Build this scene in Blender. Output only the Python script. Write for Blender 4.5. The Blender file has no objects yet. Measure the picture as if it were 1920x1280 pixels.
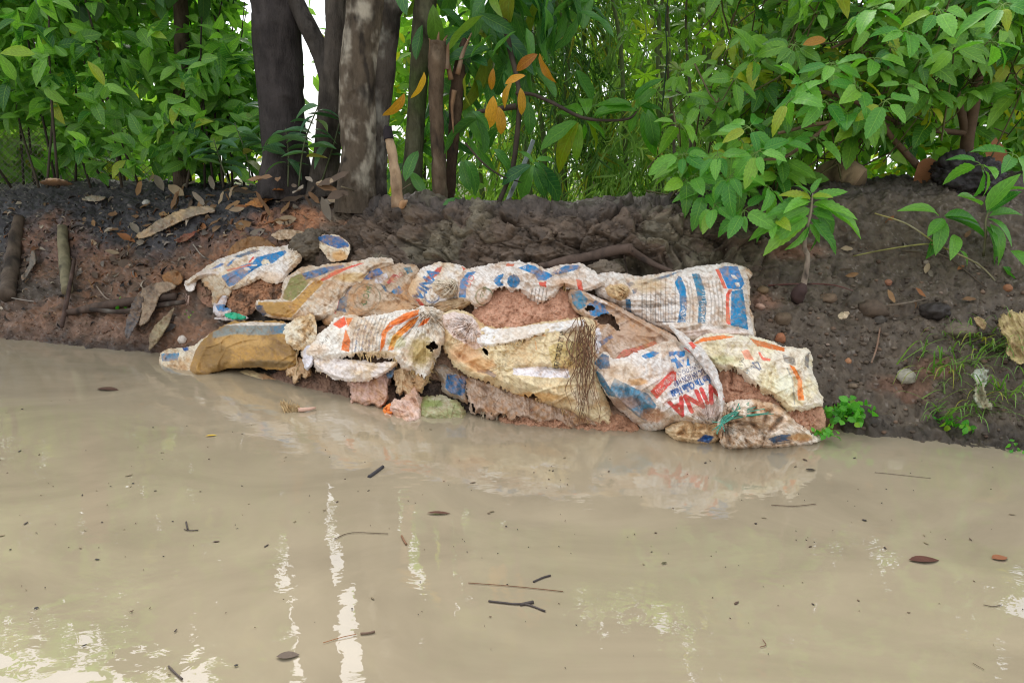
import bpy, math, random
import numpy as np
from mathutils import Vector, Matrix
from mathutils.bvhtree import BVHTree

random.seed(11)
rng = np.random.default_rng(11)
SC = bpy.context.scene
COL = SC.collection

# ------------------------------------------------------------------ camera
FPX = 1423.0                       # focal length in photograph pixels (1920 wide)
PITCH = math.radians(12.3)
CAMZ = 1.0
cam_data = bpy.data.cameras.new('camera')
cam_data.sensor_width = 36.0
cam_data.lens = FPX * 36.0 / 1920.0
cam_data.clip_start = 0.02
cam_data.clip_end = 600.0
cam = bpy.data.objects.new('camera', cam_data)
COL.objects.link(cam)
cam.location = (0, 0, CAMZ)
cam.rotation_euler = (math.pi / 2 - PITCH, 0, 0)
SC.camera = cam

# ------------------------------------------------------------------ light
SUN_EL = math.radians(52)
SUN_AZ = math.radians(-22)         # measured from +Y towards +X: veiled sun beyond the trees, a little left
world = bpy.data.worlds.new('World')
SC.world = world
world.use_nodes = True
wn = world.node_tree.nodes
wl = world.node_tree.links
wn.clear()
w_out = wn.new('ShaderNodeOutputWorld')
w_bg = wn.new('ShaderNodeBackground')
w_sky = wn.new('ShaderNodeTexSky')
w_sky.sky_type = 'NISHITA'
w_sky.sun_disc = False
w_sky.sun_elevation = SUN_EL
w_sky.sun_rotation = SUN_AZ
w_sky.air_density = 1.2
w_sky.dust_density = 3.5
w_mix = wn.new('ShaderNodeMixRGB')          # an overcast sky: most of the blue is veiled by even cloud
w_mix.inputs[0].default_value = 0.66
w_mix.inputs[2].default_value = (8.3, 8.6, 8.9, 1)
wl.new(w_sky.outputs[0], w_mix.inputs[1])
wl.new(w_mix.outputs[0], w_bg.inputs[0])
w_bg.inputs[1].default_value = 0.15
wl.new(w_bg.outputs[0], w_out.inputs[0])

sun_d = bpy.data.lights.new('sun', 'SUN')
sun_d.energy = 1.5
sun_d.angle = math.radians(30)
sun_d.color = (1.0, 0.96, 0.9)
sun = bpy.data.objects.new('sun', sun_d)
COL.objects.link(sun)
sdir = Vector((math.sin(SUN_AZ) * math.cos(SUN_EL), math.cos(SUN_AZ) * math.cos(SUN_EL), math.sin(SUN_EL)))
sun.rotation_euler = sdir.to_track_quat('Z', 'Y').to_euler()
sun.location = (-4, 8, 12)

SC.view_settings.view_transform = 'Standard'
SC.view_settings.look = 'None'
SC.view_settings.gamma = 1.0
SC.view_settings.exposure = 0.42
SC.cycles.max_bounces = 4
SC.cycles.diffuse_bounces = 3
SC.cycles.glossy_bounces = 2
SC.cycles.transmission_bounces = 3
SC.cycles.transparent_max_bounces = 4
SC.cycles.use_denoising = True
SC.cycles.filter_width = 1.1

# ------------------------------------------------------------------ helpers: pixels, colours, noise
CP, SP = math.cos(PITCH), math.sin(PITCH)


def rays(px, py):
    """unit-forward ray directions (world) for photograph pixels"""
    px = np.asarray(px, float); py = np.asarray(py, float)
    a = (px - 960) / FPX
    b = (640 - py) / FPX
    return np.stack([a, CP + b * SP, -SP + b * CP], -1)


def at(px, py, Y):
    r = rays(px, py)
    t = np.asarray(Y, float) / r[..., 1]
    return np.array([0, 0, CAMZ]) + r * t[..., None]


def onz(px, py, z=0.0):
    r = rays(px, py)
    t = (z - CAMZ) / r[..., 2]
    return np.array([0, 0, CAMZ]) + r * t[..., None]


def project(P):
    P = np.asarray(P, float) - np.array([0, 0, CAMZ])
    f = P[..., 1] * CP - P[..., 2] * SP
    u = P[..., 1] * SP + P[..., 2] * CP
    f = np.where(f < 0.05, 0.05, f)
    return 960 + FPX * P[..., 0] / f, 640 - FPX * u / f, f


def lin(c):
    c = np.asarray(c, float) / 255.0
    return np.where(c <= 0.04045, c / 12.92, ((c + 0.055) / 1.055) ** 2.4)


PERM = rng.permutation(256)
PERM = np.concatenate([PERM, PERM, PERM])
GR = rng.normal(size=(256, 3)); GR /= np.linalg.norm(GR, axis=1)[:, None]
RND = rng.random((256, 3))


def pn(p):
    """perlin noise, p (N,3) -> (N,) about -1..1"""
    p = np.asarray(p, float)
    i = np.floor(p).astype(np.int64)
    f = p - i
    u = f * f * f * (f * (f * 6 - 15) + 10)
    i &= 255
    out = 0
    for dx in (0, 1):
        for dy in (0, 1):
            for dz in (0, 1):
                h = PERM[PERM[PERM[i[:, 0] + dx] + i[:, 1] + dy] + i[:, 2] + dz]
                g = GR[h & 255]
                d = g[:, 0] * (f[:, 0] - dx) + g[:, 1] * (f[:, 1] - dy) + g[:, 2] * (f[:, 2] - dz)
                w = (u[:, 0] if dx else 1 - u[:, 0]) * (u[:, 1] if dy else 1 - u[:, 1]) * (u[:, 2] if dz else 1 - u[:, 2])
                out = out + d * w
    return out * 1.6


def fbm(p, octaves=4, gain=0.5, ridged=False):
    p = np.asarray(p, float)
    s = 0; a = 1.0; tot = 0
    for k in range(octaves):
        n = pn(p * (2.03 ** k) + 17.3 * k)
        if ridged:
            n = 1 - 2 * np.abs(n)
        s = s + a * n; tot += a; a *= gain
    return s / tot


def worley(p):
    p = np.asarray(p, float)
    i = np.floor(p).astype(np.int64)
    f1 = np.full(len(p), 9.0); f2 = np.full(len(p), 9.0); idn = np.zeros(len(p), np.int64)
    for dx in (-1, 0, 1):
        for dy in (-1, 0, 1):
            for dz in (-1, 0, 1):
                c = i + np.array([dx, dy, dz])
                cc = c & 255
                h = PERM[PERM[PERM[cc[:, 0]] + cc[:, 1]] + cc[:, 2]] & 255
                d = np.linalg.norm(c + RND[h] - p, axis=1)
                near = d < f1
                f2 = np.where(near, f1, np.minimum(f2, d))
                idn = np.where(near, h, idn)
                f1 = np.where(near, d, f1)
    return f1, f2, idn


def worley2(p):
    """flat version for points that share one z"""
    p = np.asarray(p, float); s0 = int(abs(p[0, 2]) * 13) & 255; q = p[:, :2]
    i = np.floor(q).astype(np.int64)
    f1 = np.full(len(q), 9.0); f2 = np.full(len(q), 9.0); idn = np.zeros(len(q), np.int64)
    for dx in (-1, 0, 1):
        for dy in (-1, 0, 1):
            cx = i[:, 0] + dx; cy = i[:, 1] + dy
            h = PERM[PERM[PERM[cx & 255] + (cy & 255)] + s0] & 255
            d = np.hypot(cx + RND[h, 0] - q[:, 0], cy + RND[h, 1] - q[:, 1])
            near = d < f1
            f2 = np.where(near, f1, np.minimum(f2, d)); idn = np.where(near, h, idn); f1 = np.where(near, d, f1)
    return f1, f2, idn


def facets(p, amp, tilt):
    """broken clods: every cell a flat face at its own height and slant; height and gap between cells"""
    i = np.floor(p).astype(np.int64)
    f1 = np.full(len(p), 9.0); f2 = np.full(len(p), 9.0); h1 = np.zeros(len(p))
    for dx in (-1, 0, 1):
        for dy in (-1, 0, 1):
            for dz in (-1, 0, 1):
                c = i + np.array([dx, dy, dz]); cc = c & 255
                h = PERM[PERM[PERM[cc[:, 0]] + cc[:, 1]] + cc[:, 2]] & 255
                v = p - c - RND[h]; d = np.linalg.norm(v, axis=1)
                near = d < f1
                f2 = np.where(near, f1, np.minimum(f2, d)); f1 = np.where(near, d, f1)
                h1 = np.where(near, amp * (RND[(h * 7 + 3) & 255][:, 0] - .5) + tilt * np.einsum('ij,ij->i', v, GR[(h * 5 + 1) & 255]), h1)
    return h1, f2 - f1


def sstep(a, b, x):
    t = np.clip((x - a) / (b - a), 0, 1)
    return t * t * (3 - 2 * t)


def p2(x, y, z=0.0):
    x = np.asarray(x, float)
    return np.stack([x, np.asarray(y, float), np.full(x.shape, float(z))], -1)


def inside(poly, x, y):
    poly = np.asarray(poly, float)
    res = np.zeros(np.shape(x), bool)
    n = len(poly)
    for k in range(n):
        x0, y0 = poly[k]; x1, y1 = poly[(k + 1) % n]
        if y0 == y1:
            continue
        c = ((y0 > y) != (y1 > y)) & (x < (x1 - x0) * (y - y0) / (y1 - y0) + x0)
        res ^= c
    return res


def segdist(pts, x, y, closed=True):
    pts = np.asarray(pts, float)
    n = len(pts)
    best = np.full(np.shape(x), 1e9)
    for k in range(n if closed else n - 1):
        a = pts[k]; b = pts[(k + 1) % n]
        d = b - a
        L = max(1e-9, d @ d)
        t = np.clip(((x - a[0]) * d[0] + (y - a[1]) * d[1]) / L, 0, 1)
        best = np.minimum(best, np.hypot(x - a[0] - t * d[0], y - a[1] - t * d[1]))
    return best


def smooth_poly(poly, n=3):
    """Chaikin corner cutting for a closed outline"""
    P = np.asarray(poly, float)
    for _ in range(n):
        Q = np.roll(P, -1, 0)
        P = np.stack([P * .8 + Q * .2, P * .2 + Q * .8], 1).reshape(-1, 2)
    return P


def crspline(pts, n=8):
    """Catmull-Rom through the points"""
    P = np.asarray(pts, float)
    P = np.concatenate([[2 * P[0] - P[1]], P, [2 * P[-1] - P[-2]]])
    out = []
    for k in range(1, len(P) - 2):
        for t in np.linspace(0, 1, n, endpoint=False):
            a, b, c, d = P[k - 1], P[k], P[k + 1], P[k + 2]
            out.append(.5 * (2 * b + (c - a) * t + (2 * a - 5 * b + 4 * c - d) * t ** 2 + (3 * b - a - 3 * c + d) * t ** 3))
    out.append(P[-2])
    return np.array(out)


# ------------------------------------------------------------------ helpers: meshes and objects
def mesh_np(name, verts, faces, colors=None, uvs=None, smooth=True):
    """faces: list of int arrays (M,3) or (M,4); colors (N,3|4) point attribute 'Col'; uvs (N,2) per vertex"""
    me = bpy.data.meshes.new(name)
    verts = np.asarray(verts, np.float32)
    faces = [np.asarray(f, np.int32) for f in (faces if isinstance(faces, list) else [faces]) if len(f)]
    me.vertices.add(len(verts))
    me.vertices.foreach_set('co', verts.ravel())
    lv = np.concatenate([f.ravel() for f in faces])
    tot = np.concatenate([np.full(len(f), f.shape[1], np.int32) for f in faces])
    st = np.concatenate([[0], np.cumsum(tot)[:-1]]).astype(np.int32)
    me.loops.add(len(lv)); me.polygons.add(len(tot))
    me.loops.foreach_set('vertex_index', lv)
    me.polygons.foreach_set('loop_start', st)
    me.polygons.foreach_set('loop_total', tot)
    me.polygons.foreach_set('use_smooth', np.full(len(tot), smooth, bool))
    if colors is not None:
        colors = np.asarray(colors, np.float32)
        if colors.shape[1] == 3:
            colors = np.concatenate([colors, np.ones((len(colors), 1), np.float32)], 1)
        ca = me.color_attributes.new('Col', 'FLOAT_COLOR', 'POINT')
        ca.data.foreach_set('color', colors.ravel())
    if uvs is not None:
        ul = me.uv_layers.new(name='UVMap')
        ul.data.foreach_set('uv', np.asarray(uvs, np.float32)[lv].ravel())
    me.update(calc_edges=True)
    me.validate()
    return me


def thing(name, label, cat, loc=(0, 0, 0), group=None):
    o = bpy.data.objects.new(name, None)
    COL.objects.link(o)
    o.location = [float(v) for v in loc]
    o['label'] = label; o['category'] = cat
    if group: o['group'] = group
    o.empty_display_size = 0.05
    return o


def tag(o, label, cat, group=None):
    o['label'] = label; o['category'] = cat
    if group: o['group'] = group
    return o


def obj(name, me, mat=None, parent=None, stuff=False, world_coords=True, label=None):
    o = bpy.data.objects.new(name, me)
    COL.objects.link(o)
    if mat is not None and len(me.materials) == 0:
        me.materials.append(mat)
    if parent is not None:
        o.parent = parent
        if world_coords:
            q = parent; off = Vector((0, 0, 0))
            while q is not None:
                off += q.location; q = q.parent
            o.location = -off
    if stuff: o['kind'] = 'stuff'
    if label: o['label'] = label
    return o


def grid_faces(nu, nv, closed_u=False):
    """vertex index = v*nu+u"""
    u = np.arange(nu if closed_u else nu - 1)
    v = np.arange(nv - 1)
    U, V = np.meshgrid(u, v)
    U = U.ravel(); V = V.ravel()
    U1 = (U + 1) % nu
    return np.stack([V * nu + U, V * nu + U1, (V + 1) * nu + U1, (V + 1) * nu + U], 1)


def tube(pts, radii, seg=10, rough=0.0, freq=8.0, n=6, spline=True, ell=1.0, twist=0.0, cap=True):
    """tapered tube along world points; returns verts, [quads, tris], uv (around, along metres)"""
    P = np.asarray(pts, float)
    R = np.interp(np.linspace(0, len(P) - 1, (len(P) - 1) * n + 1), np.arange(len(P)), np.broadcast_to(radii, (len(P),))) if spline else np.broadcast_to(radii, (len(P),)).astype(float)
    if spline:
        P = crspline(P, n)
    T = np.gradient(P, axis=0); T /= np.linalg.norm(T, axis=1)[:, None] + 1e-12
    up = np.array([0.13, 0.31, 0.94]) if abs(T[0] @ np.array([0.13, 0.31, 0.94])) < .9 else np.array([1.0, 0, 0])
    A = np.cross(T, up); A /= np.linalg.norm(A, axis=1)[:, None] + 1e-12
    B = np.cross(A, T)
    an = np.linspace(0, 2 * math.pi, seg, endpoint=False)
    tw = np.linspace(0, twist, len(P))
    ca = np.cos(an[None, :] + tw[:, None]); sa = np.sin(an[None, :] + tw[:, None])
    N = ca[..., None] * A[:, None] + sa[..., None] * B[:, None] * ell
    rr = np.repeat(R[:, None], seg, 1)
    V0 = P[:, None] + N * rr[..., None]
    if rough > 0:
        q = (V0 * freq).reshape(-1, 3)
        d = fbm(q * np.array([1, 1, .45]), 4).reshape(rr.shape) - .9 * sstep(.7, .95, fbm(q * np.array([.55, .55, .25]) + 60, 4, ridged=True)).reshape(rr.shape)
        V0 = V0 + N * (rr * rough * d)[..., None]
    along = np.concatenate([[0], np.cumsum(np.linalg.norm(np.diff(P, axis=0), axis=1))])
    uv = np.stack([np.broadcast_to(an / (2 * math.pi), rr.shape), np.broadcast_to(along[:, None], rr.shape)], -1).reshape(-1, 2)
    V = V0.reshape(-1, 3)
    F = [grid_faces(seg, len(P), True)]
    if cap:
        c0 = len(V); V = np.concatenate([V, [P[0], P[-1]]]); uv = np.concatenate([uv, [[0, 0], [0, along[-1]]]])
        k = np.arange(seg); k1 = (k + 1) % seg
        F.append(np.stack([np.full(seg, c0), k1, k], 1))
        b = (len(P) - 1) * seg
        F.append(np.stack([np.full(seg, c0 + 1), b + k, b + k1], 1))
    return V, F, uv


class Acc:
    """collect several shapes into one mesh"""
    def __init__(s): s.V = []; s.F = []; s.C = []; s.U = []; s.n = 0
    def add(s, V, F, col=None, uv=None):
        V = np.asarray(V, float)
        for f in (F if isinstance(F, list) else [F]):
            s.F.append(np.asarray(f) + s.n)
        s.V.append(V); s.n += len(V)
        s.C.append(np.broadcast_to(np.asarray(col if col is not None else (1, 1, 1), float), (len(V), 3)))
        s.U.append(np.zeros((len(V), 2)) if uv is None else np.asarray(uv, float))
    def mesh(s, name, smooth=True):
        q = [f for f in s.F if f.shape[1] == 4]; t = [f for f in s.F if f.shape[1] == 3]
        fl = []
        if q: fl.append(np.concatenate(q))
        if t: fl.append(np.concatenate(t))
        return mesh_np(name, np.concatenate(s.V), fl, np.concatenate(s.C), np.concatenate(s.U), smooth)


# ------------------------------------------------------------------ helpers: materials
class NT:
    def __init__(s, name):
        s.m = bpy.data.materials.new(name); s.m.use_nodes = True
        s.t = s.m.node_tree; s.t.nodes.clear()
        s.out = s.t.nodes.new('ShaderNodeOutputMaterial')
    def n(s, typ, **kw):
        nd = s.t.nodes.new('ShaderNode' + typ)
        for k, v in kw.items():
            if k.startswith('i_'):
                key = k[2:].replace('_', ' ')
                nd.inputs[int(key) if key.isdigit() else key].default_value = v
            else:
                setattr(nd, k, v)
        return nd
    def l(s, a, b): s.t.links.new(a, b)
    def noise(s, scale, detail=4, rough=.55, vec=None, dist=0):
        nd = s.n('TexNoise'); nd.inputs['Scale'].default_value = scale; nd.inputs['Detail'].default_value = detail
        nd.inputs['Roughness'].default_value = rough; nd.inputs['Distortion'].default_value = dist
        if vec is not None: s.l(vec, nd.inputs['Vector'])
        return nd
    def ramp(s, fac, stops):
        nd = s.n('ValToRGB'); e = nd.color_ramp.elements
        while len(e) < len(stops): e.new(.5)
        for k, (p, c) in enumerate(stops):
            e[k].position = p; e[k].color = tuple(c) + ((1,) if len(c) == 3 else ())
        s.l(fac, nd.inputs[0]); return nd
    def mixc(s, a, b, fac, mode='MIX'):
        nd = s.n('MixRGB', blend_type=mode)
        for k, v in ((1, a), (2, b), (0, fac)):
            if hasattr(v, 'is_output') or isinstance(v, bpy.types.NodeSocket): s.l(v, nd.inputs[k])
            elif k == 0: nd.inputs[0].default_value = v
            else: nd.inputs[k].default_value = tuple(v) + ((1,) if len(v) == 3 else ())
        return nd.outputs[0]
    def math(s, op, a, b=0.0):
        nd = s.n('Math', operation=op)
        for k, v in ((0, a), (1, b)):
            if isinstance(v, bpy.types.NodeSocket): s.l(v, nd.inputs[k])
            else: nd.inputs[k].default_value = v
        return nd.outputs[0]
    def bump(s, height, strength=.4, dist=.01, normal=None):
        nd = s.n('Bump'); nd.inputs['Strength'].default_value = strength; nd.inputs['Distance'].default_value = dist
        s.l(height, nd.inputs['Height'])
        if normal is not None: s.l(normal, nd.inputs['Normal'])
        return nd.outputs[0]


def mat_attr(name, rough=.7, bump_scale=60, bump=.4, bump_dist=.004, var=.35, var_scale=25, spec=.3, wet=0.0, aniso=None):
    """vertex colour base, with fine grain, mottling and relief from nodes"""
    t = NT(name)
    col = t.n('VertexColor'); col.layer_name = 'Col'
    tc = t.n('TexCoord')
    vec = tc.outputs['Object']
    if aniso:
        mp = t.n('Mapping'); mp.inputs['Scale'].default_value = aniso; t.l(vec, mp.inputs[0]); vec = mp.outputs[0]
    n1 = t.noise(var_scale, 6, .65, vec)
    r = t.ramp(n1.outputs[0], [(.25, (1 - var,) * 3), (.5, (1, 1, 1)), (.78, (1 + var * .6,) * 3)])
    c = t.mixc(col.outputs[0], r.outputs[0], 1.0, 'MULTIPLY')
    n2 = t.noise(bump_scale, 8, .7, vec)
    b = t.bump(n2.outputs[0], bump, bump_dist)
    p = t.n('BsdfPrincipled')
    t.l(c, p.inputs['Base Color']); t.l(b, p.inputs['Normal'])
    p.inputs['Specular IOR Level'].default_value = spec
    if wet > 0:
        n3 = t.noise(var_scale * .4, 3, .5, vec)
        rr = t.ramp(n3.outputs[0], [(.4, (rough,) * 3), (.65, (max(.12, rough - wet),) * 3)])
        t.l(rr.outputs[0], p.inputs['Roughness'])
    else:
        p.inputs['Roughness'].default_value = rough
    t.l(p.outputs[0], t.out.inputs[0])
    return t.m


def mat_leaf(name, c1, c2, trans=.35, rough=.4, vein=.35, attr=False, back=None):
    """leaf: midrib and side veins from the leaf's own UV, colour varied leaf by leaf, light shining through"""
    t = NT(name)
    if attr:
        vc = t.n('VertexColor'); vc.layer_name = 'Col'; rnd = t.n('SeparateColor'); t.l(vc.outputs[0], rnd.inputs[0]); rv = rnd.outputs[0]
    else:
        oi = t.n('ObjectInfo'); rv = oi.outputs['Random']
    old = tuple(lin((c2[0] * .8 + 60, c2[1] * .85 + 16, c2[2] * .7)))
    rp = t.ramp(rv, [(0, tuple(lin(c1))), (.9, tuple(lin(c2))), (.985, old)])
    base = rp.outputs[0]
    tc = t.n('TexCoord')
    nz = t.noise(9, 4, .6, tc.outputs['Object'])
    ns = t.noise(5.5, 5, .65, tc.outputs['Object'])
    spot = t.ramp(ns.outputs[0], [(.66, (0, 0, 0)), (.72, (1, 1, 1))])
    base = t.mixc(base, tuple(lin((112, 92, 46))), t.math('MULTIPLY', spot.outputs[0], .55))
    base = t.mixc(base, t.ramp(nz.outputs[0], [(.3, (.72, .72, .72)), (.7, (1.2, 1.2, 1.15))]).outputs[0], .8, 'MULTIPLY')
    sep = t.n('SeparateXYZ'); t.l(tc.outputs['UV'], sep.inputs[0])
    ax = t.math('ABSOLUTE', sep.outputs[0])
    rib = t.math('LESS_THAN', ax, .05)
    sv = t.math('FRACT', t.math('SUBTRACT', t.math('MULTIPLY', sep.outputs[1], 9.0), t.math('MULTIPLY', ax, 1.6)))
    svm = t.math('LESS_THAN', sv, .14)
    vm = t.math('MAXIMUM', rib, t.math('MULTIPLY', svm, .55))
    light = t.mixc(base, (min(1, lin(c2)[0] * 2 + .03), min(1, lin(c2)[1] * 1.6 + .03), lin(c2)[2] * 1.4 + .01), t.math('MULTIPLY', vm, vein))
    hgt = t.math('ADD', t.math('MULTIPLY', vm, -.6), nz.outputs[0])
    bm = t.bump(hgt, .35, .004)
    p = t.n('BsdfPrincipled')
    t.l(light, p.inputs['Base Color']); t.l(bm, p.inputs['Normal'])
    p.inputs['Roughness'].default_value = rough
    p.inputs['Specular IOR Level'].default_value = .45
    tr = t.n('BsdfTranslucent')
    tcol = t.mixc(light, (1.25, 1.45, .55), 1.0, 'MULTIPLY')
    t.l(tcol, tr.inputs[0])
    mx = t.n('MixShader'); mx.inputs[0].default_value = trans
    t.l(p.outputs[0], mx.inputs[1]); t.l(tr.outputs[0], mx.inputs[2]); t.l(mx.outputs[0], t.out.inputs[0])
    return t.m

# ================================================================== SETTING: bank, far ground, water
# px, water row, mid row, mid run, top row, top run  (photograph rows, runs in metres behind the water's edge)
BK = np.array([
    [-900, 585, 470, 1.0, 352, 1.9],
    [-300, 610, 478, .95, 352, 1.75],
    [0,    634, 486, .85, 352, 1.6],
    [180,  652, 490, .80, 346, 1.6],
    [330,  668, 478, .75, 350, 1.45],
    [480,  690, 474, .70, 362, 1.25],
    [600,  722, 478, .66, 378, 1.0],
    [720,  742, 484, .60, 388, .82],
    [900,  766, 498, .60, 390, .78],
    [1050, 776, 500, .60, 396, .76],
    [1200, 784, 496, .60, 384, .80],
    [1320, 794, 490, .62, 378, .84],
    [1450, 806, 500, .70, 366, .96],
    [1560, 806, 510, .80, 356, 1.08],
    [1700, 822, 505, .82, 350, 1.15],
    [1920, 846, 520, .85, 338, 1.25],
    [2200, 872, 540, .9, 330, 1.3],
    [2800, 900, 560, .9, 320, 1.4]])
cols = np.concatenate([np.arange(-900, -60, 30), np.arange(-60, 1985, 2.9), np.arange(1990, 2800, 30)])


def bk(j, x):
    """smoothed control column"""
    return sum(np.interp(x + o, BK[:, 0], BK[:, j]) * w for o, w in ((-60, .25), (0, .5), (60, .25)))


W = onz(cols, bk(1, cols), 0.0)
Mp = at(cols, bk(2, cols), W[:, 1] + bk(3, cols))
Tp = at(cols, bk(4, cols), W[:, 1] + bk(5, cols))
dirW = np.stack([np.zeros_like(cols), np.ones_like(cols), np.zeros_like(cols)], 1)
ctrl = [W + np.array([0, -1.6, -.55]), W + np.array([0, -.25, -.14]), W, W * .5 + Mp * .5 + np.array([0, .03, .02]), Mp, Mp * .45 + Tp * .55 + np.array([0, -.035, .02]), Tp,
        Tp + np.array([0, .35, .02]), Tp + np.array([0, 1.1, -.03]), Tp + np.array([0, 2.2, -.5]), Tp + np.array([0, 3.4, -.75])]
ctrl = np.array(ctrl)                                  # K x N x 3
nseg = [10, 10, 52, 52, 40, 40, 24, 26, 12, 8]
rows = []
for k, ns in enumerate(nseg):
    a = ctrl[max(0, k - 1)]; b = ctrl[k]; c = ctrl[k + 1]; d = ctrl[min(len(ctrl) - 1, k + 2)]
    for t in np.linspace(0, 1, ns, endpoint=False):
        cr = .5 * (2 * b + (c - a) * t + (2 * a - 5 * b + 4 * c - d) * t ** 2 + (3 * b - a - 3 * c + d) * t ** 3)
        rows.append(.5 * cr + .5 * (b + (c - b) * t))
rows.append(ctrl[-1])
BG = np.array(rows)                                    # V x U x 3
NV, NU = BG.shape[:2]
bank_faces = grid_faces(NU, NV)
bvh0 = BVHTree.FromPolygons([tuple(v) for v in BG[::3, ::6].reshape(-1, 3)], [tuple(int(i) for i in f) for f in grid_faces(BG[::3, ::6].shape[1], BG[::3, ::6].shape[0])])

# depth of the smooth bank, as a table over the photograph (used to seat the sacks on it)
DX = np.arange(-36, 1970, 12.0); DY = np.arange(330, 900, 10.0)
D0 = np.zeros((len(DY), len(DX)))
CAMP = Vector((0, 0, CAMZ))
for j, yy in enumerate(DY):
    for i, xx in enumerate(DX):
        r = rays(xx, yy)
        h = bvh0.ray_cast(CAMP, Vector(r))
        D0[j, i] = h[0].y if h[0] is not None else 4.0


def base_depth(px, py):
    fx = np.clip((np.asarray(px, float) - DX[0]) / 12.0, 0, len(DX) - 1.001); fy = np.clip((np.asarray(py, float) - DY[0]) / 10.0, 0, len(DY) - 1.001)
    i = fx.astype(int); j = fy.astype(int); u = fx - i; v = fy - j
    return (D0[j, i] * (1 - u) + D0[j, i + 1] * u) * (1 - v) + (D0[j + 1, i] * (1 - u) + D0[j + 1, i + 1] * u) * v


# relief: clods with cracks between them, lumps, crumbs
dU = np.gradient(BG, axis=1); dV = np.gradient(BG, axis=0)
NRM = np.cross(dU, dV); NRM /= np.linalg.norm(NRM, axis=2)[..., None] + 1e-12
NRM = np.where(NRM[..., 2:3] * .5 - NRM[..., 1:2] < 0, -NRM, NRM)
Pf = BG.reshape(-1, 3)
bpx, bpy_, _ = project(Pf)
colpx = np.broadcast_to(cols[None], (NV, NU)).ravel()
vrow = np.repeat(np.arange(NV), NU)
vM = sum(nseg[:4]); vT = sum(nseg[:6])
cliff = sstep(vM - 30, vM + 6, vrow) * (1 - sstep(vT + 6, vT + 30, vrow)) * sstep(560, 680, colpx) * (1 - sstep(1400, 1520, colpx))
warp = np.stack([fbm(Pf * 5 + 3, 2), fbm(Pf * 5 + 9, 2), fbm(Pf * 5 + 31, 2)], 1) * .05
f1, f2, idc = worley((Pf + warp * 2.2) * np.array([3.4, 3.4, 6.4]))
clod = sstep(.0, .10, f2 - f1 + .05 * fbm(Pf * 30 + 70, 2))
g1, g2, idg = worley((Pf + warp * .5) * 22.0)
crumb = sstep(.0, .35, g2 - g1)
k1, k2, idk = worley((Pf + warp * .3) * 62.0)
lump = fbm(Pf * 3.1 + 5, 3)
mid = fbm(Pf * 11 + 1, 4)
fine = fbm(Pf * 48 + 2, 3)
rgh = 1 - .55 * sstep(vT + 24, vT + 60, vrow)
left = 1 - sstep(480, 640, colpx)
right = sstep(1400, 1500, colpx)
cr_lines = fbm(Pf * 7.5 + 50, 4, ridged=True)
disp = lump * .035 + mid * .034 + fine * .009
m1, m2, idm = worley((Pf + warp * .8) * np.array([13, 13, 17]))
fa, ga = facets((Pf + warp * 1.2) * np.array([5.5, 5.5, 8.5]), .075, .060)
fb, gb = facets((Pf + warp * .6) * np.array([13, 13, 17]), .020, .026)
fc, gc = facets(Pf * 42 + 5, .007, .009)
grain = fbm(Pf * 34 + 12, 4, .72)
rough_c = fa + fb + fc + grain * .010 - (1 - sstep(0, .09, ga)) * .022 - (1 - sstep(0, .10, gb)) * .006 - sstep(.74, .92, cr_lines) * .03
disp += cliff * (rough_c - (mid * .034 + fine * .009) * .8)
disp += (1 - cliff) * (fb * .6 + fc * .95 + grain * .007 - (1 - sstep(0, .1, gb)) * .004 + np.clip(.55 - k1, 0, 1) * .010 * (RND[idk][:, 2] > .72))
under = 1 - sstep(sum(nseg[:2]) - 14, sum(nseg[:2]) + 6, vrow)
disp *= (1 - .7 * under) * rgh
# an undercut hollow below the fallen branch and shade under the crust lip
hol = np.exp(-(((bpx - 1205) / 42) ** 2 + ((bpy_ - 500) / 17) ** 2)) * .16 + np.exp(-(((bpx - 1390) / 90) ** 2 + ((bpy_ - 478) / 18) ** 2)) * .08
hol += np.exp(-(((bpx - 1060) / 40) ** 2 + ((bpy_ - 450) / 16) ** 2)) * -.05
disp -= hol * (vrow < vT + 10)
BD = Pf + NRM.reshape(-1, 3) * disp[:, None]

# colours: what the soil itself is made of
n_a = fbm(Pf * 2.2 + 8, 4); n_b = fbm(Pf * 9 + 4, 4); n_c = fbm(Pf * 30 + 6, 3)
dark = lin((78, 70, 64)); brown = lin((96, 80, 66)); mud = lin((98, 86, 72)); clay = lin((178, 122, 84)); char = lin((66, 64, 66)); olive = lin((112, 104, 84)); redg = lin((132, 102, 82))


def mixv(a, b, f):
    return a * (1 - f[:, None]) + b * f[:, None]


bc = np.broadcast_to(brown, Pf.shape).copy()
bc = mixv(bc, np.broadcast_to(mud, Pf.shape), np.clip(right * (.8 + .4 * n_a), 0, 1))
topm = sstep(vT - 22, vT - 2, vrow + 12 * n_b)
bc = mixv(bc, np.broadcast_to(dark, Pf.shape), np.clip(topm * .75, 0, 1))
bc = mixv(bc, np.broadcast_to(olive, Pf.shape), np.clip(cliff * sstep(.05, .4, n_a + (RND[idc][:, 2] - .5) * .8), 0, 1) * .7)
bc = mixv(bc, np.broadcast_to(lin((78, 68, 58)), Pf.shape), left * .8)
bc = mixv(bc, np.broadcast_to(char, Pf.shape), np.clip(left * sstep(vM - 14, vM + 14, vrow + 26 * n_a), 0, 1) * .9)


def blob(cx, cy, rx, ry, wob=.55, s=.35):
    d = np.hypot((bpx - cx) / rx, (bpy_ - cy) / ry) + wob * n_b
    return 1 - sstep(1 - s, 1 + s, d)


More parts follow.
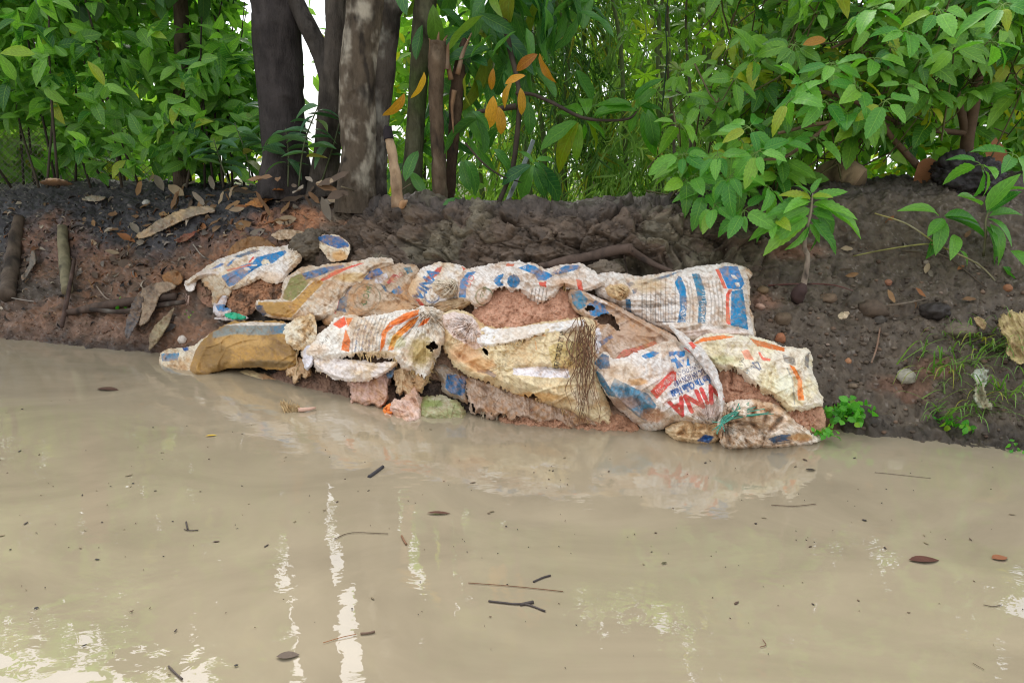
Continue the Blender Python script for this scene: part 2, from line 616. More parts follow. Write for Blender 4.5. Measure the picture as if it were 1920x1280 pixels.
cm = np.zeros(len(Pf))
for b_ in ((545, 415, 75, 24), (250, 560, 120, 75), (95, 465, 70, 60), (450, 470, 110, 34), (120, 585, 130, 26), (330, 520, 60, 40), (350, 640, 70, 50), (200, 510, 60, 50), (60, 600, 60, 30), (620, 720, 90, 40), (1100, 790, 170, 26), (1530, 800, 40, 30)):
    cm = np.maximum(cm, blob(*b_))
cm *= (vrow < vT + 30)
cm *= np.interp(colpx, [-100, 340, 480, 600], [.34, .42, .85, 1.0])
cm *= np.clip(.35 + sstep(-.25, .25, fbm(Pf * 6 + 33, 4) + .3 * n_c) * .75, 0, 1)
bc = mixv(bc, np.broadcast_to(clay, Pf.shape), cm * .92)
shore = np.clip(1 - np.abs(bpy_ - 625) / 45, 0, 1) * (1 - sstep(250, 420, colpx)) * (vrow < vM)
bc = mixv(bc, np.broadcast_to(redg, Pf.shape), np.clip(shore * (.7 + n_b), 0, .85))
spots = np.zeros(len(Pf))
for b_ in ((1700, 720, 60, 24), (1440, 560, 30, 16), (1760, 690, 40, 20), (1500, 470, 60, 12)):
    spots = np.maximum(spots, blob(*b_, .9, .5))
bc = mixv(bc, np.broadcast_to(lin((140, 100, 78)), Pf.shape), spots * .6)
peb = (RND[idk][:, 0] > .86) & (k1 < .33)
bc = np.where((peb & (cliff < .4))[:, None], bc * .45 + lin((150, 138, 126)) * .55, bc)
bc *= (1 + .38 * n_b + .34 * n_c + (RND[idg][:, 0] - .5) * .36 + cliff * (RND[idm][:, 2] - .5) * .5)[:, None]
wetz = 1 - sstep(.015, .085, Pf[:, 2] + .04 * n_b)
bc *= (1 - .5 * wetz)[:, None]          # soaked soil along the water
bc = np.clip(bc, .006, .8)

m_soil = mat_attr('wet_soil', rough=.72, bump_scale=95, bump=.75, bump_dist=.006, var=.4, var_scale=38, spec=.35, wet=.34)
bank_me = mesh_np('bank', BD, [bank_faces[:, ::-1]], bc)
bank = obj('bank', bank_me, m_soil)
bank['kind'] = 'structure'
bank['label'] = 'dark cracked earth bank with orange clay patches rising from the brown water'
bvh = BVHTree.FromPolygons([tuple(v) for v in BD.reshape(NV, NU, 3)[::2, ::2].reshape(-1, 3)], [tuple(int(i) for i in f) for f in grid_faces(BD.reshape(NV, NU, 3)[::2, ::2].shape[1], BD.reshape(NV, NU, 3)[::2, ::2].shape[0])])


BDEC = BD.reshape(NV, NU, 3)[::2, ::2].shape[1]; BCOL = bc.reshape(NV, NU, 3)[::2, ::2].reshape(-1, 3)


def soil_at(px, py):
    h = bvh.ray_cast(CAMP, Vector(rays(px, py)))
    if h[0] is None: return np.array([.08, .07, .06])
    f = h[2]; return BCOL[(f // (BDEC - 1)) * BDEC + f % (BDEC - 1)]


def hit(px, py):
    """where the view through a photograph pixel meets the bank: point, normal"""
    r = Vector(rays(px, py))
    h = bvh.ray_cast(CAMP, r)
    if h[0] is None:
        return np.array(at(px, py, 4.2)), np.array([0, -.5, .85])
    n = np.array(h[1])
    if n @ np.array(r) > 0: n = -n
    return np.array(h[0]), n / np.linalg.norm(n)


# far ground behind the bank
gx = np.concatenate([np.linspace(-140, -14, 16), np.linspace(-12, 12, 40), np.linspace(14, 140, 16)])
gy = np.concatenate([np.linspace(5.6, 14, 30), np.linspace(15, 200, 24)])
GX, GY = np.meshgrid(gx, gy)
gp = p2(GX.ravel(), GY.ravel())
gp[:, 2] = .12 + fbm(gp * .35, 3) * .12 - .1 * (gp[:, 1] < 6.5)
gcol = mixv(np.broadcast_to(lin((70, 92, 44)), gp.shape), np.broadcast_to(lin((98, 84, 58)), gp.shape), np.clip(.5 + fbm(gp * .8, 3), 0, 1))
m_far = mat_attr('grassy_ground', rough=.9, bump_scale=20, bump=.6, bump_dist=.05, var=.5, var_scale=6)
ground = obj('ground', mesh_np('ground', gp, [grid_faces(len(gx), len(gy))], gcol), m_far)
ground['kind'] = 'structure'

# water: muddy, still, with slow ripples
xs = np.concatenate([[-120, -60, -30, -14, -8, -5], np.linspace(-4, 3.4, 300), [4.5, 7, 12, 30, 60, 120]])
ys = np.concatenate([[-120, -60, -25, -10, -4, -1, .4], np.linspace(.9, 5.0, 220), [5.4, 6.0]])
WX, WY = np.meshgrid(xs, ys)
wp = p2(WX.ravel(), WY.ravel())
wob = fbm(wp * np.array([.8, 2.6, 1]) + 40, 3) * .0018
near_l = np.exp(-(((wp[:, 0] + .95) / .6) ** 2 + ((wp[:, 1] - 1.15) / .55) ** 2))
wob += near_l * fbm(wp * np.array([4, 15, 1]) + 3, 3) * .0013
sel = (np.abs(wp[:, 0]) < 4) & (wp[:, 1] > .9) & (wp[:, 1] < 5)
edge = np.clip((4 - np.abs(wp[:, 0])) / .8, 0, 1) * np.clip((wp[:, 1] - .9) / .3, 0, 1)
for (rx_, ry_, lam, am, rad) in ((387, 1003, .022, .0008, .05), (945, 1245, .03, .0008, .09), (470, 1215, .035, .0014, .12), (205, 1120, .03, .0013, .10), (610, 790, .05, .0008, .22), (760, 900, .06, .0006, .2)):
    c = onz(rx_, ry_)
    d = np.hypot(wp[:, 0] - c[0], wp[:, 1] - c[1])
    wob += am * np.sin(d * 2 * math.pi / lam) * np.exp(-(d / rad) ** 2)
wp[:, 2] = np.where(sel, wob * edge, 0)
tw = NT('muddy_water')
tcw = tw.n('TexCoord')
mpw = tw.n('Mapping'); mpw.inputs['Scale'].default_value = (1, 1.5, 1); tw.l(tcw.outputs['Object'], mpw.inputs[0])
nw = tw.noise(1.3, 5, .6, mpw.outputs[0], 1.6)
cw = tw.ramp(nw.outputs[0], [(.3, lin((150, 137, 114))), (.7, lin((169, 155, 129)))])
r1 = tw.noise(4.5, 3, .5, mpw.outputs[0], .6)
r2 = tw.noise(17, 2, .5, mpw.outputs[0], .8)
bw1 = tw.bump(r1.outputs[0], .07, .02)
bw2 = tw.bump(r2.outputs[0], .03, .008, bw1)
pw = tw.n('BsdfPrincipled')
tw.l(cw.outputs[0], pw.inputs['Base Color']); tw.l(bw2, pw.inputs['Normal'])
pw.inputs['Roughness'].default_value = .012
pw.inputs['IOR'].default_value = 2.2
tw.l(pw.outputs[0], tw.out.inputs[0])
water = obj('water', mesh_np('water', wp, [grid_faces(len(xs), len(ys))]), tw.m)
water['kind'] = 'structure'

# ================================================================== SACKS
_tcache = {}


def text_tris(s, italic=False):
    """flat triangles of a line of lettering, cap height 1, starting at x=0 on the baseline"""
    key = (s, italic)
    if key in _tcache: return _tcache[key]
    cu = bpy.data.curves.new('lettering', 'FONT'); cu.body = s; cu.size = 1.0; cu.resolution_u = 2
    cu.shear = .25 if italic else 0
    o = bpy.data.objects.new('lettering', cu); COL.objects.link(o)
    dg = bpy.context.evaluated_depsgraph_get(); dg.update()
    me = bpy.data.meshes.new_from_object(o.evaluated_get(dg))
    me.calc_loop_triangles()
    V = np.array([v.co[:2] for v in me.vertices]) if len(me.vertices) else np.zeros((0, 2))
    T = np.array([t.vertices[:] for t in me.loop_triangles], int).reshape(-1, 3)
    bpy.data.objects.remove(o); bpy.data.curves.remove(cu); bpy.data.meshes.remove(me)
    V = V / .69
    _tcache[key] = (V, T)
    return V, T


def text_mask(X, Y, s, x0, y0, ang, size, width=None, bold=0.0, italic=False, _b=True):
    V, T = text_tris(s, italic)
    m = np.zeros(X.shape, bool)
    if len(T) == 0: return m
    V = V.copy()
    if width: V[:, 0] *= width / (V[:, 0].max() * size)
    if bold > 0 and _b:
        for dx, dy in ((bold, 0), (-bold, 0), (0, bold), (0, -bold), (bold * .7, bold * .7), (-bold * .7, -bold * .7)):
            m |= text_mask(X, Y, s, x0 + dx, y0 + dy, ang, size, width, bold, italic, False)
        return m
    a = math.radians(ang); ca, sa = math.cos(a), math.sin(a)
    U = np.stack([x0 + size * (V[:, 0] * ca + V[:, 1] * sa), y0 + size * (V[:, 0] * sa - V[:, 1] * ca)], 1)
    cand = np.where((X > U[:, 0].min() - 2) & (X < U[:, 0].max() + 2) & (Y > U[:, 1].min() - 2) & (Y < U[:, 1].max() + 2))[0]
    if len(cand) == 0: return m
    x = X[cand]; y = Y[cand]; mm = np.zeros(len(cand), bool)
    for t in T:
        A, B, C = U[t]
        d = (B[0] - A[0]) * (C[1] - A[1]) - (C[0] - A[0]) * (B[1] - A[1])
        if abs(d) < 1e-9: continue
        lo = np.minimum(np.minimum(A, B), C); hi = np.maximum(np.maximum(A, B), C)
        k = np.where((x >= lo[0]) & (x <= hi[0]) & (y >= lo[1]) & (y <= hi[1]))[0]
        if len(k) == 0: continue
        w1 = ((x[k] - A[0]) * (C[1] - A[1]) - (C[0] - A[0]) * (y[k] - A[1])) / d
        w2 = ((B[0] - A[0]) * (y[k] - A[1]) - (x[k] - A[0]) * (B[1] - A[1])) / d
        e = .04
        mm[k] |= (w1 >= -e) & (w2 >= -e) & (w1 + w2 <= 1 + e)
    m[cand] = mm
    return m


BLUE = (0, 122, 178); TEAL = (74, 118, 142); STEEL = (86, 112, 134); RED = (214, 78, 66); ORANGE = (238, 122, 48); MUST = (188, 138, 58)
WHITE = (226, 216, 206); CREAM = (220, 204, 178); TAN = (196, 166, 132); MUDP = (190, 152, 126); OLIVE = (122, 118, 74); NAVY = (46, 66, 116); INK = (62, 56, 52); GREEN = (58, 112, 74)


def folds(ang, wl, stretch, amp, seed=0, oct=3):
    def f(x, y):
        a = math.radians(ang); u = x * math.cos(a) + y * math.sin(a); v = -x * math.sin(a) + y * math.cos(a)
        q = p2(u / (wl * stretch), v / wl, seed * 3.7)
        q[:, 1] += .5 * pn(p2(u / (wl * 2.5), v / (wl * 3), seed + 9.1))
        return amp * (.5 + .5 * fbm(q, oct, .5, ridged=True))
    return f


def pinch(cx, cy, rad, n, amp, seed=0):
    def f(x, y):
        th = np.arctan2(y - cy, x - cx); r = np.hypot(x - cx, y - cy)
        q = np.stack([np.cos(th) * n * .5, np.sin(th) * n * .5, r / rad * .9 + seed], -1)
        return amp * fbm(q, 2, .5, ridged=True) * np.exp(-(r / rad) ** 1.5) * sstep(0, rad * .12, r + 2)
    return f


def crease(pl, w, amp):
    P = crspline(pl, 4) if len(pl) > 2 else np.asarray(pl, float)
    return lambda x, y: amp * np.exp(-(segdist(P, x, y, False) / w) ** 2)


def overlap(pl, w, amp, side=1):
    """one layer of cloth lying over another: a step along a line"""
    P = crspline(pl, 3)
    def f(x, y):
        best = np.full(np.shape(x), 1e9); sg = np.zeros(np.shape(x))
        for k in range(len(P) - 1):
            a, b = P[k], P[k + 1]; d = b - a; L = max(1e-9, d @ d)
            t = np.clip(((x - a[0]) * d[0] + (y - a[1]) * d[1]) / L, 0, 1)
            dd = np.hypot(x - a[0] - t * d[0], y - a[1] - t * d[1])
            c = d[0] * (y - a[1]) - d[1] * (x - a[0])
            near = dd < best; best = np.where(near, dd, best); sg = np.where(near, np.sign(c), sg)
        s = best * sg * side
        return amp * sstep(-1.0, 1.0, s) * np.exp(-np.clip(s, 0, None) / w)
    return f


def crumple(wl, amp, seed=0):
    def f(x, y):
        w_ = np.stack([pn(p2(x / wl / 2, y / wl / 2, seed + 5.5)), pn(p2(x / wl / 2, y / wl / 2, seed + 8.5))], 1) * .5
        a, b, i = worley2(p2(x / wl + w_[:, 0], y / wl + w_[:, 1], seed + .5))
        return amp * (np.clip(b - a, 0, .6) * 1.2 + .4 * fbm(p2(x / wl * 1.6, y / wl * 1.6, seed), 3))
    return f


def paint(X, Y, base, base2=None, prints=(), texts=(), lines=(), rings=(), stains=(), dirt=.5, wear=.3, seed=0, stain=(190, 134, 80)):
    n = len(X)
    lo = fbm(p2(X / 46, Y / 46, seed + .3), 4); hi = fbm(p2(X / 9, Y / 9, seed + 2.3), 4); vf = fbm(p2(X / 2.6, Y / 2.6, seed + 6.1), 2)
    c = np.broadcast_to(lin(base), (n, 3)).copy()
    if base2 is not None: c = mixv(c, np.broadcast_to(lin(base2), (n, 3)), sstep(-.25, .35, lo + .4 * hi))
    xj = X + 1.1 * hi + .5 * vf; yj = Y + 1.1 * fbm(p2(X / 9, Y / 9, seed + 12.3), 3)
    worn = 1 - .8 * wear * sstep(.16, .5, hi + .5 * vf) - .15 * wear * sstep(-.2, .3, lo)
    for pr in prints:
        poly, colr = pr[0], pr[1]
        if pr[0] == 'ell':
            _, colr, cx, cy, rx, ry = pr
            k = ((xj - cx) / rx) ** 2 + ((yj - cy) / ry) ** 2 < 1
        else:
            k = inside(np.asarray(poly, float), xj, yj)
        al = k * np.clip(worn, 0, 1)
        if len(pr) > 2 and pr[0] != 'ell': al = al * pr[2]
        c = mixv(c, np.broadcast_to(lin(colr), (n, 3)), al)
    for (pl, wd, colr, al) in lines:
        d = segdist(pl, X + .35 * hi, Y + .35 * hi, False)
        c = mixv(c, np.broadcast_to(lin(colr), (n, 3)), al * (1 - sstep(wd * .5, wd * .5 + .8, d)))
    for (cx, cy, r, wd, colr, al) in rings:
        d = np.abs(np.hypot(X - cx, Y - cy) - r)
        c = mixv(c, np.broadcast_to(lin(colr), (n, 3)), al * (1 - sstep(wd * .5, wd * .5 + .8, d)))
    for tx in texts:
        s, x0, y0, ang, size, colr = tx[:6]; kw = tx[6] if len(tx) > 6 else {}
        k = text_mask(X, Y, s, x0, y0, ang, size, **kw)
        c = mixv(c, np.broadcast_to(lin(colr), (n, 3)), k * np.clip(worn + .1, 0, .95))
    sc_ = np.broadcast_to(lin(stain), (n, 3))
    c = mixv(c, sc_, np.clip(dirt * 1.25 * sstep(-.15, .5, lo * .7 + hi * .6), 0, .9))
    c = mixv(c, np.broadcast_to(lin((112, 84, 60)), (n, 3)), np.clip(dirt * .75 * sstep(.18, .62, hi * .9 + vf * .35 + lo * .3), 0, .85))
    rl = fbm(p2((X * .8 + Y * .6) / 26, (Y * .8 - X * .6) / 7, seed + 31.0), 3, .5, ridged=True)
    c = mixv(c, np.broadcast_to(lin((126, 96, 70)), (n, 3)), np.clip((.2 + dirt) * .7 * sstep(.6, .88, rl + .25 * hi), 0, .8))
    rl = fbm(p2(X / 13, Y / 13, seed + 36.0), 3, .5, ridged=True)
    c = mixv(c, np.broadcast_to(lin((150, 118, 88)), (n, 3)), np.clip((.2 + dirt) * .6 * sstep(.5, .85, rl + .2 * vf), 0, .7))
    for (cx, cy, rx, ry, colr, al) in stains:
        d = np.hypot((X - cx) / rx, (Y - cy) / ry) + .5 * hi + .4 * lo
        c = mixv(c, np.broadcast_to(lin(colr), (n, 3)), al * (1 - sstep(.55, 1.15, d)))
    c = c * 1.12 * (1 + .09 * vf + .11 * hi)[:, None]
    return np.clip(c, .01, .9)


WLX = np.array([240, 300, 360, 420, 520, 590, 660, 740, 800, 870, 940, 1050, 1150, 1215, 1260, 1350, 1440, 1535, 1560, 1640]); WLY = np.array([680, 704, 706, 700, 722, 746, 759, 774, 772, 774, 788, 792, 797, 803, 816, 825, 825, 823, 812, 815])


def relief(name, parent, outline, mat, off=.05, R=40, H=.05, step=1.1, holes=(), jag=1.2, disp=(), skirt=.09, colour=None, sm=1, label=None, hole_jag=4.0, stuff=False, seed=0, tilt=(0, 0), lift=None, thin=False, grow=None, tears=(), meet=True):
    if grow is None: grow = 5.0 if (mat is m_cloth and R >= 26) else 2.5
    """a bulging piece seated on the bank: the outline as the photograph shows it, real depth in front of the bank, sides closed towards it"""
    O = smooth_poly(outline, sm)
    x0, y0 = O.min(0) - 3 - grow; x1, y1 = O.max(0) + 3 + grow
    nx = int((x1 - x0) / step) + 1; ny = int((y1 - y0) / step) + 1
    gx_, gy_ = np.meshgrid(x0 + np.arange(nx) * step, y0 + np.arange(ny) * step)
    X = gx_.ravel(); Y = gy_.ravel()
    jx = pn(p2(X / 5, Y / 5, seed + 1.5)) + .5 * pn(p2(X / 2, Y / 2, seed + 3.5)); jy = pn(p2(X / 5, Y / 5, seed + 21.5)) + .5 * pn(p2(X / 2, Y / 2, seed + 23.5))
    for (tl, ta) in tears:
        wt = np.exp(-(segdist(tl, X, Y, False) / 12) ** 2)
        jy = jy + wt * ta / jag * (.6 * pn(p2(X / 2.1, Y / 16, seed + 41.5)) + 1.1 * pn(p2(X / 6.5, Y / 20, seed + 45.5)) + pn(p2(X / 17, Y / 30, seed + 47.5)))
    wb = 2.6 if mat is m_cloth else 1.5
    Xj = X + jag * jx + wb * pn(p2(X / 17, Y / 17, seed + 51.5)); Yj = Y + jag * jy + wb * pn(p2(X / 17, Y / 17, seed + 55.5))
    keep = inside(O, Xj, Yj)
    keep |= segdist(O, Xj, Yj) < grow
    for hp in holes:
        keep &= ~inside(smooth_poly(hp, 1), X + hole_jag * jx, Y + hole_jag * jy)
    K = keep.reshape(ny, nx)
    cell = K[:-1, :-1] & K[1:, :-1] & K[:-1, 1:] & K[1:, 1:]
    used = np.zeros((ny, nx), bool)
    used[:-1, :-1] |= cell; used[1:, :-1] |= cell; used[:-1, 1:] |= cell; used[1:, 1:] |= cell
    idx = -np.ones((ny, nx), int); idx[used] = np.arange(used.sum())
    X = gx_[used]; Y = gy_[used]
    ins = inside(O, X, Y); e = np.clip((np.where(ins, 1, -1) * segdist(O, X, Y) + grow + .5) / R, 0, 1)
    big = mat is m_cloth and R >= 26
    if big: e = np.clip(e * 2.0, 0, 1)
    h = H * (.55 if big else .5 if mat is m_cloth else 1) * (.4 + .6 * np.sqrt(np.clip(1 - (1 - e) ** 2, 0, 1)))
    dd = np.zeros(len(X))
    for f in disp: dd = dd + f(X, Y) * (1.9 if mat is m_cloth else 1)
    if mat is m_cloth:
        a_ = .55 + .45 * np.clip(fbm(p2(X / 40, Y / 40, seed + 61.5), 2) * 2 + .5, 0, 1)
        q_ = np.random.default_rng(int(seed * 10) + 5)
        ext = np.ptp(O, axis=0); main = q_.uniform(0, 180)
        for _ in range(int(4 + ext[0] * ext[1] / 1500)):
            k_ = q_.integers(len(X)); a0 = math.radians(main + q_.normal() * 35); ln = q_.uniform(.15, .45) * max(ext); cv = q_.normal() * .22
            c0 = np.array([X[k_], Y[k_]]); u_ = np.array([math.cos(a0), math.sin(a0)]); v_ = np.array([-u_[1], u_[0]])
            pl_ = [c0 - u_ * ln * .5, c0 + v_ * ln * cv, c0 + u_ * ln * .5]
            if q_.random() < .5: dd = dd + crease(pl_, q_.uniform(1.6, 3.6), q_.choice([-1, 1]) * q_.uniform(.006, .014))(X, Y)
            else:
                end = np.exp(-(((X - c0[0]) * u_[0] + (Y - c0[1]) * u_[1]) / (ln * .5)) ** 4)
                dd = dd + end * overlap(pl_, q_.uniform(6, 16), q_.uniform(.006, .014), q_.choice([-1, 1]))(X, Y)
        dd = dd + a_ * (crumple(44, .036, seed + 2.2)(X, Y) + crumple(20, .004, seed + 7.2)(X, Y) + folds(seed * 37 % 180, 9, 9, .007, seed + 3, 2)(X, Y) + folds(seed * 37 % 180 + 25, 20, 5, .020, seed + 4, 2)(X, Y))
    cx, cy = O.mean(0)
    off_ = off + tilt[0] * (X - cx) / 100 + tilt[1] * (Y - cy) / 100
    if lift is not None: off_ = off_ + lift(X, Y)
    D = base_depth(X, Y) - off_ - h - dd * (.25 + .75 * np.clip(e * 1.6, 0, 1))
    if meet:                                        # the foot of a piece at the water goes down into it instead of hovering over it
        wr = np.interp(X, WLX, WLY)
        yw = onz(X, wr)[:, 1]; dr = base_depth(X, wr) - off - H * .35
        wgt = sstep(-75, 0, Y - wr) * (np.abs(O[:, 1].max() - np.interp(O[np.argmax(O[:, 1]), 0], WLX, WLY)) < 26)
        D = D + np.clip(yw - dr, 0, .5) * wgt
    V = at(X, Y, D)
    j, i = np.where(cell)
    F = np.stack([idx[j, i], idx[j + 1, i], idx[j + 1, i + 1], idx[j, i + 1]], 1)
    C = colour(X, Y) if colour is not None else np.full((len(X), 3), .5)
    # close the sides towards the bank
    ed = np.concatenate([F[:, [0, 1]], F[:, [1, 2]], F[:, [2, 3]], F[:, [3, 0]]])
    key = np.sort(ed, 1); key = key[:, 0] * (len(V) + 1) + key[:, 1]
    uq, first, cnt = np.unique(key, return_index=True, return_counts=True)
    be = ed[first[cnt == 1]]
    bvs = np.unique(be)
    mp = -np.ones(len(V), int); mp[bvs] = np.arange(len(bvs)) + len(V)
    sd = np.full(len(bvs), .004 if thin else skirt)
    if not thin and len(holes):
        nearhole = np.zeros(len(bvs), bool)
        for hp in holes:
            nearhole |= segdist(smooth_poly(hp, 1), X[bvs], Y[bvs]) < hole_jag * 1.8 + 2
        sd[nearhole] = .005
    V2 = at(X[bvs], Y[bvs], D[bvs] + sd)
    F2 = np.stack([be[:, 1], be[:, 0], mp[be[:, 0]], mp[be[:, 1]]], 1)
    V = np.concatenate([V, V2]); C = np.concatenate([C, C[bvs] * .9])
    me = mesh_np(name, V, [np.concatenate([F, F2])], C)
    return obj(name, me, mat, parent, stuff=stuff, label=label)


m_cloth = mat_attr('woven_sack_cloth', rough=.6, bump_scale=260, bump=.3, bump_dist=.0016, var=.18, var_scale=60, spec=.3)
m_clay = mat_attr('crumbled_clay', rough=.85, bump_scale=140, bump=.8, bump_dist=.006, var=.35, var_scale=70, spec=.2)
m_thread = mat_attr('loose_sack_threads', rough=.8, bump=.1, var=.2, var_scale=40)


def fringe(parent, pl, dirn, n, lmin, lmax, colr=(214, 200, 170), off=.09, seed=0, name='frayed_edge', wpx=1.0, curl=.25, depth_add=0):
    """loose tape threads hanging from a torn edge"""
    r = np.random.default_rng(seed + 77)
    P = crspline(pl, 10); s = np.concatenate([[0], np.cumsum(np.hypot(*np.diff(P, axis=0).T))])
    acc = Acc()
    for k in range(int(n * .32)):
        t = r.random() * s[-1]
        x = np.interp(t, s, P[:, 0]) + r.normal() * .8; y = np.interp(t, s, P[:, 1]) + r.normal() * .8
        L = .75 * (lmin + (lmax - lmin) * r.random() ** 2.4)
        d = np.array(dirn, float) + r.normal(size=2) * curl; d /= np.linalg.norm(d)
        m_ = r.normal(size=2) * L * .12
        pts = [(x - d[0] * 3, y - d[1] * 3), (x, y), (x + d[0] * L * .5 + m_[0], y + d[1] * L * .5 + m_[1]), (x + d[0] * L, y + d[1] * L)]
        Y0 = float(base_depth(x, y)) - off - depth_add - r.random() * .012
        W_ = np.array([at(a, b, Y0 - .004 + .006 * q) for q, (a, b) in enumerate(pts)])
        rad = wpx * Y0 / FPX * (.5 + .7 * r.random())
        v, f, uv = tube(W_, [rad * 1.5, rad * 1.5, rad * 1.3, rad * .5], seg=4, n=2, cap=False, ell=.25)
        acc.add(v, f, lin(np.clip(np.array(colr) * (.82 + .28 * r.random()), 0, 255)), uv)
    return obj(name, acc.mesh(name), m_thread, parent, stuff=True)


def soil_colour(c1=(200, 148, 122), c2=(170, 124, 100), seed=0, dark=.4, c3=None):
    def f(x, y):
        n = fbm(p2(x / 22, y / 22, seed), 4); m = fbm(p2(x / 5, y / 5, seed + 3), 4)
        c = mixv(np.broadcast_to(lin(c1), (len(x), 3)), np.broadcast_to(lin(c2), (len(x), 3)), sstep(-.3, .4, n + .4 * m))
        c = mixv(c, np.broadcast_to(lin((96, 68, 52)), (len(x), 3)), dark * sstep(.15, .5, m))
        if c3 is not None: c = mixv(c, np.broadcast_to(lin(c3), (len(x), 3)), sstep(0, .4, n))
        return np.clip(c * (1 + .15 * m)[:, None], .01, .8)
    return f


def soil_disp(a=.02, wl=14, seed=0):
    def f(x, y):
        b1, b2, i = worley2(p2(x / wl, y / wl, seed + .4))
        c1, c2, ci = worley2(p2(x / wl * 2.6, y / wl * 2.6, seed + 3.4))
        v_ = sstep(-.3, .3, fbm(p2(x / wl / 3, y / wl / 3, seed + 9), 2))
        return a * (.25 * sstep(0, .2, b2 - b1) + RND[i][:, 0] * .35 + v_ * (.2 * sstep(0, .35, c2 - c1) + .35 * RND[ci][:, 1]) + 1.5 * fbm(p2(x / wl, y / wl, seed), 6, .6))
    return f


def sack(label, x, y, group='torn feed sacks stacked against the bank'):
    return thing('feed_sack', label, 'sack', at(x, y, float(base_depth(x, y)) - .05), group)


def col(base, **kw):
    return lambda x, y: paint(x, y, base, **kw)


# ---- soil showing under and between the sacks, part of the bank's foot
foot = thing('clay_footing', 'crumbling brown and pink clay at the waterline beneath the torn sacks', 'clay', at(840, 770, float(base_depth(840, 770))))
relief('clay_lump', foot, [(500, 706), (540, 690), (600, 690), (680, 700), (740, 715), (745, 775), (700, 778), (640, 770), (590, 760), (540, 740)], m_clay, off=.02, R=26, H=.05, disp=[soil_disp(.022, 14, 1)], colour=soil_colour((142, 110, 90), (112, 88, 74), 1), skirt=.2)
relief('clay_lump', foot, [(740, 700), (800, 690), (860, 720), (930, 745), (985, 760), (990, 800), (900, 800), (800, 790), (740, 780)], m_clay, off=.0, R=26, H=.05, disp=[soil_disp(.026, 15, 4)], colour=soil_colour((110, 92, 80), (84, 72, 64), 4), skirt=.2)
relief('clay_lump', foot, [(930, 786), (955, 764), (985, 752), (1030, 770), (1075, 758), (1120, 778), (1160, 768), (1200, 800), (1185, 824), (1080, 824), (960, 814)], m_clay, off=.05, R=20, H=.06, disp=[soil_disp(.02, 10, 7)], colour=soil_colour((206, 156, 124), (164, 120, 92), 7, .4), skirt=.2)

relief('packed_mud', foot, [(600, 540), (660, 510), (780, 506), (900, 512), (1100, 512), (1250, 525), (1340, 560), (1350, 650), (1250, 660), (1120, 640), (980, 630), (800, 610), (610, 606)], m_clay, off=.03, R=26, H=.03, disp=[soil_disp(.02, 18, 21)], colour=soil_colour((150, 122, 100), (116, 94, 78), 21, .5), skirt=.15)
relief('packed_mud', foot, [(545, 640), (600, 610), (700, 600), (830, 590), (900, 600), (1120, 620), (1280, 640), (1350, 690), (1340, 790), (1240, 790), (1140, 780), (1000, 742), (900, 728), (800, 706), (720, 700), (600, 696)], m_clay, off=.075, R=26, H=.03, disp=[soil_disp(.02, 18, 22)], colour=soil_colour((160, 130, 108), (120, 96, 78), 22, .5), skirt=.15)

# ---- 1 blue and white sack at the upper left
s = sack('blue and white printed sack, uppermost on the left, beside the grey clod', 470, 530)
relief('sack_cloth', s, [(349, 534), (362, 522), (379, 509), (418, 487), (462, 471), (488, 466), (517, 467), (535, 463), (556, 465), (565, 481), (559, 492), (545, 503), (536, 513), (531, 524), (517, 531), (499, 525), (484, 519), (470, 528), (450, 536), (429, 540), (414, 520), (399, 514), (371, 519), (360, 529)], m_cloth, off=.06, R=26, H=.06,
       disp=[folds(-32, 9, 5, .010, 1), folds(-20, 22, 3, .014, 2), pinch(562, 480, 40, 16, .010)], seed=1,
       colour=col(WHITE, base2=CREAM, seed=1, dirt=.35, wear=.35, prints=[
           ([(474, 492), (481, 482), (534, 469), (537, 474), (512, 493), (490, 498), (474, 507), (460, 518), (440, 534), (429, 538), (415, 518), (442, 506), (452, 498)], BLUE),
           ([(424, 498), (434, 488), (441, 485), (434, 495), (428, 499)], BLUE), ([(437, 481), (477, 468), (488, 471), (449, 483)], STEEL), ([(394, 505), (415, 493), (421, 495), (406, 503)], (88, 128, 176)),
           ([(465, 493), (474, 481), (477, 482), (468, 493)], RED), ([(424, 506), (470, 495), (470, 498), (426, 509)], (222, 130, 110)),
           ([(456, 502), (466, 501), (471, 506), (460, 508)], WHITE), ([(470, 495), (483, 495), (480, 499), (472, 499)], WHITE), ([(489, 492), (494, 485), (503, 487), (507, 494), (492, 496)], CREAM)],
           stains=[(505, 520, 26, 12, (214, 186, 160), .7), (385, 512, 26, 10, (196, 180, 170), .6)]))
relief('spilled_soil', s, [(424, 540), (445, 532), (470, 522), (490, 516), (520, 526), (535, 528), (533, 562), (515, 566), (486, 566), (470, 590), (440, 592), (425, 575)], m_clay, off=.04, R=24, H=.03, disp=[soil_disp(.032, 12, 2)], colour=soil_colour((180, 130, 96), (90, 68, 54), 2, .7), skirt=.1)
relief('spilled_soil', s, [(366, 520), (398, 512), (418, 524), (426, 545), (418, 570), (395, 578), (374, 560)], m_clay, off=.03, R=20, H=.02, disp=[soil_disp(.03, 11, 3)], colour=soil_colour((150, 112, 90), (112, 92, 72), 3, .6), skirt=.1)
relief('sack_tail', s, [(416, 538), (432, 540), (424, 560), (418, 578), (432, 580), (428, 590), (408, 592), (398, 582), (404, 565), (410, 550)], m_cloth, off=.075, R=9, H=.02, disp=[folds(70, 6, 4, .006, 3)], colour=col((198, 190, 190), seed=3, dirt=.4, prints=[([(404, 572), (420, 570), (432, 580), (418, 584), (408, 582)], BLUE)]), seed=3)
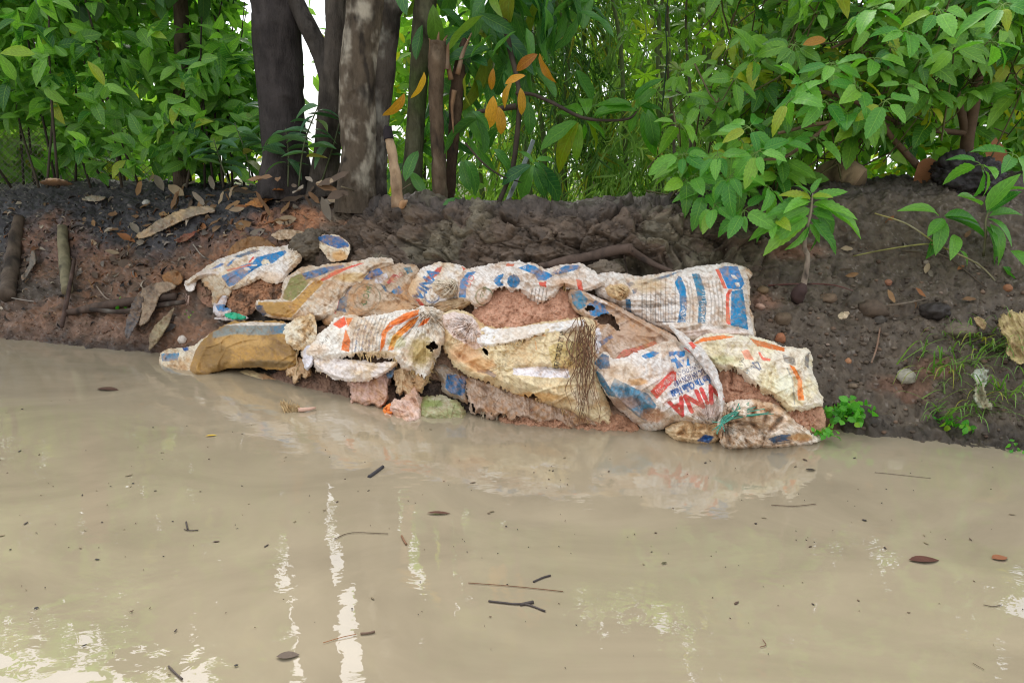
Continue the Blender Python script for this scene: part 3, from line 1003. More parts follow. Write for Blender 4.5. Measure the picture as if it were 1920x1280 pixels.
relief('sack_tail', s, [(346, 530), (356, 524), (366, 528), (364, 545), (352, 546)], m_cloth, off=.08, R=8, H=.02, disp=[folds(60, 5, 4, .006, 4)], colour=col(WHITE, seed=4, dirt=.2), seed=4)
relief('sack_tail', s, [(376, 512), (400, 510), (420, 522), (434, 542), (430, 556), (414, 556), (408, 572), (396, 566), (400, 546), (386, 540), (378, 526)], m_cloth, off=.07, R=10, H=.02, jag=3, skirt=.02, disp=[folds(50, 8, 5, .014, 75)], colour=col((190, 174, 150), base2=(166, 146, 116), seed=75, dirt=.5), seed=75)
fringe(s, [(345, 552), (352, 556), (358, 560)], (-.1, 1), 24, 8, 24, (206, 176, 160), .07, 3)

# ---- small sack behind the clod
s = sack('small blue topped sack end poking out right of the grey clod', 630, 480)
relief('sack_cloth', s, [(590, 445), (610, 440), (636, 444), (652, 456), (655, 470), (650, 486), (635, 490), (618, 488), (605, 470)], m_cloth, off=.05, R=20, H=.05, disp=[folds(80, 9, 3, .012, 5)], seed=5,
       colour=col(CREAM, seed=5, dirt=.5, prints=[([(588, 446), (610, 440), (636, 444), (653, 456), (654, 463), (634, 466), (615, 460)], (38, 96, 148))], stains=[(636, 480, 16, 10, (200, 150, 84), .8)]))

# ---- 2 olive and mustard sack
s = sack('olive, blue and red striped sack with mustard stain, pinched to a point at its right', 590, 590)
relief('sack_cloth', s, [(484, 566), (500, 566), (527, 565), (533, 548), (534, 525), (545, 517), (570, 504), (620, 499), (660, 494), (690, 489), (720, 487), (738, 491), (722, 497), (700, 506), (680, 526), (660, 540), (645, 556), (637, 570), (624, 588), (598, 596), (574, 598), (540, 597), (499, 591), (481, 577)], m_cloth, off=.075, R=36, H=.085,
       disp=[folds(-34, 8, 7, .012, 6), folds(-28, 26, 3, .016, 7), crease([(618, 585), (650, 545), (700, 505), (735, 491)], 5, -.014)], seed=6,
       colour=col((214, 200, 182), base2=(196, 176, 150), seed=6, dirt=.4, wear=.3, prints=[
           ([(533, 545), (545, 520), (560, 514), (590, 506), (590, 520), (580, 528), (572, 540), (560, 553), (545, 565), (530, 560)], (132, 128, 76)), ([(566, 513), (604, 502), (642, 496), (646, 500), (612, 512), (588, 521), (574, 524)], (52, 106, 150)),
           ([(600, 524), (631, 506), (673, 494), (684, 493), (650, 505), (616, 522), (600, 529)], RED),
           ([(484, 566), (527, 566), (546, 566), (562, 553), (578, 536), (592, 525), (603, 525), (606, 531), (592, 545), (577, 561), (562, 577), (545, 596), (510, 592), (482, 578)], (186, 138, 62), .95),
           ([(478, 572), (492, 572), (500, 588), (494, 594), (482, 582)], (44, 66, 92))], stains=[(520, 580, 30, 12, (160, 122, 66), .8), (660, 520, 40, 10, (200, 160, 90), .6)]))

# ---- 3 brown sack with round stamp
s = sack('mud brown sack with a round green stamp, second row from the left', 700, 598)
relief('sack_cloth', s, [(606, 606), (616, 585), (632, 560), (650, 540), (668, 524), (690, 507), (712, 500), (745, 500), (776, 498), (786, 512), (772, 530), (764, 545), (790, 568), (806, 578), (772, 587), (735, 594), (690, 597), (650, 606), (625, 610)], m_cloth, off=.06, R=44, H=.10,
       disp=[folds(20, 26, 3, .012, 8), folds(-50, 7, 6, .007, 9), crease([(672, 528), (690, 540), (712, 560)], 2.2, -.008), crease([(735, 550), (745, 565), (758, 580)], 2.2, -.008), pinch(800, 578, 60, 16, .012)], seed=8,
       colour=col((186, 164, 140), base2=(164, 138, 112), seed=8, dirt=.6, wear=.4, prints=[
           ([(670, 523), (690, 508), (712, 502), (718, 512), (700, 523), (684, 524)], (58, 104, 154)), ([(704, 520), (724, 512), (728, 520), (712, 532), (702, 530)], (196, 190, 190)), ([(724, 530), (738, 513), (744, 516), (730, 533)], (164, 56, 62)),
           ([(733, 546), (748, 536), (757, 545), (750, 553), (738, 551)], (56, 112, 150)), ([(711, 530), (722, 536), (731, 550), (722, 546)], (84, 104, 120)),
           ([(640, 545), (656, 531), (668, 526), (654, 546), (650, 575), (642, 582), (636, 565)], (112, 118, 124)), ([(630, 560), (640, 556), (650, 586), (628, 582)], (84, 98, 116)), ([(620, 578), (632, 552), (638, 556), (629, 590)], (176, 76, 72)),
           ([(756, 502), (770, 500), (774, 510), (764, 514)], (84, 116, 128))],
           rings=[(688, 558, 25, 1.4, (92, 92, 70), .7), (688, 558, 17, 1.0, (110, 104, 82), .5)], texts=[('GOM', 686, 574, -72, 11, GREEN, {'bold': .3}), ('CHO', 738, 532, -42, 8, (178, 70, 74))],
           stains=[(740, 575, 40, 12, (190, 150, 110), .7)]))

# ---- 4 upright VINA sack
s = sack('white sack with upright blue letters and a bunched tied neck, top row', 820, 575)
relief('sack_cloth', s, [(764, 545), (776, 520), (798, 503), (824, 496), (850, 497), (867, 502), (877, 512), (872, 535), (864, 552), (846, 562), (826, 570), (808, 577), (790, 574), (772, 560)], m_cloth, off=.085, R=36, H=.075,
       disp=[folds(-55, 10, 5, .010, 10), pinch(800, 577, 46, 18, .012), crease([(772, 556), (786, 540), (800, 515)], 5, .008)], seed=10,
       colour=col(WHITE, base2=CREAM, seed=10, dirt=.4, wear=.3, prints=[
           ([(795, 525), (819, 503), (831, 498), (825, 511), (808, 525), (799, 528)], (206, 76, 68)), ([(774, 560), (786, 560), (796, 572), (788, 577)], RED), ([(866, 499), (878, 508), (872, 514)], RED)],
           rings=[(810, 553, 14, 2.0, (70, 110, 160), .7)], texts=[('VINA', 789, 565, -58, 19, (0, 118, 174), {'bold': 1.1})], stains=[(770, 540, 18, 26, (198, 158, 112), .7)]))
relief('tied_neck', s, [(810, 534), (818, 522), (834, 527), (850, 522), (862, 530), (859, 544), (846, 558), (828, 558), (814, 548)], m_cloth, off=.14, R=14, H=.035, disp=[pinch(856, 532, 60, 34, .020, 3), folds(10, 5, 4, .010, 11)], colour=col((212, 196, 172), base2=(190, 166, 136), seed=11, dirt=.45), seed=11)
relief('tied_neck', s, [(796, 580), (815, 570), (850, 560), (885, 556), (890, 564), (860, 580), (830, 588), (810, 592)], m_cloth, off=.12, R=10, H=.03, disp=[folds(-14, 4, 9, .016, 12)], colour=col((176, 148, 112), base2=(142, 118, 88), seed=12, dirt=.55), seed=12)

# ---- 5 centre sack torn open over pink clay
s = sack('white sack with blue print torn wide open over pink clay, top row centre', 970, 600)
relief('soil_fill', s, [(880, 600), (895, 570), (915, 548), (960, 532), (1010, 532), (1062, 540), (1075, 570), (1090, 604), (1060, 618), (1000, 624), (930, 630), (895, 620)], m_clay, off=.075, R=40, H=.075, disp=[soil_disp(.020, 12, 9)], colour=soil_colour((220, 168, 138), (184, 134, 106), 9, .4), skirt=.15)
relief('sack_cloth', s, [(860, 558), (859, 530), (869, 512), (886, 505), (930, 496), (960, 494), (1000, 497), (1026, 508), (1048, 501), (1080, 496), (1102, 503), (1122, 516), (1136, 528), (1112, 540), (1092, 546), (1068, 534), (1052, 532), (1045, 545), (1032, 558), (1018, 566), (1002, 560), (986, 547), (960, 540), (936, 538), (922, 548), (912, 566), (896, 572), (880, 566)], m_cloth, off=.125, R=26, H=.06,
       disp=[folds(-6, 16, 4, .012, 13), folds(40, 8, 4, .006, 14), crease([(1028, 510), (1036, 518), (1060, 515)], 4, -.012), crease([(978, 524), (1000, 532), (1040, 535)], 4, .012)], seed=13, jag=1.8, tears=[([(936, 538), (960, 542), (985, 550), (1003, 562), (1020, 566), (1045, 547), (1060, 534)], 9), ([(862, 560), (896, 572), (922, 550)], 4)],
       colour=col(WHITE, base2=(212, 200, 186), seed=13, dirt=.35, wear=.3, prints=[
           ([(860, 557), (863, 527), (876, 511), (893, 509), (880, 522), (874, 542), (874, 558)], BLUE), ([(926, 525), (934, 516), (944, 513), (943, 520), (937, 527), (945, 534), (934, 537), (928, 531)], BLUE), ('ell', (40, 108, 150), 963, 527, 12, 12.5),
           ([(972, 502), (990, 496), (1001, 498), (1016, 507), (1032, 513), (1036, 518), (1024, 525), (1009, 526), (1003, 515), (984, 508)], BLUE), ([(1035, 511), (1059, 498), (1084, 496), (1089, 503), (1066, 510), (1043, 515)], (46, 112, 160)),
           ([(1010, 529), (1024, 528), (1024, 538), (1012, 537)], RED), ([(1080, 523), (1090, 526), (1094, 545), (1084, 543)], RED), ([(950, 494), (965, 495), (962, 499), (948, 499)], (206, 110, 84))],
           rings=[(908, 556, 16, 1.6, (60, 110, 80), .8)], texts=[('UO', 880, 540, -62, 11, (216, 120, 110)), ('GOM', 905, 560, -70, 7, GREEN), ('VI', 978, 503, 20, 6, WHITE), ('NA', 1040, 512, -18, 6, WHITE)],
           lines=[([(998 + 7 * k, 541), (994 + 7 * k, 566)], 1.0, (70, 64, 60), .7) for k in range(5)], stains=[(1060, 530, 30, 10, (196, 150, 110), .5)]))
fringe(s, [(940, 540), (965, 543), (985, 550), (1005, 563), (1025, 564), (1045, 548)], (0, 1), 60, 4, 20, (226, 214, 184), .15, 5)
fringe(s, [(1050, 530), (1058, 534), (1068, 536)], (-.35, 1), 34, 8, 26, (222, 190, 130), .16, 6)
fringe(s, [(862, 560), (885, 566), (905, 572)], (.1, 1), 26, 3, 11, (206, 184, 148), .14, 8)

# ---- 6 blue striped sack
s = sack('white sack with two upright blue bars and blue right hem, top row right end', 1290, 625)
relief('sack_cloth', s, [(1120, 520), (1140, 514), (1165, 514), (1192, 522), (1240, 517), (1290, 507), (1340, 499), (1372, 496), (1392, 502), (1400, 516), (1396, 536), (1399, 560), (1402, 592), (1408, 616), (1412, 630), (1390, 634), (1340, 634), (1300, 640), (1268, 626), (1230, 608), (1200, 594), (1168, 574), (1140, 560), (1120, 548)], m_cloth, off=.06, R=46, H=.105,
       disp=[crease([(1150, 573), (1180, 574), (1235, 573), (1265, 569)], 3, -.014), crease([(1160, 564), (1190, 562), (1225, 562)], 3, .008), crease([(1160, 584), (1190, 581), (1230, 580)], 3, .008), folds(4, 13, 4, .008, 15), folds(85, 9, 3, .005, 16), folds(-12, 30, 2, .014, 17), crease([(1270, 620), (1330, 612), (1400, 618)], 4, -.010)], seed=15,
       colour=col(WHITE, base2=(214, 204, 190), seed=15, dirt=.38, wear=.22, prints=[
           ([(1265, 529), (1272, 518), (1277, 519), (1286, 541), (1288, 570), (1285, 605), (1270, 605), (1275, 579), (1274, 552)], (6, 124, 172)), ([(1297, 513), (1311, 513), (1321, 541), (1325, 570), (1322, 606), (1308, 606), (1310, 570), (1305, 540)], (50, 122, 152)),
           ([(1348, 504), (1358, 499), (1383, 499), (1396, 532), (1389, 542), (1364, 541), (1357, 524)], (0, 124, 184)), ([(1372, 546), (1392, 542), (1398, 575), (1403, 619), (1385, 613), (1369, 610), (1371, 570)], (8, 124, 170)),
           ([(1341, 504), (1348, 505), (1363, 541), (1357, 541)], (222, 96, 78)), ([(1361, 552), (1366, 543), (1374, 543), (1368, 552), (1367, 570), (1370, 609), (1362, 607), (1361, 570)], (222, 96, 78)),
           ([(1174, 531), (1185, 528), (1191, 533), (1181, 538)], STEEL), ([(1185, 543), (1196, 540), (1193, 550), (1186, 551)], STEEL), ([(1173, 561), (1182, 560), (1184, 586), (1174, 583)], (60, 106, 136)),
           ([(1195, 533), (1240, 518), (1280, 507), (1257, 518), (1204, 536)], (96, 118, 138)), ([(1370, 514), (1378, 516), (1384, 524), (1374, 522)], WHITE), ([(1378, 530), (1386, 530), (1388, 538), (1380, 536)], WHITE)],
           lines=[([(x, 530 - (x - 1200) * .12), (x, 601)], 1.1, (74, 72, 76), .55) for x in (1204, 1212, 1220, 1229, 1239, 1248, 1266)] + [([(1229, 603), (1266, 604)], 1.2, (74, 72, 76), .75)] + [([(1204, y), (1266, y - 2)], .8, (110, 104, 104), .45) for y in (541, 553, 590)]
                 + [([(x, 560), (x + 1, 603)], 1.6, (128, 136, 150), .45) for x in (1234, 1243, 1253, 1259)] + [([(x, 528), (x + 6, 565), (x + 5, 603)], 1.8, (122, 112, 104), .5) for x in (1288, 1294, 1328, 1335, 1342, 1349)],
           texts=[('NGUYÊN LIỆU', 1284, 604, -86, 7.5, WHITE, {'width': 38}), ('HƯỚNG DẪN SỬ DỤNG', 1321, 605, -87, 7.5, WHITE, {'width': 62})],
           stains=[(1160, 545, 22, 16, (206, 164, 104), .8), (1215, 535, 40, 16, (196, 164, 118), .6), (1330, 625, 70, 9, (206, 180, 166), .7)]))
relief('bunched_corner', s, [(1136, 540), (1146, 532), (1165, 532), (1180, 540), (1176, 556), (1160, 564), (1144, 556)], m_cloth, off=.155, R=13, H=.03, disp=[pinch(1178, 550, 40, 24, .014, 5), folds(20, 5, 3, .008, 18)], colour=col((206, 176, 132), base2=(182, 146, 100), seed=18, dirt=.5), seed=18)
relief('stitched_hem', s, [(1388, 500), (1398, 502), (1411, 512), (1408, 520), (1403, 524), (1406, 545), (1404, 570), (1412, 590), (1410, 606), (1416, 628), (1408, 632), (1402, 612), (1396, 580), (1393, 545), (1398, 522)], m_cloth, off=.07, R=6, H=.015, disp=[folds(0, 5, 3, .008, 19)], colour=col((206, 188, 166), base2=(186, 160, 130), seed=19, dirt=.5), seed=19)

# ---- 7 muddy folded sack
s = sack('mud smeared grey sack folded between the blue barred sack and the red lettered sack', 1170, 675)
relief('soil_fill', s, [(1085, 572), (1120, 575), (1160, 590), (1165, 625), (1140, 640), (1112, 640), (1095, 610)], m_clay, off=.09, R=20, H=.03, disp=[soil_disp(.018, 9, 11)], colour=soil_colour((176, 138, 112), (128, 98, 78), 11, .6), skirt=.12)
relief('sack_cloth', s, [(1070, 546), (1088, 544), (1105, 556), (1135, 566), (1165, 580), (1195, 600), (1230, 615), (1262, 634), (1268, 644), (1232, 652), (1190, 664), (1150, 680), (1125, 690), (1112, 675), (1111, 640), (1112, 618), (1120, 606), (1104, 594), (1084, 584), (1074, 570)], m_cloth, off=.125, R=26, H=.06, holes=[[(1096, 578), (1108, 572), (1116, 578), (1106, 584)], [(1114, 596), (1135, 588), (1148, 590), (1156, 606), (1164, 622), (1156, 618), (1145, 606), (1128, 608)]],
       disp=[folds(28, 18, 4, .012, 20), folds(-30, 8, 3, .006, 21), crease([(1130, 572), (1170, 592), (1215, 618), (1250, 640)], 3, -.010)], seed=20, hole_jag=2.5,
       colour=col((196, 172, 152), base2=(176, 146, 122), seed=20, dirt=.5, wear=.35, prints=[
           ([(1070, 546), (1088, 545), (1102, 560), (1098, 574), (1084, 582), (1074, 570)], (60, 124, 150)), ([(1100, 572), (1116, 563), (1132, 571), (1142, 587), (1126, 593), (1108, 592)], (44, 118, 166)),
           ([(1100, 548), (1120, 556), (1150, 575), (1140, 572), (1112, 560)], WHITE), ([(1110, 616), (1124, 614), (1130, 640), (1122, 662), (1110, 665)], (224, 222, 226)), ([(1123, 641), (1147, 626), (1150, 633), (1128, 648)], (70, 110, 148)),
           ([(1152, 674), (1168, 656), (1196, 650), (1228, 638), (1236, 650), (1200, 664), (1165, 680)], (188, 88, 70), .8)], stains=[(1190, 625, 50, 18, (182, 148, 122), .7)]))

# ---- 8 red lettered sack, upside down
s = sack('white sack with large upside down red letters and a muddy blue hem, bottom row', 1240, 790)
relief('sack_cloth', s, [(1113, 684), (1122, 670), (1135, 661), (1144, 674), (1165, 674), (1195, 662), (1240, 646), (1264, 640), (1292, 650), (1312, 664), (1332, 690), (1346, 718), (1354, 750), (1352, 776), (1342, 792), (1325, 800), (1300, 796), (1272, 786), (1256, 790), (1236, 802), (1212, 804), (1192, 790), (1165, 766), (1145, 746), (1128, 716)], m_cloth, off=.155, R=52, H=.125,
       disp=[overlap([(1252, 652), (1262, 690), (1268, 710), (1265, 735), (1259, 760), (1266, 790)], 40, .022, -1), crease([(1180, 690), (1192, 715), (1186, 740)], 5, .010), crease([(1150, 700), (1190, 722), (1225, 745)], 7, -.012), crease([(1140, 735), (1170, 756), (1205, 782)], 4, .010), folds(35, 22, 3, .010, 22), folds(-30, 8, 4, .005, 23), pinch(1330, 798, 44, 18, .014)], seed=22,
       colour=col((228, 220, 212), base2=(218, 204, 188), seed=22, dirt=.3, wear=.25, prints=[
           ([(1202, 667), (1224, 658), (1236, 661), (1226, 669), (1210, 672)], BLUE), ([(1253, 660), (1283, 657), (1288, 660), (1294, 685), (1279, 687), (1265, 693), (1259, 678)], (0, 124, 186)), ([(1281, 651), (1297, 654), (1311, 665), (1294, 662)], RED),
           ([(1219, 733), (1263, 691), (1268, 708), (1232, 748)], (214, 66, 62)),
           ([(1113, 681), (1130, 662), (1141, 667), (1144, 690), (1126, 692)], (52, 104, 138)), ([(1114, 690), (1130, 704), (1148, 736), (1142, 744), (1124, 716)], (24, 116, 152)), ([(1152, 708), (1185, 725), (1216, 738), (1231, 760), (1212, 790), (1198, 782), (1176, 764), (1157, 745), (1140, 741), (1146, 722)], (30, 118, 150), .92),
           ([(1262, 700), (1268, 696), (1268, 716), (1264, 712)], (214, 66, 62))],
           texts=[('A5', 1289, 659, 163, 26, WHITE, {'bold': .8}), ('HIỆU QUẢ TỐI ƯU', 1262, 699, 136, 8.5, WHITE, {'width': 48}), ('DÙNG CHO CÁ', 1310, 681, 158, 8.5, NAVY, {'width': 46}), ('THỨC ĂN HỖN HỢP', 1328, 687, 158, 11, NAVY, {'width': 72, 'bold': .35}),
                  ('Niềm Tin Chăn Nuôi', 1338, 698, 157, 13, (6, 92, 156), {'width': 88, 'bold': .8}), ('ViNA', 1343, 716, 157, 34, (208, 58, 56), {'width': 98, 'bold': 2.0})],
           stains=[(1195, 716, 20, 8, (196, 140, 70), .8), (1170, 755, 34, 14, (152, 116, 92), .75), (1225, 780, 30, 14, (184, 132, 88), .8), (1165, 700, 40, 24, (206, 176, 140), .5), (1325, 770, 30, 16, (190, 150, 130), .5)]))
relief('folded_edge', s, [(1256, 610), (1268, 618), (1292, 638), (1316, 654), (1338, 684), (1350, 715), (1356, 750), (1354, 778), (1348, 745), (1340, 718), (1322, 690), (1298, 662), (1278, 640)], m_cloth, off=.29, R=7, H=.015, disp=[folds(48, 6, 8, .004, 24)], colour=col((214, 208, 202), seed=24, dirt=.25, prints=[([(1290, 643), (1296, 640), (1306, 648), (1300, 655)], RED)]), seed=24, jag=.5, skirt=.02)

# ---- 9 rightmost sack
s = sack('pale sack with orange stripes and a ragged tear over pink clay, furthest right', 1450, 770)
relief('soil_fill', s, [(1342, 680), (1368, 676), (1405, 690), (1445, 712), (1488, 742), (1534, 752), (1547, 776), (1546, 812), (1510, 815), (1478, 800), (1440, 775), (1390, 760), (1348, 750)], m_clay, off=.11, R=34, H=.07, disp=[soil_disp(.018, 13, 13), crease([(1370, 690), (1372, 715), (1368, 730), (1390, 735)], 2, -.02)], colour=soil_colour((216, 166, 136), (184, 136, 108), 13, .35), skirt=.15)
relief('sack_cloth', s, [(1297, 646), (1318, 632), (1354, 628), (1400, 633), (1440, 642), (1475, 654), (1515, 656), (1519, 668), (1520, 700), (1531, 725), (1541, 750), (1538, 759), (1506, 765), (1482, 768), (1458, 744), (1430, 731), (1406, 715), (1393, 700), (1377, 690), (1356, 688), (1344, 684), (1332, 674), (1314, 662)], m_cloth, off=.165, R=34, H=.075,
       disp=[crease([(1484, 660), (1488, 700), (1500, 745)], 4, -.010), crease([(1515, 657), (1500, 680), (1510, 720)], 4, .010), folds(25, 26, 3, .012, 25), folds(70, 9, 4, .005, 26), crease([(1318, 645), (1370, 650), (1420, 650)], 3, -.006)], seed=25, jag=1.6, tears=[([(1350, 688), (1376, 690), (1393, 701), (1406, 716), (1430, 732), (1458, 745), (1482, 768)], 9)],
       colour=col((226, 214, 194), base2=(222, 212, 176), seed=25, dirt=.25, wear=.3, stain=(196, 160, 110), prints=[
           ([(1300, 643), (1318, 633), (1354, 628), (1378, 631), (1352, 636), (1320, 640), (1305, 645)], ORANGE), ([(1405, 634), (1435, 641), (1472, 652), (1470, 659), (1443, 654), (1420, 648)], (206, 108, 50)),
           ([(1390, 658), (1403, 655), (1414, 675), (1397, 673)], (232, 158, 130)), ([(1421, 661), (1426, 660), (1431, 670), (1445, 672), (1444, 677), (1429, 675)], (226, 110, 90)),
           ([(1480, 684), (1490, 687), (1503, 712), (1508, 750), (1496, 750), (1495, 713), (1488, 698)], (236, 134, 58)), ([(1518, 660), (1516, 690), (1508, 685), (1510, 668)], (120, 116, 112))],
           lines=[([(1468 + 2.6 * k, 664 + 1.0 * k), (1472 + 2.4 * k, 678 + .8 * k)], 1.1, (132, 126, 120), .85) for k in range(9)] + [([(1476, 690), (1486, 712), (1490, 757)], 2.0, (112, 128, 138), .6), ([(1411, 680), (1421, 679), (1427, 692), (1413, 688)], 1.4, (62, 90, 128), .8), ([(1411, 680), (1424, 694)], 1.4, (62, 90, 128), .8)],
           texts=[('1190', 1391, 693, -78, 8, (80, 92, 92)), ('VINA', 1401, 702, -50, 6, (90, 120, 136))], stains=[(1350, 675, 36, 10, (186, 180, 130), .6), (1470, 720, 30, 20, (226, 226, 204), .5)]))
fringe(s, [(1350, 688), (1376, 690), (1393, 701), (1406, 716), (1430, 732), (1458, 745), (1480, 768)], (-.15, 1), 95, 4, 19, (228, 222, 190), .20, 9)
fringe(s, [(1460, 748), (1475, 762), (1490, 768)], (-.5, .9), 26, 10, 22, (214, 176, 112), .2, 10)
fringe(s, [(1500, 766), (1536, 758)], (.3, -.6), 10, 6, 16, (222, 206, 170), .2, 11)

# ---- 10 crumpled cloth at the water
s = thing('crumpled_sack', 'crumpled muddy empty sack lying at the water under the rightmost sack', 'sack', at(1400, 820, float(base_depth(1400, 820)) - .2))
relief('crumpled_cloth', s, [(1346, 792), (1352, 774), (1366, 756), (1400, 752), (1440, 756), (1466, 768), (1488, 790), (1516, 812), (1540, 826), (1500, 832), (1450, 836), (1400, 838), (1366, 842), (1352, 826)], m_cloth, off=.16, R=26, H=.05, disp=[crumple(40, .06, 1), folds(25, 14, 7, .022, 27), pinch(1356, 796, 70, 14, .02)], seed=27, jag=3,
       colour=col((230, 216, 198), base2=(206, 178, 148), seed=27, dirt=.32, prints=[([(1440, 822), (1460, 815), (1482, 814), (1486, 824), (1450, 830)], (60, 108, 150)), ([(1368, 760), (1380, 758), (1384, 775), (1372, 782)], WHITE)], stains=[(1420, 795, 40, 12, (176, 146, 116), .7), (1500, 820, 24, 8, (214, 168, 110), .8)]))
relief('crumpled_cloth', s, [(1244, 806), (1262, 796), (1290, 784), (1318, 792), (1345, 786), (1356, 800), (1350, 822), (1330, 832), (1300, 832), (1268, 826)], m_cloth, off=.20, R=18, H=.05, disp=[crumple(24, .03, 5), folds(-10, 9, 7, .016, 28)], seed=28,
       colour=col((216, 186, 144), base2=(188, 150, 106), seed=28, dirt=.35, prints=[([(1306, 826), (1322, 814), (1340, 818), (1330, 830)], (44, 104, 166)), ([(1244, 806), (1280, 790), (1284, 795), (1250, 812)], (222, 200, 164))]))
relief('crumpled_cloth', s, [(1354, 796), (1368, 798), (1376, 812), (1368, 836), (1358, 842), (1354, 820)], m_cloth, off=.25, R=8, H=.02, disp=[folds(85, 5, 5, .010, 29)], seed=29, colour=col((226, 206, 172), base2=(206, 170, 120), seed=29, dirt=.35))

# ---- 11 mustard sack at the left
s = sack('plump mustard brown sack with a pale tied neck, bottom row left end', 460, 690)
relief('sack_cloth', s, [(361, 706), (362, 682), (374, 652), (398, 626), (428, 609), (470, 604), (540, 607), (548, 622), (552, 650), (556, 676), (545, 686), (520, 690), (480, 684), (430, 685), (400, 692), (378, 706)], m_cloth, off=.14, R=42, H=.10,
       disp=[folds(4, 26, 4, .008, 30), crease([(366, 695), (382, 655), (405, 625)], 5, .010), folds(20, 9, 4, .003, 31)], seed=30,
       colour=col((172, 130, 66), base2=(146, 112, 62), seed=30, dirt=.3, wear=.3, stain=(122, 92, 52), prints=[([(400, 622), (428, 609), (470, 604), (542, 607), (546, 625), (490, 628), (440, 627), (398, 634)], (118, 138, 142), .8), ([(505, 612), (542, 609), (544, 622), (510, 626)], (66, 116, 142)), ([(420, 609), (470, 603), (540, 606), (520, 610), (450, 610)], (216, 204, 190))],
           stains=[(450, 640, 60, 14, (190, 150, 92), .6), (400, 670, 34, 28, (120, 92, 52), .7), (500, 682, 60, 8, (98, 80, 52), .7)]))
relief('tied_neck', s, [(522, 640), (526, 634), (533, 612), (558, 596), (586, 588), (592, 608), (590, 636), (580, 652), (556, 656), (540, 648)], m_cloth, off=.20, R=18, H=.045, disp=[crumple(20, .018, 6), pinch(588, 592, 60, 16, .012), folds(-40, 7, 5, .006, 32)], colour=col((226, 214, 190), base2=(212, 188, 150), seed=32, dirt=.45, stain=(196, 144, 76)), seed=32)
relief('sack_tail', s, [(300, 664), (312, 656), (340, 654), (362, 652), (385, 634), (402, 622), (386, 648), (372, 676), (366, 706), (340, 712), (306, 708)], m_cloth, off=.12, R=14, H=.03, disp=[folds(-55, 8, 5, .010, 33)], colour=col((214, 200, 176), base2=(192, 168, 132), seed=33, dirt=.4, prints=[([(302, 663), (336, 661), (334, 675), (304, 677)], (74, 128, 158)), ([(342, 652), (354, 650), (354, 657), (344, 658)], (40, 84, 140))]), seed=33)
fringe(s, [(560, 650), (556, 670), (560, 690)], (-.2, 1), 40, 6, 26, (206, 176, 132), .22, 12)

# ---- 12 orange banded sack
s = sack('white sack with orange bands and rows of small print, shredded lower edge, bottom row', 700, 690)
relief('sack_cloth', s, [(566, 664), (574, 650), (592, 634), (614, 618), (626, 604), (648, 594), (680, 597), (720, 592), (768, 583), (800, 576), (818, 580), (832, 592), (835, 618), (828, 645), (815, 668), (806, 690), (796, 712), (786, 706), (776, 694), (758, 690), (742, 672), (725, 664), (700, 668), (670, 664), (645, 668), (610, 672), (588, 676)], m_cloth, off=.15, R=40, H=.095, holes=[[(798, 648), (812, 640), (822, 644), (816, 656), (802, 656)]],
       disp=[folds(-58, 8, 7, .010, 34), pinch(800, 582, 90, 26, .016), folds(-20, 24, 3, .010, 35), crease([(655, 598), (662, 630), (656, 660)], 4, -.010)], seed=34, jag=2.0, hole_jag=2.5, tears=[([(640, 668), (700, 668), (725, 664), (745, 676), (770, 694), (796, 712)], 9), ([(828, 645), (806, 690), (796, 712)], 9)],
       colour=col((230, 222, 210), base2=(216, 202, 180), seed=34, dirt=.3, wear=.25, prints=[
           ([(624, 608), (634, 600), (646, 593), (650, 608), (637, 616)], (232, 96, 62)), ([(648, 596), (662, 596), (652, 613)], ORANGE), ([(648, 616), (657, 639), (655, 660), (639, 656), (643, 638)], (230, 120, 58)),
           ([(712, 660), (716, 622), (731, 604), (757, 588), (786, 580), (784, 590), (756, 604), (738, 612), (725, 624), (721, 648)], ORANGE), ([(727, 657), (736, 629), (748, 619), (768, 601), (786, 593), (775, 612), (757, 626), (744, 638), (738, 655)], (236, 140, 54)), ([(783, 613), (793, 600), (808, 594), (800, 606)], ORANGE)],
           lines=[([(672 + 7 * k, 599 - k), (662 + 6.4 * k, 630), (660 + 6.2 * k, 664)], 1.0, (84, 90, 104), .5) for k in range(9)] + [([(745, 650), (764, 622), (790, 597)], 2.2, (110, 116, 130), .6), ([(730, 612), (752, 607), (780, 593)], 1.8, (120, 120, 136), .5)],
           texts=[('Methionine + Cystine', 679, 660, -80, 4.6, (90, 104, 132), {'width': 54}), ('Hàm lượng số tối', 667, 661, -79, 4.6, (90, 104, 132), {'width': 46}), ('Protein thô max', 691, 662, -82, 4.6, (90, 104, 132), {'width': 42}), ('A CÔNG TY', 597, 657, -49, 6.5, (70, 62, 58), {'width': 34})],
           stains=[(790, 660, 30, 34, (172, 146, 86), .85), (745, 640, 16, 14, (176, 168, 90), .5), (590, 655, 24, 12, (222, 190, 160), .5), (700, 665, 50, 8, (206, 170, 110), .6)]))
relief('loose_flap', s, [(584, 672), (610, 670), (650, 674), (700, 682), (738, 678), (752, 674), (736, 690), (712, 706), (680, 714), (645, 714), (615, 702), (592, 690)], m_cloth, off=.17, R=10, H=.025, jag=2.5, disp=[folds(10, 12, 5, .010, 36), crease([(595, 673), (640, 678), (700, 688)], 3, -.008)], colour=col((226, 214, 206), base2=(218, 198, 168), seed=36, dirt=.2), seed=36)
relief('loose_flap', s, [(570, 646), (586, 648), (588, 668), (584, 684), (575, 694), (570, 672)], m_cloth, off=.2, R=8, H=.02, disp=[folds(80, 6, 4, .006, 37)], colour=col((220, 216, 220), seed=37, dirt=.2), seed=37)
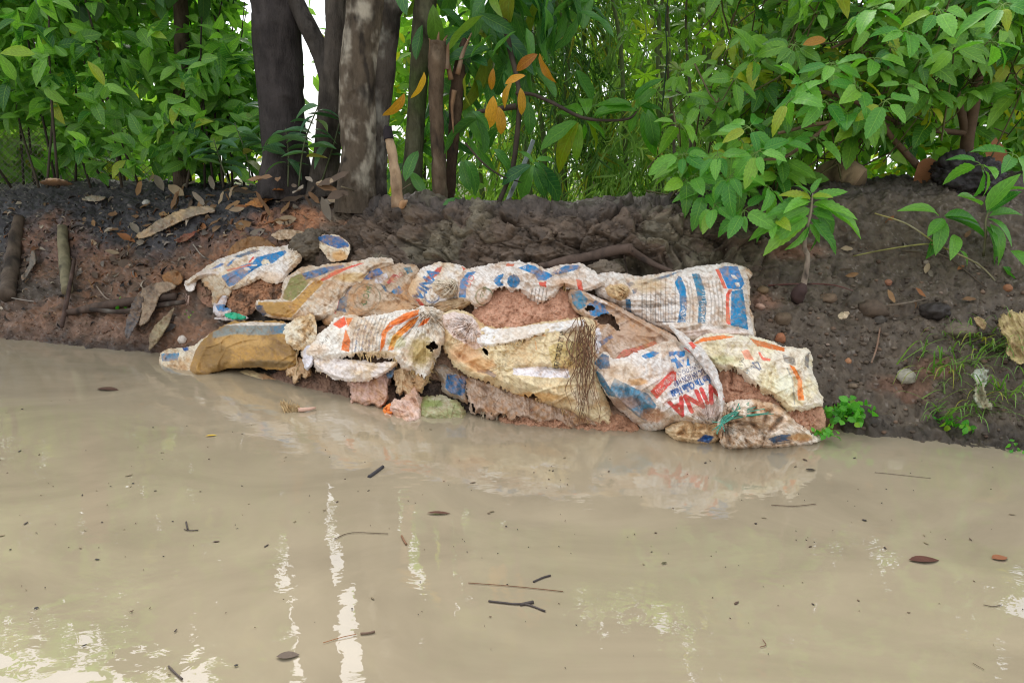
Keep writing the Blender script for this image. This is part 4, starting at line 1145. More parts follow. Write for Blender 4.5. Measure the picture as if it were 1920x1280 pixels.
relief('loose_flap', s, [(784, 690), (800, 670), (816, 660), (812, 690), (800, 715), (790, 735), (780, 728), (776, 706)], m_cloth, off=.16, R=10, H=.025, disp=[folds(70, 6, 4, .012, 38)], colour=col((188, 160, 120), base2=(164, 134, 96), seed=38, dirt=.5), seed=38, jag=3)
relief('loose_flap', s, [(728, 684), (740, 678), (738, 706), (726, 708)], m_cloth, off=.15, R=6, H=.01, colour=col((72, 118, 150), seed=39, dirt=.3), seed=39)
relief('loose_flap', s, [(652, 712), (680, 712), (705, 704), (728, 688), (733, 706), (726, 726), (729, 748), (712, 768), (700, 756), (684, 764), (668, 752), (655, 762), (660, 735)], m_cloth, off=.085, R=9, H=.015, jag=3, skirt=.02, disp=[folds(85, 12, 6, .022, 40)], colour=col((196, 160, 144), base2=(176, 142, 126), seed=40, dirt=.45), seed=40)
fringe(s, [(665, 664), (700, 668), (725, 666), (745, 676), (770, 694), (790, 708)], (.05, 1), 110, 4, 24, (212, 184, 134), .22, 13)
fringe(s, [(800, 655), (815, 660), (812, 690), (800, 712)], (.7, .7), 70, 4, 20, (196, 168, 122), .22, 14)
fringe(s, [(590, 690), (620, 704), (650, 714)], (0, 1), 24, 5, 22, (216, 190, 156), .18, 15)

# ---- 13 big centre sack, bottom row
s = sack('large cream sack with rolled white edge and black lettering, bottom row centre', 1000, 740)
relief('sack_cloth', s, [(826, 592), (850, 584), (880, 590), (896, 606), (910, 616), (950, 620), (1000, 610), (1050, 604), (1092, 598), (1114, 602), (1116, 645), (1119, 690), (1126, 730), (1140, 765), (1148, 796), (1120, 796), (1082, 782), (1042, 762), (990, 742), (952, 731), (925, 718), (884, 702), (860, 690), (838, 662), (832, 635)], m_cloth, off=.13, R=52, H=.12, holes=[[(904, 652), (912, 654), (917, 668), (908, 662)]],
       disp=[pinch(868, 600, 46, 22, .016), folds(-8, 34, 4, .012, 41), folds(30, 9, 4, .004, 42), pinch(940, 690, 60, 10, .006, 2), crease([(950, 698), (970, 689), (1010, 688), (1064, 692)], 3, -.014), crease([(950, 700), (1000, 722), (1060, 742), (1110, 760)], 6, .010), crease([(840, 650), (870, 672), (905, 694), (935, 700)], 5, -.014)], seed=41, jag=1.8, hole_jag=1.5, tears=[([(838, 662), (884, 702), (925, 718), (952, 731), (990, 742)], 7), ([(990, 742), (1042, 762), (1082, 782), (1120, 796)], 6)],
       colour=col((222, 202, 162), base2=(212, 186, 142), seed=41, dirt=.32, wear=.2, stain=(204, 150, 94), prints=[
           ([(826, 592), (850, 584), (884, 592), (898, 610), (908, 648), (890, 655), (850, 632), (834, 615)], (224, 202, 190)), ([(962, 690), (1010, 687), (1066, 692), (1068, 708), (1024, 708), (962, 702)], (230, 222, 222)), ([(1028, 650), (1050, 640), (1100, 640), (1100, 690), (1036, 690)], (206, 182, 112), .7),
           ([(893, 694), (915, 692), (932, 703), (926, 708), (910, 699), (895, 698)], (84, 92, 112), .8)],
           texts=[('UFACTURED BY VIN', 1047, 692, -80, 9.5, (54, 50, 44), {'width': 76, 'bold': .35}), ('xuất theo công', 1059, 693, -79, 7, (66, 60, 50), {'width': 56, 'italic': True}), ('Guaran', 1070, 690, -80, 6.5, (84, 76, 60), {'width': 38, 'italic': True})],
           lines=[([(1000, 632), (1010, 627), (1022, 629)], 1.6, (226, 148, 78), .8), ([(1004, 640), (1006, 655)], 1.4, (220, 150, 90), .6)], stains=[(870, 662, 32, 22, (208, 160, 116), .8), (1000, 745, 60, 10, (210, 160, 96), .8), (1100, 745, 30, 24, (206, 186, 160), .6), (900, 685, 30, 16, (206, 152, 96), .7)]))
relief('rolled_edge', s, [(891, 640), (895, 622), (910, 613), (930, 618), (976, 614), (1001, 610), (1039, 606), (1094, 600), (1096, 615), (1056, 623), (1002, 632), (962, 645), (930, 651), (904, 650)], m_cloth, off=.205, R=14, H=.05, disp=[folds(-8, 10, 6, .006, 43), crease([(898, 640), (900, 626), (916, 618)], 3, -.012)], colour=col((234, 228, 222), base2=(224, 212, 196), seed=43, dirt=.15), seed=43, jag=1.0, tears=[([(905, 651), (930, 651), (962, 645), (1002, 632), (1056, 623)], 8)])
relief('bunched_corner', s, [(836, 602), (850, 588), (874, 590), (892, 604), (898, 626), (890, 648), (872, 645), (850, 630)], m_cloth, off=.20, R=16, H=.045, disp=[pinch(886, 606, 60, 26, .020, 3), folds(50, 6, 5, .010, 44)], colour=col((230, 212, 202), base2=(214, 188, 170), seed=44, dirt=.25), seed=44)
fringe(s, [(905, 650), (930, 652), (962, 646), (1000, 634)], (.1, 1), 60, 3, 12, (226, 200, 156), .265, 16)
fringe(s, [(885, 702), (910, 712), (930, 722), (952, 732), (985, 745)], (.15, 1), 120, 5, 26, (224, 212, 184), .15, 17)
fringe(s, [(1000, 746), (1042, 764), (1082, 784), (1120, 796)], (0, 1), 50, 3, 14, (206, 170, 124), .17, 18)
fringe(s, [(832, 618), (830, 640)], (-1, .6), 24, 4, 12, (214, 190, 164), .2, 19)

# ---- scraps between the rows and the water
s = thing('ragged_sacking', 'ragged grey pink sacking hanging to the water under the cream sack', 'sack scrap', at(980, 775, float(base_depth(980, 775)) - .1))
relief('rag_cloth', s, [(872, 702), (930, 718), (990, 742), (1050, 762), (1110, 780), (1124, 800), (1096, 794), (1070, 806), (1044, 786), (1012, 796), (985, 778), (962, 792), (940, 774), (918, 788), (902, 764), (888, 778), (876, 742)], m_cloth, off=.095, R=10, H=.02, jag=3, skirt=.02, disp=[folds(82, 13, 6, .024, 71)], seed=71, tears=[([(876, 760), (940, 780), (1010, 790), (1100, 800)], 10)], colour=col((188, 164, 144), base2=(160, 134, 114), seed=71, dirt=.5))
fringe(s, [(890, 772), (940, 778), (985, 780), (1044, 788)], (0, 1), 70, 5, 20, (206, 188, 160), .12, 31)
s = thing('ragged_sacking', 'shredded tan strips hanging below the orange banded sack', 'sack scrap', at(775, 735, float(base_depth(775, 735)) - .1))
relief('rag_cloth', s, [(735, 694), (756, 688), (778, 694), (792, 712), (788, 734), (776, 728), (770, 750), (758, 730), (748, 742), (742, 716)], m_cloth, off=.11, R=7, H=.014, jag=3, skirt=.02, disp=[folds(80, 9, 6, .02, 72)], seed=72, colour=col((206, 178, 140), base2=(176, 146, 110), seed=72, dirt=.45))
relief('rag_cloth', s, [(536, 672), (556, 668), (574, 676), (584, 696), (572, 712), (566, 698), (552, 722), (548, 700), (538, 706)], m_cloth, off=.10, R=7, H=.014, jag=3, skirt=.02, disp=[folds(75, 9, 6, .02, 73)], seed=73, colour=col((204, 172, 132), base2=(168, 138, 104), seed=73, dirt=.45))
s = thing('sack_scrap', 'faded blue scrap of sack hanging between the orange banded and cream sacks', 'sack scrap', at(850, 740, float(base_depth(850, 740)) - .05))
relief('scrap_cloth', s, [(804, 690), (826, 678), (846, 690), (880, 704), (876, 724), (873, 735), (880, 758), (862, 750), (846, 742), (828, 732), (830, 712)], m_cloth, off=.075, R=14, H=.03, disp=[folds(60, 9, 4, .012, 45)], colour=col((162, 150, 136), base2=(142, 128, 114), seed=45, dirt=.5, prints=[([(838, 700), (880, 706), (872, 733), (868, 742), (846, 738), (834, 726)], (62, 108, 148))]), seed=45, jag=2)
s = thing('mossy_sack', 'green mossed sack end just above the water between the bottom sacks', 'sack', at(820, 770, float(base_depth(820, 770)) - .1))
relief('sack_cloth', s, [(784, 752), (796, 742), (830, 742), (856, 750), (870, 768), (872, 790), (830, 790), (786, 788)], m_cloth, off=.09, R=14, H=.035, jag=2.5, disp=[folds(4, 10, 4, .012, 46)], colour=col((150, 150, 104), base2=(196, 184, 160), seed=46, dirt=.4, stain=(120, 130, 70), stains=[(815, 756, 24, 8, (122, 138, 66), .7)]), seed=46)
s = thing('pale_rag', 'pale pink rag of sacking dipping into the water with an orange scrap beside it', 'rag', at(765, 775, float(base_depth(765, 775)) - .1))
relief('rag_cloth', s, [(700, 786), (728, 768), (738, 748), (748, 752), (764, 740), (779, 720), (786, 736), (790, 764), (788, 796), (764, 792), (738, 798)], m_cloth, off=.13, R=10, H=.02, jag=3, skirt=.02, disp=[folds(62, 14, 5, .022, 47)], colour=col((214, 184, 168), base2=(198, 160, 138), seed=47, dirt=.3), seed=47)
relief('orange_scrap', s, [(718, 766), (728, 758), (738, 762), (736, 776), (722, 778)], m_cloth, off=.15, R=6, H=.02, disp=[crumple(8, .012, 9)], colour=col((232, 128, 52), seed=48, dirt=.2), seed=48)
s = thing('sunken_sack', 'pale sack lying almost under the water below the mustard sack', 'sack', at(440, 715, float(base_depth(440, 715)) - .05))
relief('sack_cloth', s, [(392, 704), (420, 696), (470, 696), (500, 704), (524, 716), (500, 730), (440, 730), (400, 722)], m_cloth, off=.055, R=20, H=.05, disp=[folds(5, 10, 4, .008, 48)], colour=col((178, 158, 116), base2=(150, 132, 104), seed=48, dirt=.5), seed=48)

# ================================================================== PLANTS
def leaf_template(kind, nseg=7, droop=.25, fold=.16, twist=0.0, wav=0.0):
    """unit leaf: x across (half width .5), y along 0..1, z up; uv = (across -1..1, along 0..1)"""
    t = np.linspace(0, 1, nseg + 1)
    if kind == 'elliptic': w = np.sin(math.pi * t ** .9) ** .85
    elif kind == 'ovate': w = (t ** .62) * (1 - t) ** .85 * 2.05
    elif kind == 'mango': w = np.sin(math.pi * t ** 1.1) ** .62
    elif kind == 'lance': w = (t ** .4) * (1 - t) ** .75 * 1.75
    elif kind == 'obovate': w = (t ** .9) * (1 - t) ** .42 * 1.95
    else: w = np.sin(math.pi * t)
    w = np.clip(w, 0, 1) * .5
    if kind == 'ovate' and nseg >= 12:
        w[1:-1] *= np.where(np.arange(1, nseg) % 2 == 0, 1.08, .93)
    w[0] = .012; w[-1] = .004
    V = []; U = []
    for k in range(nseg + 1):
        zc = -droop * t[k] ** 2
        for s in (-1, 0, 1):
            V.append((s * w[k] + twist * t[k] * .1, t[k] * (1 - .18 * droop * t[k]), zc + (fold * w[k] if s else 0) + wav * math.sin(t[k] * 11 + s) * w[k]))
            U.append((s, t[k]))
    return np.array(V), grid_faces(3, nseg + 1), np.array(U, float)


def frame(d, n):
    d = d / (np.linalg.norm(d) + 1e-12)
    s = np.cross(d, n); s /= np.linalg.norm(s) + 1e-12
    return s, d, np.cross(s, d)


class Leaves:
    """gathers the leaves of one plant; the ones that show largest become objects, the rest one part"""
    def __init__(s, kinds, mat, mat_mass, name='leaf'):
        s.T = kinds; s.mat = mat; s.mass = mat_mass; s.L = []; s.name = name
    def add(s, base, d, n, L, W, k=None, tone=None):
        s.L.append((np.asarray(base, float), np.asarray(d, float), np.asarray(n, float), L, W, random.randrange(len(s.T)) if k is None else k, random.random() if tone is None else tone))
    def emit(s, parent, nobj=300, mass_name='foliage'):
        if not s.L: return
        B = np.array([l[0] + l[1] / (np.linalg.norm(l[1]) + 1e-9) * l[3] * .5 for l in s.L]); LL = np.array([l[3] for l in s.L])
        px, py, f = project(B)
        seen = (px > -20) & (px < 1940) & (py > -20) & (py < 1300) & (f > .1)
        score = np.where(seen, LL / f * np.exp(-(f - f.min()) * .55), 0)
        order = np.argsort(-score)
        mes = [mesh_np(s.name, V, [F], None, U) for (V, F, U) in s.T]
        org = np.array(parent.location)
        rest = []
        for r_, i in enumerate(order):
            b, d, n, L, W, k, tone = s.L[i]
            sd, dd, nn = frame(d, n)
            if r_ < nobj and score[i] > 0:
                o = bpy.data.objects.new(s.name, mes[k]); COL.objects.link(o)
                if len(mes[k].materials) == 0: mes[k].materials.append(s.mat)
                o.parent = parent
                M = Matrix.Identity(4)
                for r3 in range(3):
                    M[r3][0] = sd[r3] * W; M[r3][1] = dd[r3] * L; M[r3][2] = nn[r3] * L; M[r3][3] = b[r3] - org[r3]
                o.matrix_local = M
            else:
                rest.append((b, sd * W, dd * L, nn * L, k, tone))
        if rest:
            Vs, Fs, Cs, Us, n0 = [], [], [], [], 0
            for k in range(len(s.T)):
                R = [q for q in rest if q[4] == k]
                if not R: continue
                V, F, U = s.T[k]
                b = np.array([q[0] for q in R]); M = np.array([[q[1], q[2], q[3]] for q in R])
                P = np.einsum('vi,nij->nvj', V, M) + b[:, None]
                Vs.append(P.reshape(-1, 3)); Us.append(np.tile(U, (len(R), 1)))
                Fs.append((F[None] + (np.arange(len(R)) * len(V))[:, None, None]).reshape(-1, 4) + n0)
                Cs.append(np.repeat(np.array([q[5] for q in R]), len(V))); n0 += len(R) * len(V)
            c = np.concatenate(Cs)
            obj(mass_name, mesh_np(mass_name, np.concatenate(Vs), [np.concatenate(Fs)], np.stack([c, c, c], 1), np.concatenate(Us)), s.mass, parent, stuff=True)


def rdir(up=0.0, spread=1.0):
    v = rng.normal(size=3) * spread; v[2] += up
    return v / (np.linalg.norm(v) + 1e-9)


def leafpair(name, c1, c2, **kw):
    return mat_leaf(name, c1, c2, **kw), mat_leaf(name + '_mass', c1, c2, attr=True, **kw)


m_bark = mat_attr('bark', rough=.85, bump_scale=26, bump=1.0, bump_dist=.03, var=.6, var_scale=16, spec=.2, aniso=(1, 1, .4))
m_twig = mat_attr('twig_bark', rough=.75, bump_scale=80, bump=.5, bump_dist=.003, var=.3, var_scale=30, spec=.25)
m_dead = mat_attr('dead_wood', rough=.85, bump_scale=60, bump=.8, bump_dist=.006, var=.45, var_scale=22, spec=.2, aniso=(1, 1, .25))


def bark_colour(V, base, lich=(150, 146, 134), moss=None, dark=(46, 40, 36), lamt=.5, seed=0):
    q = V * np.array([1, 1, .6])
    n = fbm(q * 7 + seed, 4); m = fbm(q * 22 + seed * 2, 4)
    c = np.broadcast_to(lin(base), V.shape).copy()
    c = mixv(c, np.broadcast_to(lin(lich), V.shape), np.clip(lamt * sstep(.0, .4, n + .4 * m), 0, 1))
    c = mixv(c, np.broadcast_to(lin(dark), V.shape), .8 * sstep(.15, .45, fbm(q * 5 + 40 + seed, 4)))
    c = mixv(c, np.broadcast_to(lin(dark), V.shape), .85 * sstep(.74, .92, fbm(V * np.array([5, 5, 2.2]) + 60 + seed, 4, ridged=True)))
    if moss is not None: c = mixv(c, np.broadcast_to(lin(moss), V.shape), .7 * sstep(-.1, .4, fbm(q * 4 + 80 + seed, 3)))
    return np.clip(c * (1 + .3 * m)[:, None], .01, .8)


def limb(name, parent, pts, radii, base, seg=22, rough=.12, freq=9, n=14, mat=None, **kw):
    """pts: (px, row, Y) through the photograph"""
    P = np.array([at(a, b, y) for a, b, y in pts])
    V, F, uv = tube(P, radii, seg=seg, rough=rough, freq=freq, n=n)
    return obj(name, mesh_np(name, V, F, bark_colour(V, base, **kw), uv), mat or m_bark, parent)


# crown leaves reach above the picture; they shade the bank and show in the water
T_big = [leaf_template('mango', 5, d, .1) for d in (.2, .45)]
m_cr, m_crm = leafpair('tree_leaf', (42, 80, 42), (80, 122, 56), trans=.3, rough=.35)


def crown(parent, boxes, size=(.2, .34), keep=None):
    lv = Leaves(T_big, m_cr, m_crm)
    for (px0, px1, el0, el1, y0, y1, n) in boxes:
        k = 0
        while k < n:
            px = random.uniform(px0, px1); el = math.radians(random.uniform(el0, el1)); Y = random.uniform(y0, y1)
            x = (px - 960) / FPX * Y / CP
            k += 1
            if keep is not None and not keep(px, math.degrees(el)): continue
            b = np.array([x, Y, CAMZ + Y * math.tan(el)])
            L = random.uniform(*size)
            lv.add(b, rdir(-.5), rdir(1.2), L, L * .4)
    lv.emit(parent, 0, 'crown')


# ---- tree A: dark trunk at the left of the sky gap
t = thing('tree', 'dark smooth trunk left of the sky gap, behind the leafy bush', 'tree', at(540, 352, 4.85))
limb('trunk', t, [(538, 372, 4.9), (536, 300, 4.9), (530, 220, 4.9), (522, 100, 4.9), (518, 0, 4.9), (515, -160, 4.95), (500, -420, 5.0)], [.19, .148, .135, .145, .148, .14, .12], (66, 60, 58), lich=(84, 78, 74), lamt=.4, seed=1)
crown(t, [(-400, 440, 12.5, 15.0, 5.2, 6.4, 420), (200, 380, 15, 18, 5.0, 6.0, 60), (380, 480, 13.5, 23, 5.2, 6.2, 260)])
# ---- tree B: forked trunk
t = thing('tree', 'forked grey trunk right of the sky gap, half hidden by the thick trunk', 'tree', at(612, 362, 4.75))
limb('trunk', t, [(608, 372, 4.8), (612, 300, 4.8), (620, 220, 4.8), (627, 140, 4.8), (633, 60, 4.8), (634, 0, 4.8), (640, -180, 4.8), (652, -420, 4.9)], [.115, .084, .08, .083, .075, .075, .07, .06], (84, 76, 68), lich=(112, 104, 92), lamt=.4, seed=2)
limb('branch', t, [(622, 150, 4.8), (604, 104, 4.8), (584, 62, 4.8), (562, 20, 4.82), (540, -30, 4.85)], [.07, .058, .054, .052, .05], (76, 70, 64), lich=(96, 90, 82), lamt=.3, seed=3)
crown(t, [(690, 1000, 15, 27, 4.6, 6.0, 420)])
# ---- tree C: thick double trunk, lichen bark
t = thing('tree', 'thick pale barked double trunk with black scorch marks and lichen', 'tree', at(690, 382, 4.4))
limb('trunk', t, [(668, 398, 4.42), (668, 350, 4.42), (672, 280, 4.42), (670, 190, 4.42), (676, 90, 4.42), (685, 0, 4.42), (690, -160, 4.42), (700, -400, 4.5)], [.124, .108, .098, .10, .098, .105, .1, .08], (96, 84, 70), lich=(178, 168, 150), lamt=.85, seed=4, seg=84, n=64, rough=.16)
limb('trunk', t, [(706, 398, 4.5), (704, 340, 4.5), (705, 240, 4.5), (712, 140, 4.5), (718, 60, 4.5), (724, 0, 4.5), (738, -160, 4.5), (760, -400, 4.6)], [.07, .065, .07, .085, .095, .10, .09, .07], (82, 74, 66), lich=(146, 142, 130), lamt=.7, seed=5, seg=76, n=64, rough=.16)
crown(t, [(690, 1300, 17, 27, 4.6, 5.8, 800)])
# ---- tree D: thin mossy stem
t = thing('tree', 'slender mossy green stem right of the thick double trunk', 'tree', at(785, 385, 4.5))
limb('trunk', t, [(768, 398, 4.55), (772, 330, 4.55), (778, 250, 4.55), (784, 160, 4.55), (790, 80, 4.55), (798, 0, 4.55), (812, -180, 4.6)], [.09, .062, .052, .055, .058, .062, .05], (92, 88, 66), lich=(112, 110, 88), moss=(74, 92, 44), lamt=.5, seed=6)
crown(t, [(1000, 1700, 17, 28, 4.8, 6.0, 900), (900, 1500, 13, 19, 7.8, 9.0, 900)])
# ---- broken stems E
t = thing('broken_stem', 'split brown broken stem with a jagged top, right of the mossy stem', 'tree stump', at(825, 382, 4.3))
limb('trunk', t, [(826, 390, 4.35), (824, 330, 4.35), (820, 260, 4.35), (818, 180, 4.35), (820, 110, 4.35), (822, 78, 4.35)], [.046, .042, .036, .04, .05, .046], (104, 86, 68), lich=(140, 124, 104), lamt=.5, seed=7, rough=.3, freq=18)
for k, (dx, dy, ln) in enumerate(((-10, 84, 34), (2, 78, 46), (12, 82, 40), (20, 86, 28))):
    limb('splinter', t, [(818 + dx, 130, 4.34), (819 + dx * 1.1, dy, 4.34), (820 + dx * 1.6, 120 - ln - 14, 4.34)], [.014, .010, .002], (134, 104, 76), lamt=.3, seg=6, n=4, mat=m_dead, seed=8 + k)
t = thing('broken_stem', 'torn dark stem with peeling bark strips beside the split brown stem', 'tree stump', at(852, 350, 4.4))
limb('trunk', t, [(842, 372, 4.45), (846, 310, 4.45), (852, 240, 4.45), (856, 170, 4.45), (864, 110, 4.45), (872, 72, 4.45)], [.03, .03, .032, .04, .034, .012], (82, 64, 50), lich=(130, 106, 84), lamt=.35, seed=12, rough=.35, freq=20)
for k, (a, b, c) in enumerate((((846, 150), (838, 110), (834, 72)), ((858, 140), (868, 100), (884, 62)), ((852, 170), (848, 200), (850, 250)))):
    limb('bark_strip', t, [(*a, 4.38), (*b, 4.37), (*c, 4.36)], [.016, .012, .003], (140, 108, 80), lamt=.3, seg=6, n=5, mat=m_dead, seed=14 + k)
# ---- pale peeled stump F
t = thing('peeled_stump', 'pale peeled leaning stump with a charred top at the bank edge', 'tree stump', at(742, 384, 4.0))
limb('trunk', t, [(748, 388, 4.02), (744, 360, 4.02), (740, 320, 4.04), (734, 280, 4.06), (729, 256, 4.08)], [.038, .026, .028, .026, .024], (142, 116, 90), lich=(184, 158, 126), lamt=.5, dark=(86, 64, 48), seed=18, rough=.5, freq=22, mat=m_dead)
limb('charred_top', t, [(729, 262, 4.07), (727, 248, 4.08), (728, 236, 4.08)], [.027, .026, .018], (44, 38, 40), lich=(62, 54, 54), seed=19, rough=.2, mat=m_dead)
limb('bark_flake', t, [(752, 386, 4.0), (758, 380, 3.98), (764, 376, 3.97)], [.02, .016, .004], (176, 136, 98), lamt=.3, seg=8, n=4, mat=m_dead, seed=20)
# ---- slim dark trunk in the left bush
t = thing('tree', 'slim bare trunk rising out of the left bush', 'tree', at(340, 340, 5.25))
limb('trunk', t, [(338, 352, 5.62), (338, 240, 5.62), (340, 120, 5.62), (340, 40, 5.62), (336, -60, 5.62), (330, -260, 5.7)], [.05, .05, .048, .048, .047, .045], (92, 78, 66), lich=(110, 98, 86), lamt=.3, seed=21)

# ---- left bush
T_el = [leaf_template('elliptic', 6, d, f) for d, f in ((.1, .2), (.35, .2), (.6, .12), (.2, .3))]
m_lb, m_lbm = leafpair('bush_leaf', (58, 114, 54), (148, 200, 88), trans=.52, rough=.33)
t = thing('leafy_bush', 'dense dark green bush of oval leaves filling the upper left', 'bush', at(250, 352, 5.6))
lv = Leaves(T_el, m_lb, m_lbm)
stems = []
for k in range(40):
    bx = random.uniform(-120, 500); by = random.uniform(5.3, 6.4)
    bpt = at(bx, 352, by); lean = rng.normal(size=2) * .28
    top = bpt + np.array([lean[0], lean[1], random.uniform(.9, 1.95)])
    mid_ = (bpt + top) / 2 + np.append(rng.normal(size=2) * .09, 0)
    stems.append((bpt, mid_, top))
sac = Acc()
for (a, b, c) in stems:
    V, F, uv = tube([a, b, c], [.010, .007, .003], seg=5, n=4)
    sac.add(V, F, lin((70, 62, 52)) * random.uniform(.6, 1.3), uv)
obj('stems', sac.mesh('stems'), m_twig, t, stuff=True)
for k in range(1500):
    a, b, c = random.choice(stems); u = random.uniform(.08, 1.05)
    p = a * (1 - u) ** 2 + 2 * b * u * (1 - u) + c * u * u
    side = rdir(.2); side[2] = abs(side[2]) * .6
    tip = p + side * random.uniform(.08, .5)
    px, py, f = project(tip)
    if k > 1440: tip = at(random.uniform(120, 310), random.uniform(-30, 140), random.uniform(5.6, 6.3)); px, py, f = project(tip)
    if px > 585 or (px > 430 and py < 70 + (px - 430) * .2): continue
    if px < 90 and py > 220: continue
    if 305 < px < 375 and py < 100 and f < 5.75: continue
    for q in range(random.randint(4, 7)):
        d = side * .6 + rdir(-.15, .8)
        L = random.uniform(.09, .19)
        lv.add(tip - d * .02 + rng.normal(size=3) * .03, d, rdir(1.1) + np.array([0, -.7, 0]), L, L * random.uniform(.38, .5), None, min(1, max(0, .15 + .45 * random.random() + .3 * (p[2] - 1.2))))  # tone rises with height: the backlit bush top is painted into leaf colour
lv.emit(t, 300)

# sprigs in front of the dark trunk and at its foot
m_sp, m_spm = leafpair('sprig_leaf', (52, 92, 66), (96, 138, 88), trans=.3, rough=.35)
SPR = [((520, 330), (500, 190), 5.0, 14), ((470, 340), (440, 230), 5.0, 12), ((560, 350), (600, 190), 4.6, 12), ((540, 350), (535, 240), 4.7, 10), ((430, 345), (400, 260), 4.9, 10), ((600, 350), (648, 180), 4.7, 5)]
for i, (p0, p1, Y, n) in enumerate(SPR):
    lb = ['grey green sapling sprig in front of the dark trunk', 'low grey green sprig at the right edge of the left bush', 'leafy sprig climbing in front of the forked trunk', 'short sprig at the foot of the dark trunk', 'low drooping sprig at the bank edge left of the dark trunk', 'thin tall sprig between the forked trunk and thick trunk'][i]
    t = thing('sapling_sprig', lb, 'sapling', at(p0[0], p0[1], Y))
    a = at(*p0, Y); c = at(*p1, Y)
    V, F, uv = tube([a, (a + c) / 2 + rng.normal(size=3) * .02, c], [.006, .005, .003], seg=5, n=5)
    obj('stem', mesh_np('stem', V, F, np.broadcast_to(lin((84, 92, 62)), V.shape), uv), m_twig, t)
    lv = Leaves(T_el, m_sp, m_spm)
    for k in range(n):
        u = .35 + .65 * k / n; p = a + (c - a) * u
        d = np.array([(-1) ** k * random.uniform(.5, 1), random.uniform(-.7, .2), random.uniform(-.25, .35)])
        L = random.uniform(.13, .2); lv.add(p, d, rdir(1.8, .6), L, L * .36)
    lv.emit(t, 60)

# ---- big leaved sapling in the middle
m_ml, m_mlm = leafpair('broad_leaf', (46, 98, 52), (100, 154, 66), trans=.38, rough=.28)
m_bl, _ = leafpair('broad_leaf_backlight_tint', (70, 132, 40), (104, 160, 52), trans=.6, rough=.3)  # copy of the broad leaf with backlighting put into a brighter colour
m_yl, _ = leafpair('yellow_leaf', (164, 100, 34), (216, 168, 54), trans=.35, rough=.4, vein=.2)
T_mg = [leaf_template('mango', 9, d, f, wav=w) for d, f, w in ((.15, .15, .04), (.45, .12, .06), (.8, .1, .05))]


def pleaf(px, py, qx, qy, Y, dY=0.0):
    """a leaf from base pixel to tip pixel at depth Y"""
    a = at(px, py, Y); b = at(qx, qy, Y + dY)
    return a, b - a, np.linalg.norm(b - a)


t = thing('broadleaf_sapling', 'sapling with long glossy leaves, some turned yellow, right of the broken stems', 'sapling', at(965, 385, 4.3))
for (nm, pts, rad) in (('stem', [(932, 388, 4.2), (948, 350, 4.2), (962, 310, 4.2), (970, 250, 4.2), (974, 190, 4.2), (968, 140, 4.25), (950, 60, 4.35), (940, -60, 4.4)], [.013, .012, .014, .014, .015, .014, .016, .018]),
                       ('branch', [(968, 175, 4.2), (1000, 178, 4.15), (1040, 195, 4.1), (1090, 220, 4.1), (1140, 226, 4.1), (1180, 222, 4.1), (1196, 206, 4.1)], [.010, .010, .010, .009, .008, .007, .005]),
                       ('branch', [(872, 268, 4.15), (905, 305, 4.15), (940, 330, 4.15), (978, 342, 4.15)], [.006, .006, .005, .004]),
                       ('branch', [(968, 200, 4.2), (930, 205, 4.2), (895, 210, 4.25)], [.018, .014, .010])):
    limb(nm, t, pts, rad, (66, 56, 46), lich=(96, 84, 66), lamt=.3, seg=8, n=6, rough=.2, freq=25, mat=m_twig)
lv = Leaves(T_mg, m_ml, m_mlm)
for (cx, cy, rx, ry, Y0, Y1, n, L0, L1) in ((960, 60, 110, 90, 4.2, 4.9, 80, .17, .29), (890, 130, 60, 120, 4.4, 4.9, 36, .16, .26), (900, -30, 140, 60, 4.2, 4.8, 36, .18, .3), (1060, 20, 60, 60, 4.3, 4.7, 20, .18, .27), (850, 230, 50, 60, 4.5, 4.8, 12, .18, .28), (790, 300, 40, 60, 4.6, 4.8, 10, .15, .24)):
    for k in range(n):
        px = cx + rng.normal() * rx * .55; py = cy + rng.normal() * ry * .55
        d = np.array([rng.normal() * .6, rng.normal() * .4, -random.uniform(.1, 1.1)])
        L = random.uniform(L0, L1); lv.add(at(px, py - 20, random.uniform(Y0, Y1)), d, rdir(.6) + np.array([0, -.8, .3]), L, L * .33)
for (a, b, c, d, Y) in ((1000, 310, 960, 380, 4.1), (1000, 305, 1050, 325, 4.1), (998, 305, 985, 270, 4.1), (1000, 312, 1030, 372, 4.1), (1002, 310, 1080, 370, 4.12), (996, 310, 930, 335, 4.1), (1005, 300, 1040, 292, 4.1), (870, 300, 920, 355, 4.1), (865, 300, 880, 360, 4.12), (885, 210, 930, 225, 4.0), (1215, 205, 1232, 282, 4.05), (760, 340, 775, 275, 4.3), (830, 385, 875, 360, 4.05), (800, 370, 770, 320, 4.4), (925, 280, 975, 310, 4.1), (990, 190, 998, 255, 4.15)):
    p, dv, L = pleaf(a, b, c, d, Y); lv.add(p, dv, np.array([rng.normal() * .3, -1, .7]), L, L * .36)
lv.emit(t, 120)
lb = Leaves(T_mg, m_bl, m_bl)
for (a, b, c, d) in ((1082, 228, 1012, 258), (1085, 230, 1025, 300), (1088, 232, 1075, 296), (1095, 232, 1095, 282), (1100, 228, 1140, 280), (1085, 222, 1040, 190), (1092, 218, 1060, 165), (1100, 216, 1100, 145), (1112, 220, 1165, 170), (1190, 205, 1230, 150), (1192, 206, 1180, 250), (1195, 200, 1260, 190), (1185, 200, 1140, 165), (1195, 195, 1262, 235), (1190, 190, 1205, 140), (1188, 205, 1120, 195), (1205, 210, 1222, 280), (1100, 228, 1145, 245)):
    p, dv, L = pleaf(a, b, c, d, 4.1, random.uniform(-.1, .1)); lb.add(p, dv, np.array([rng.normal() * .3, -.8, .9]), L, L * .34)
lb.emit(t, 60)
ly = Leaves(T_mg, m_yl, m_yl)
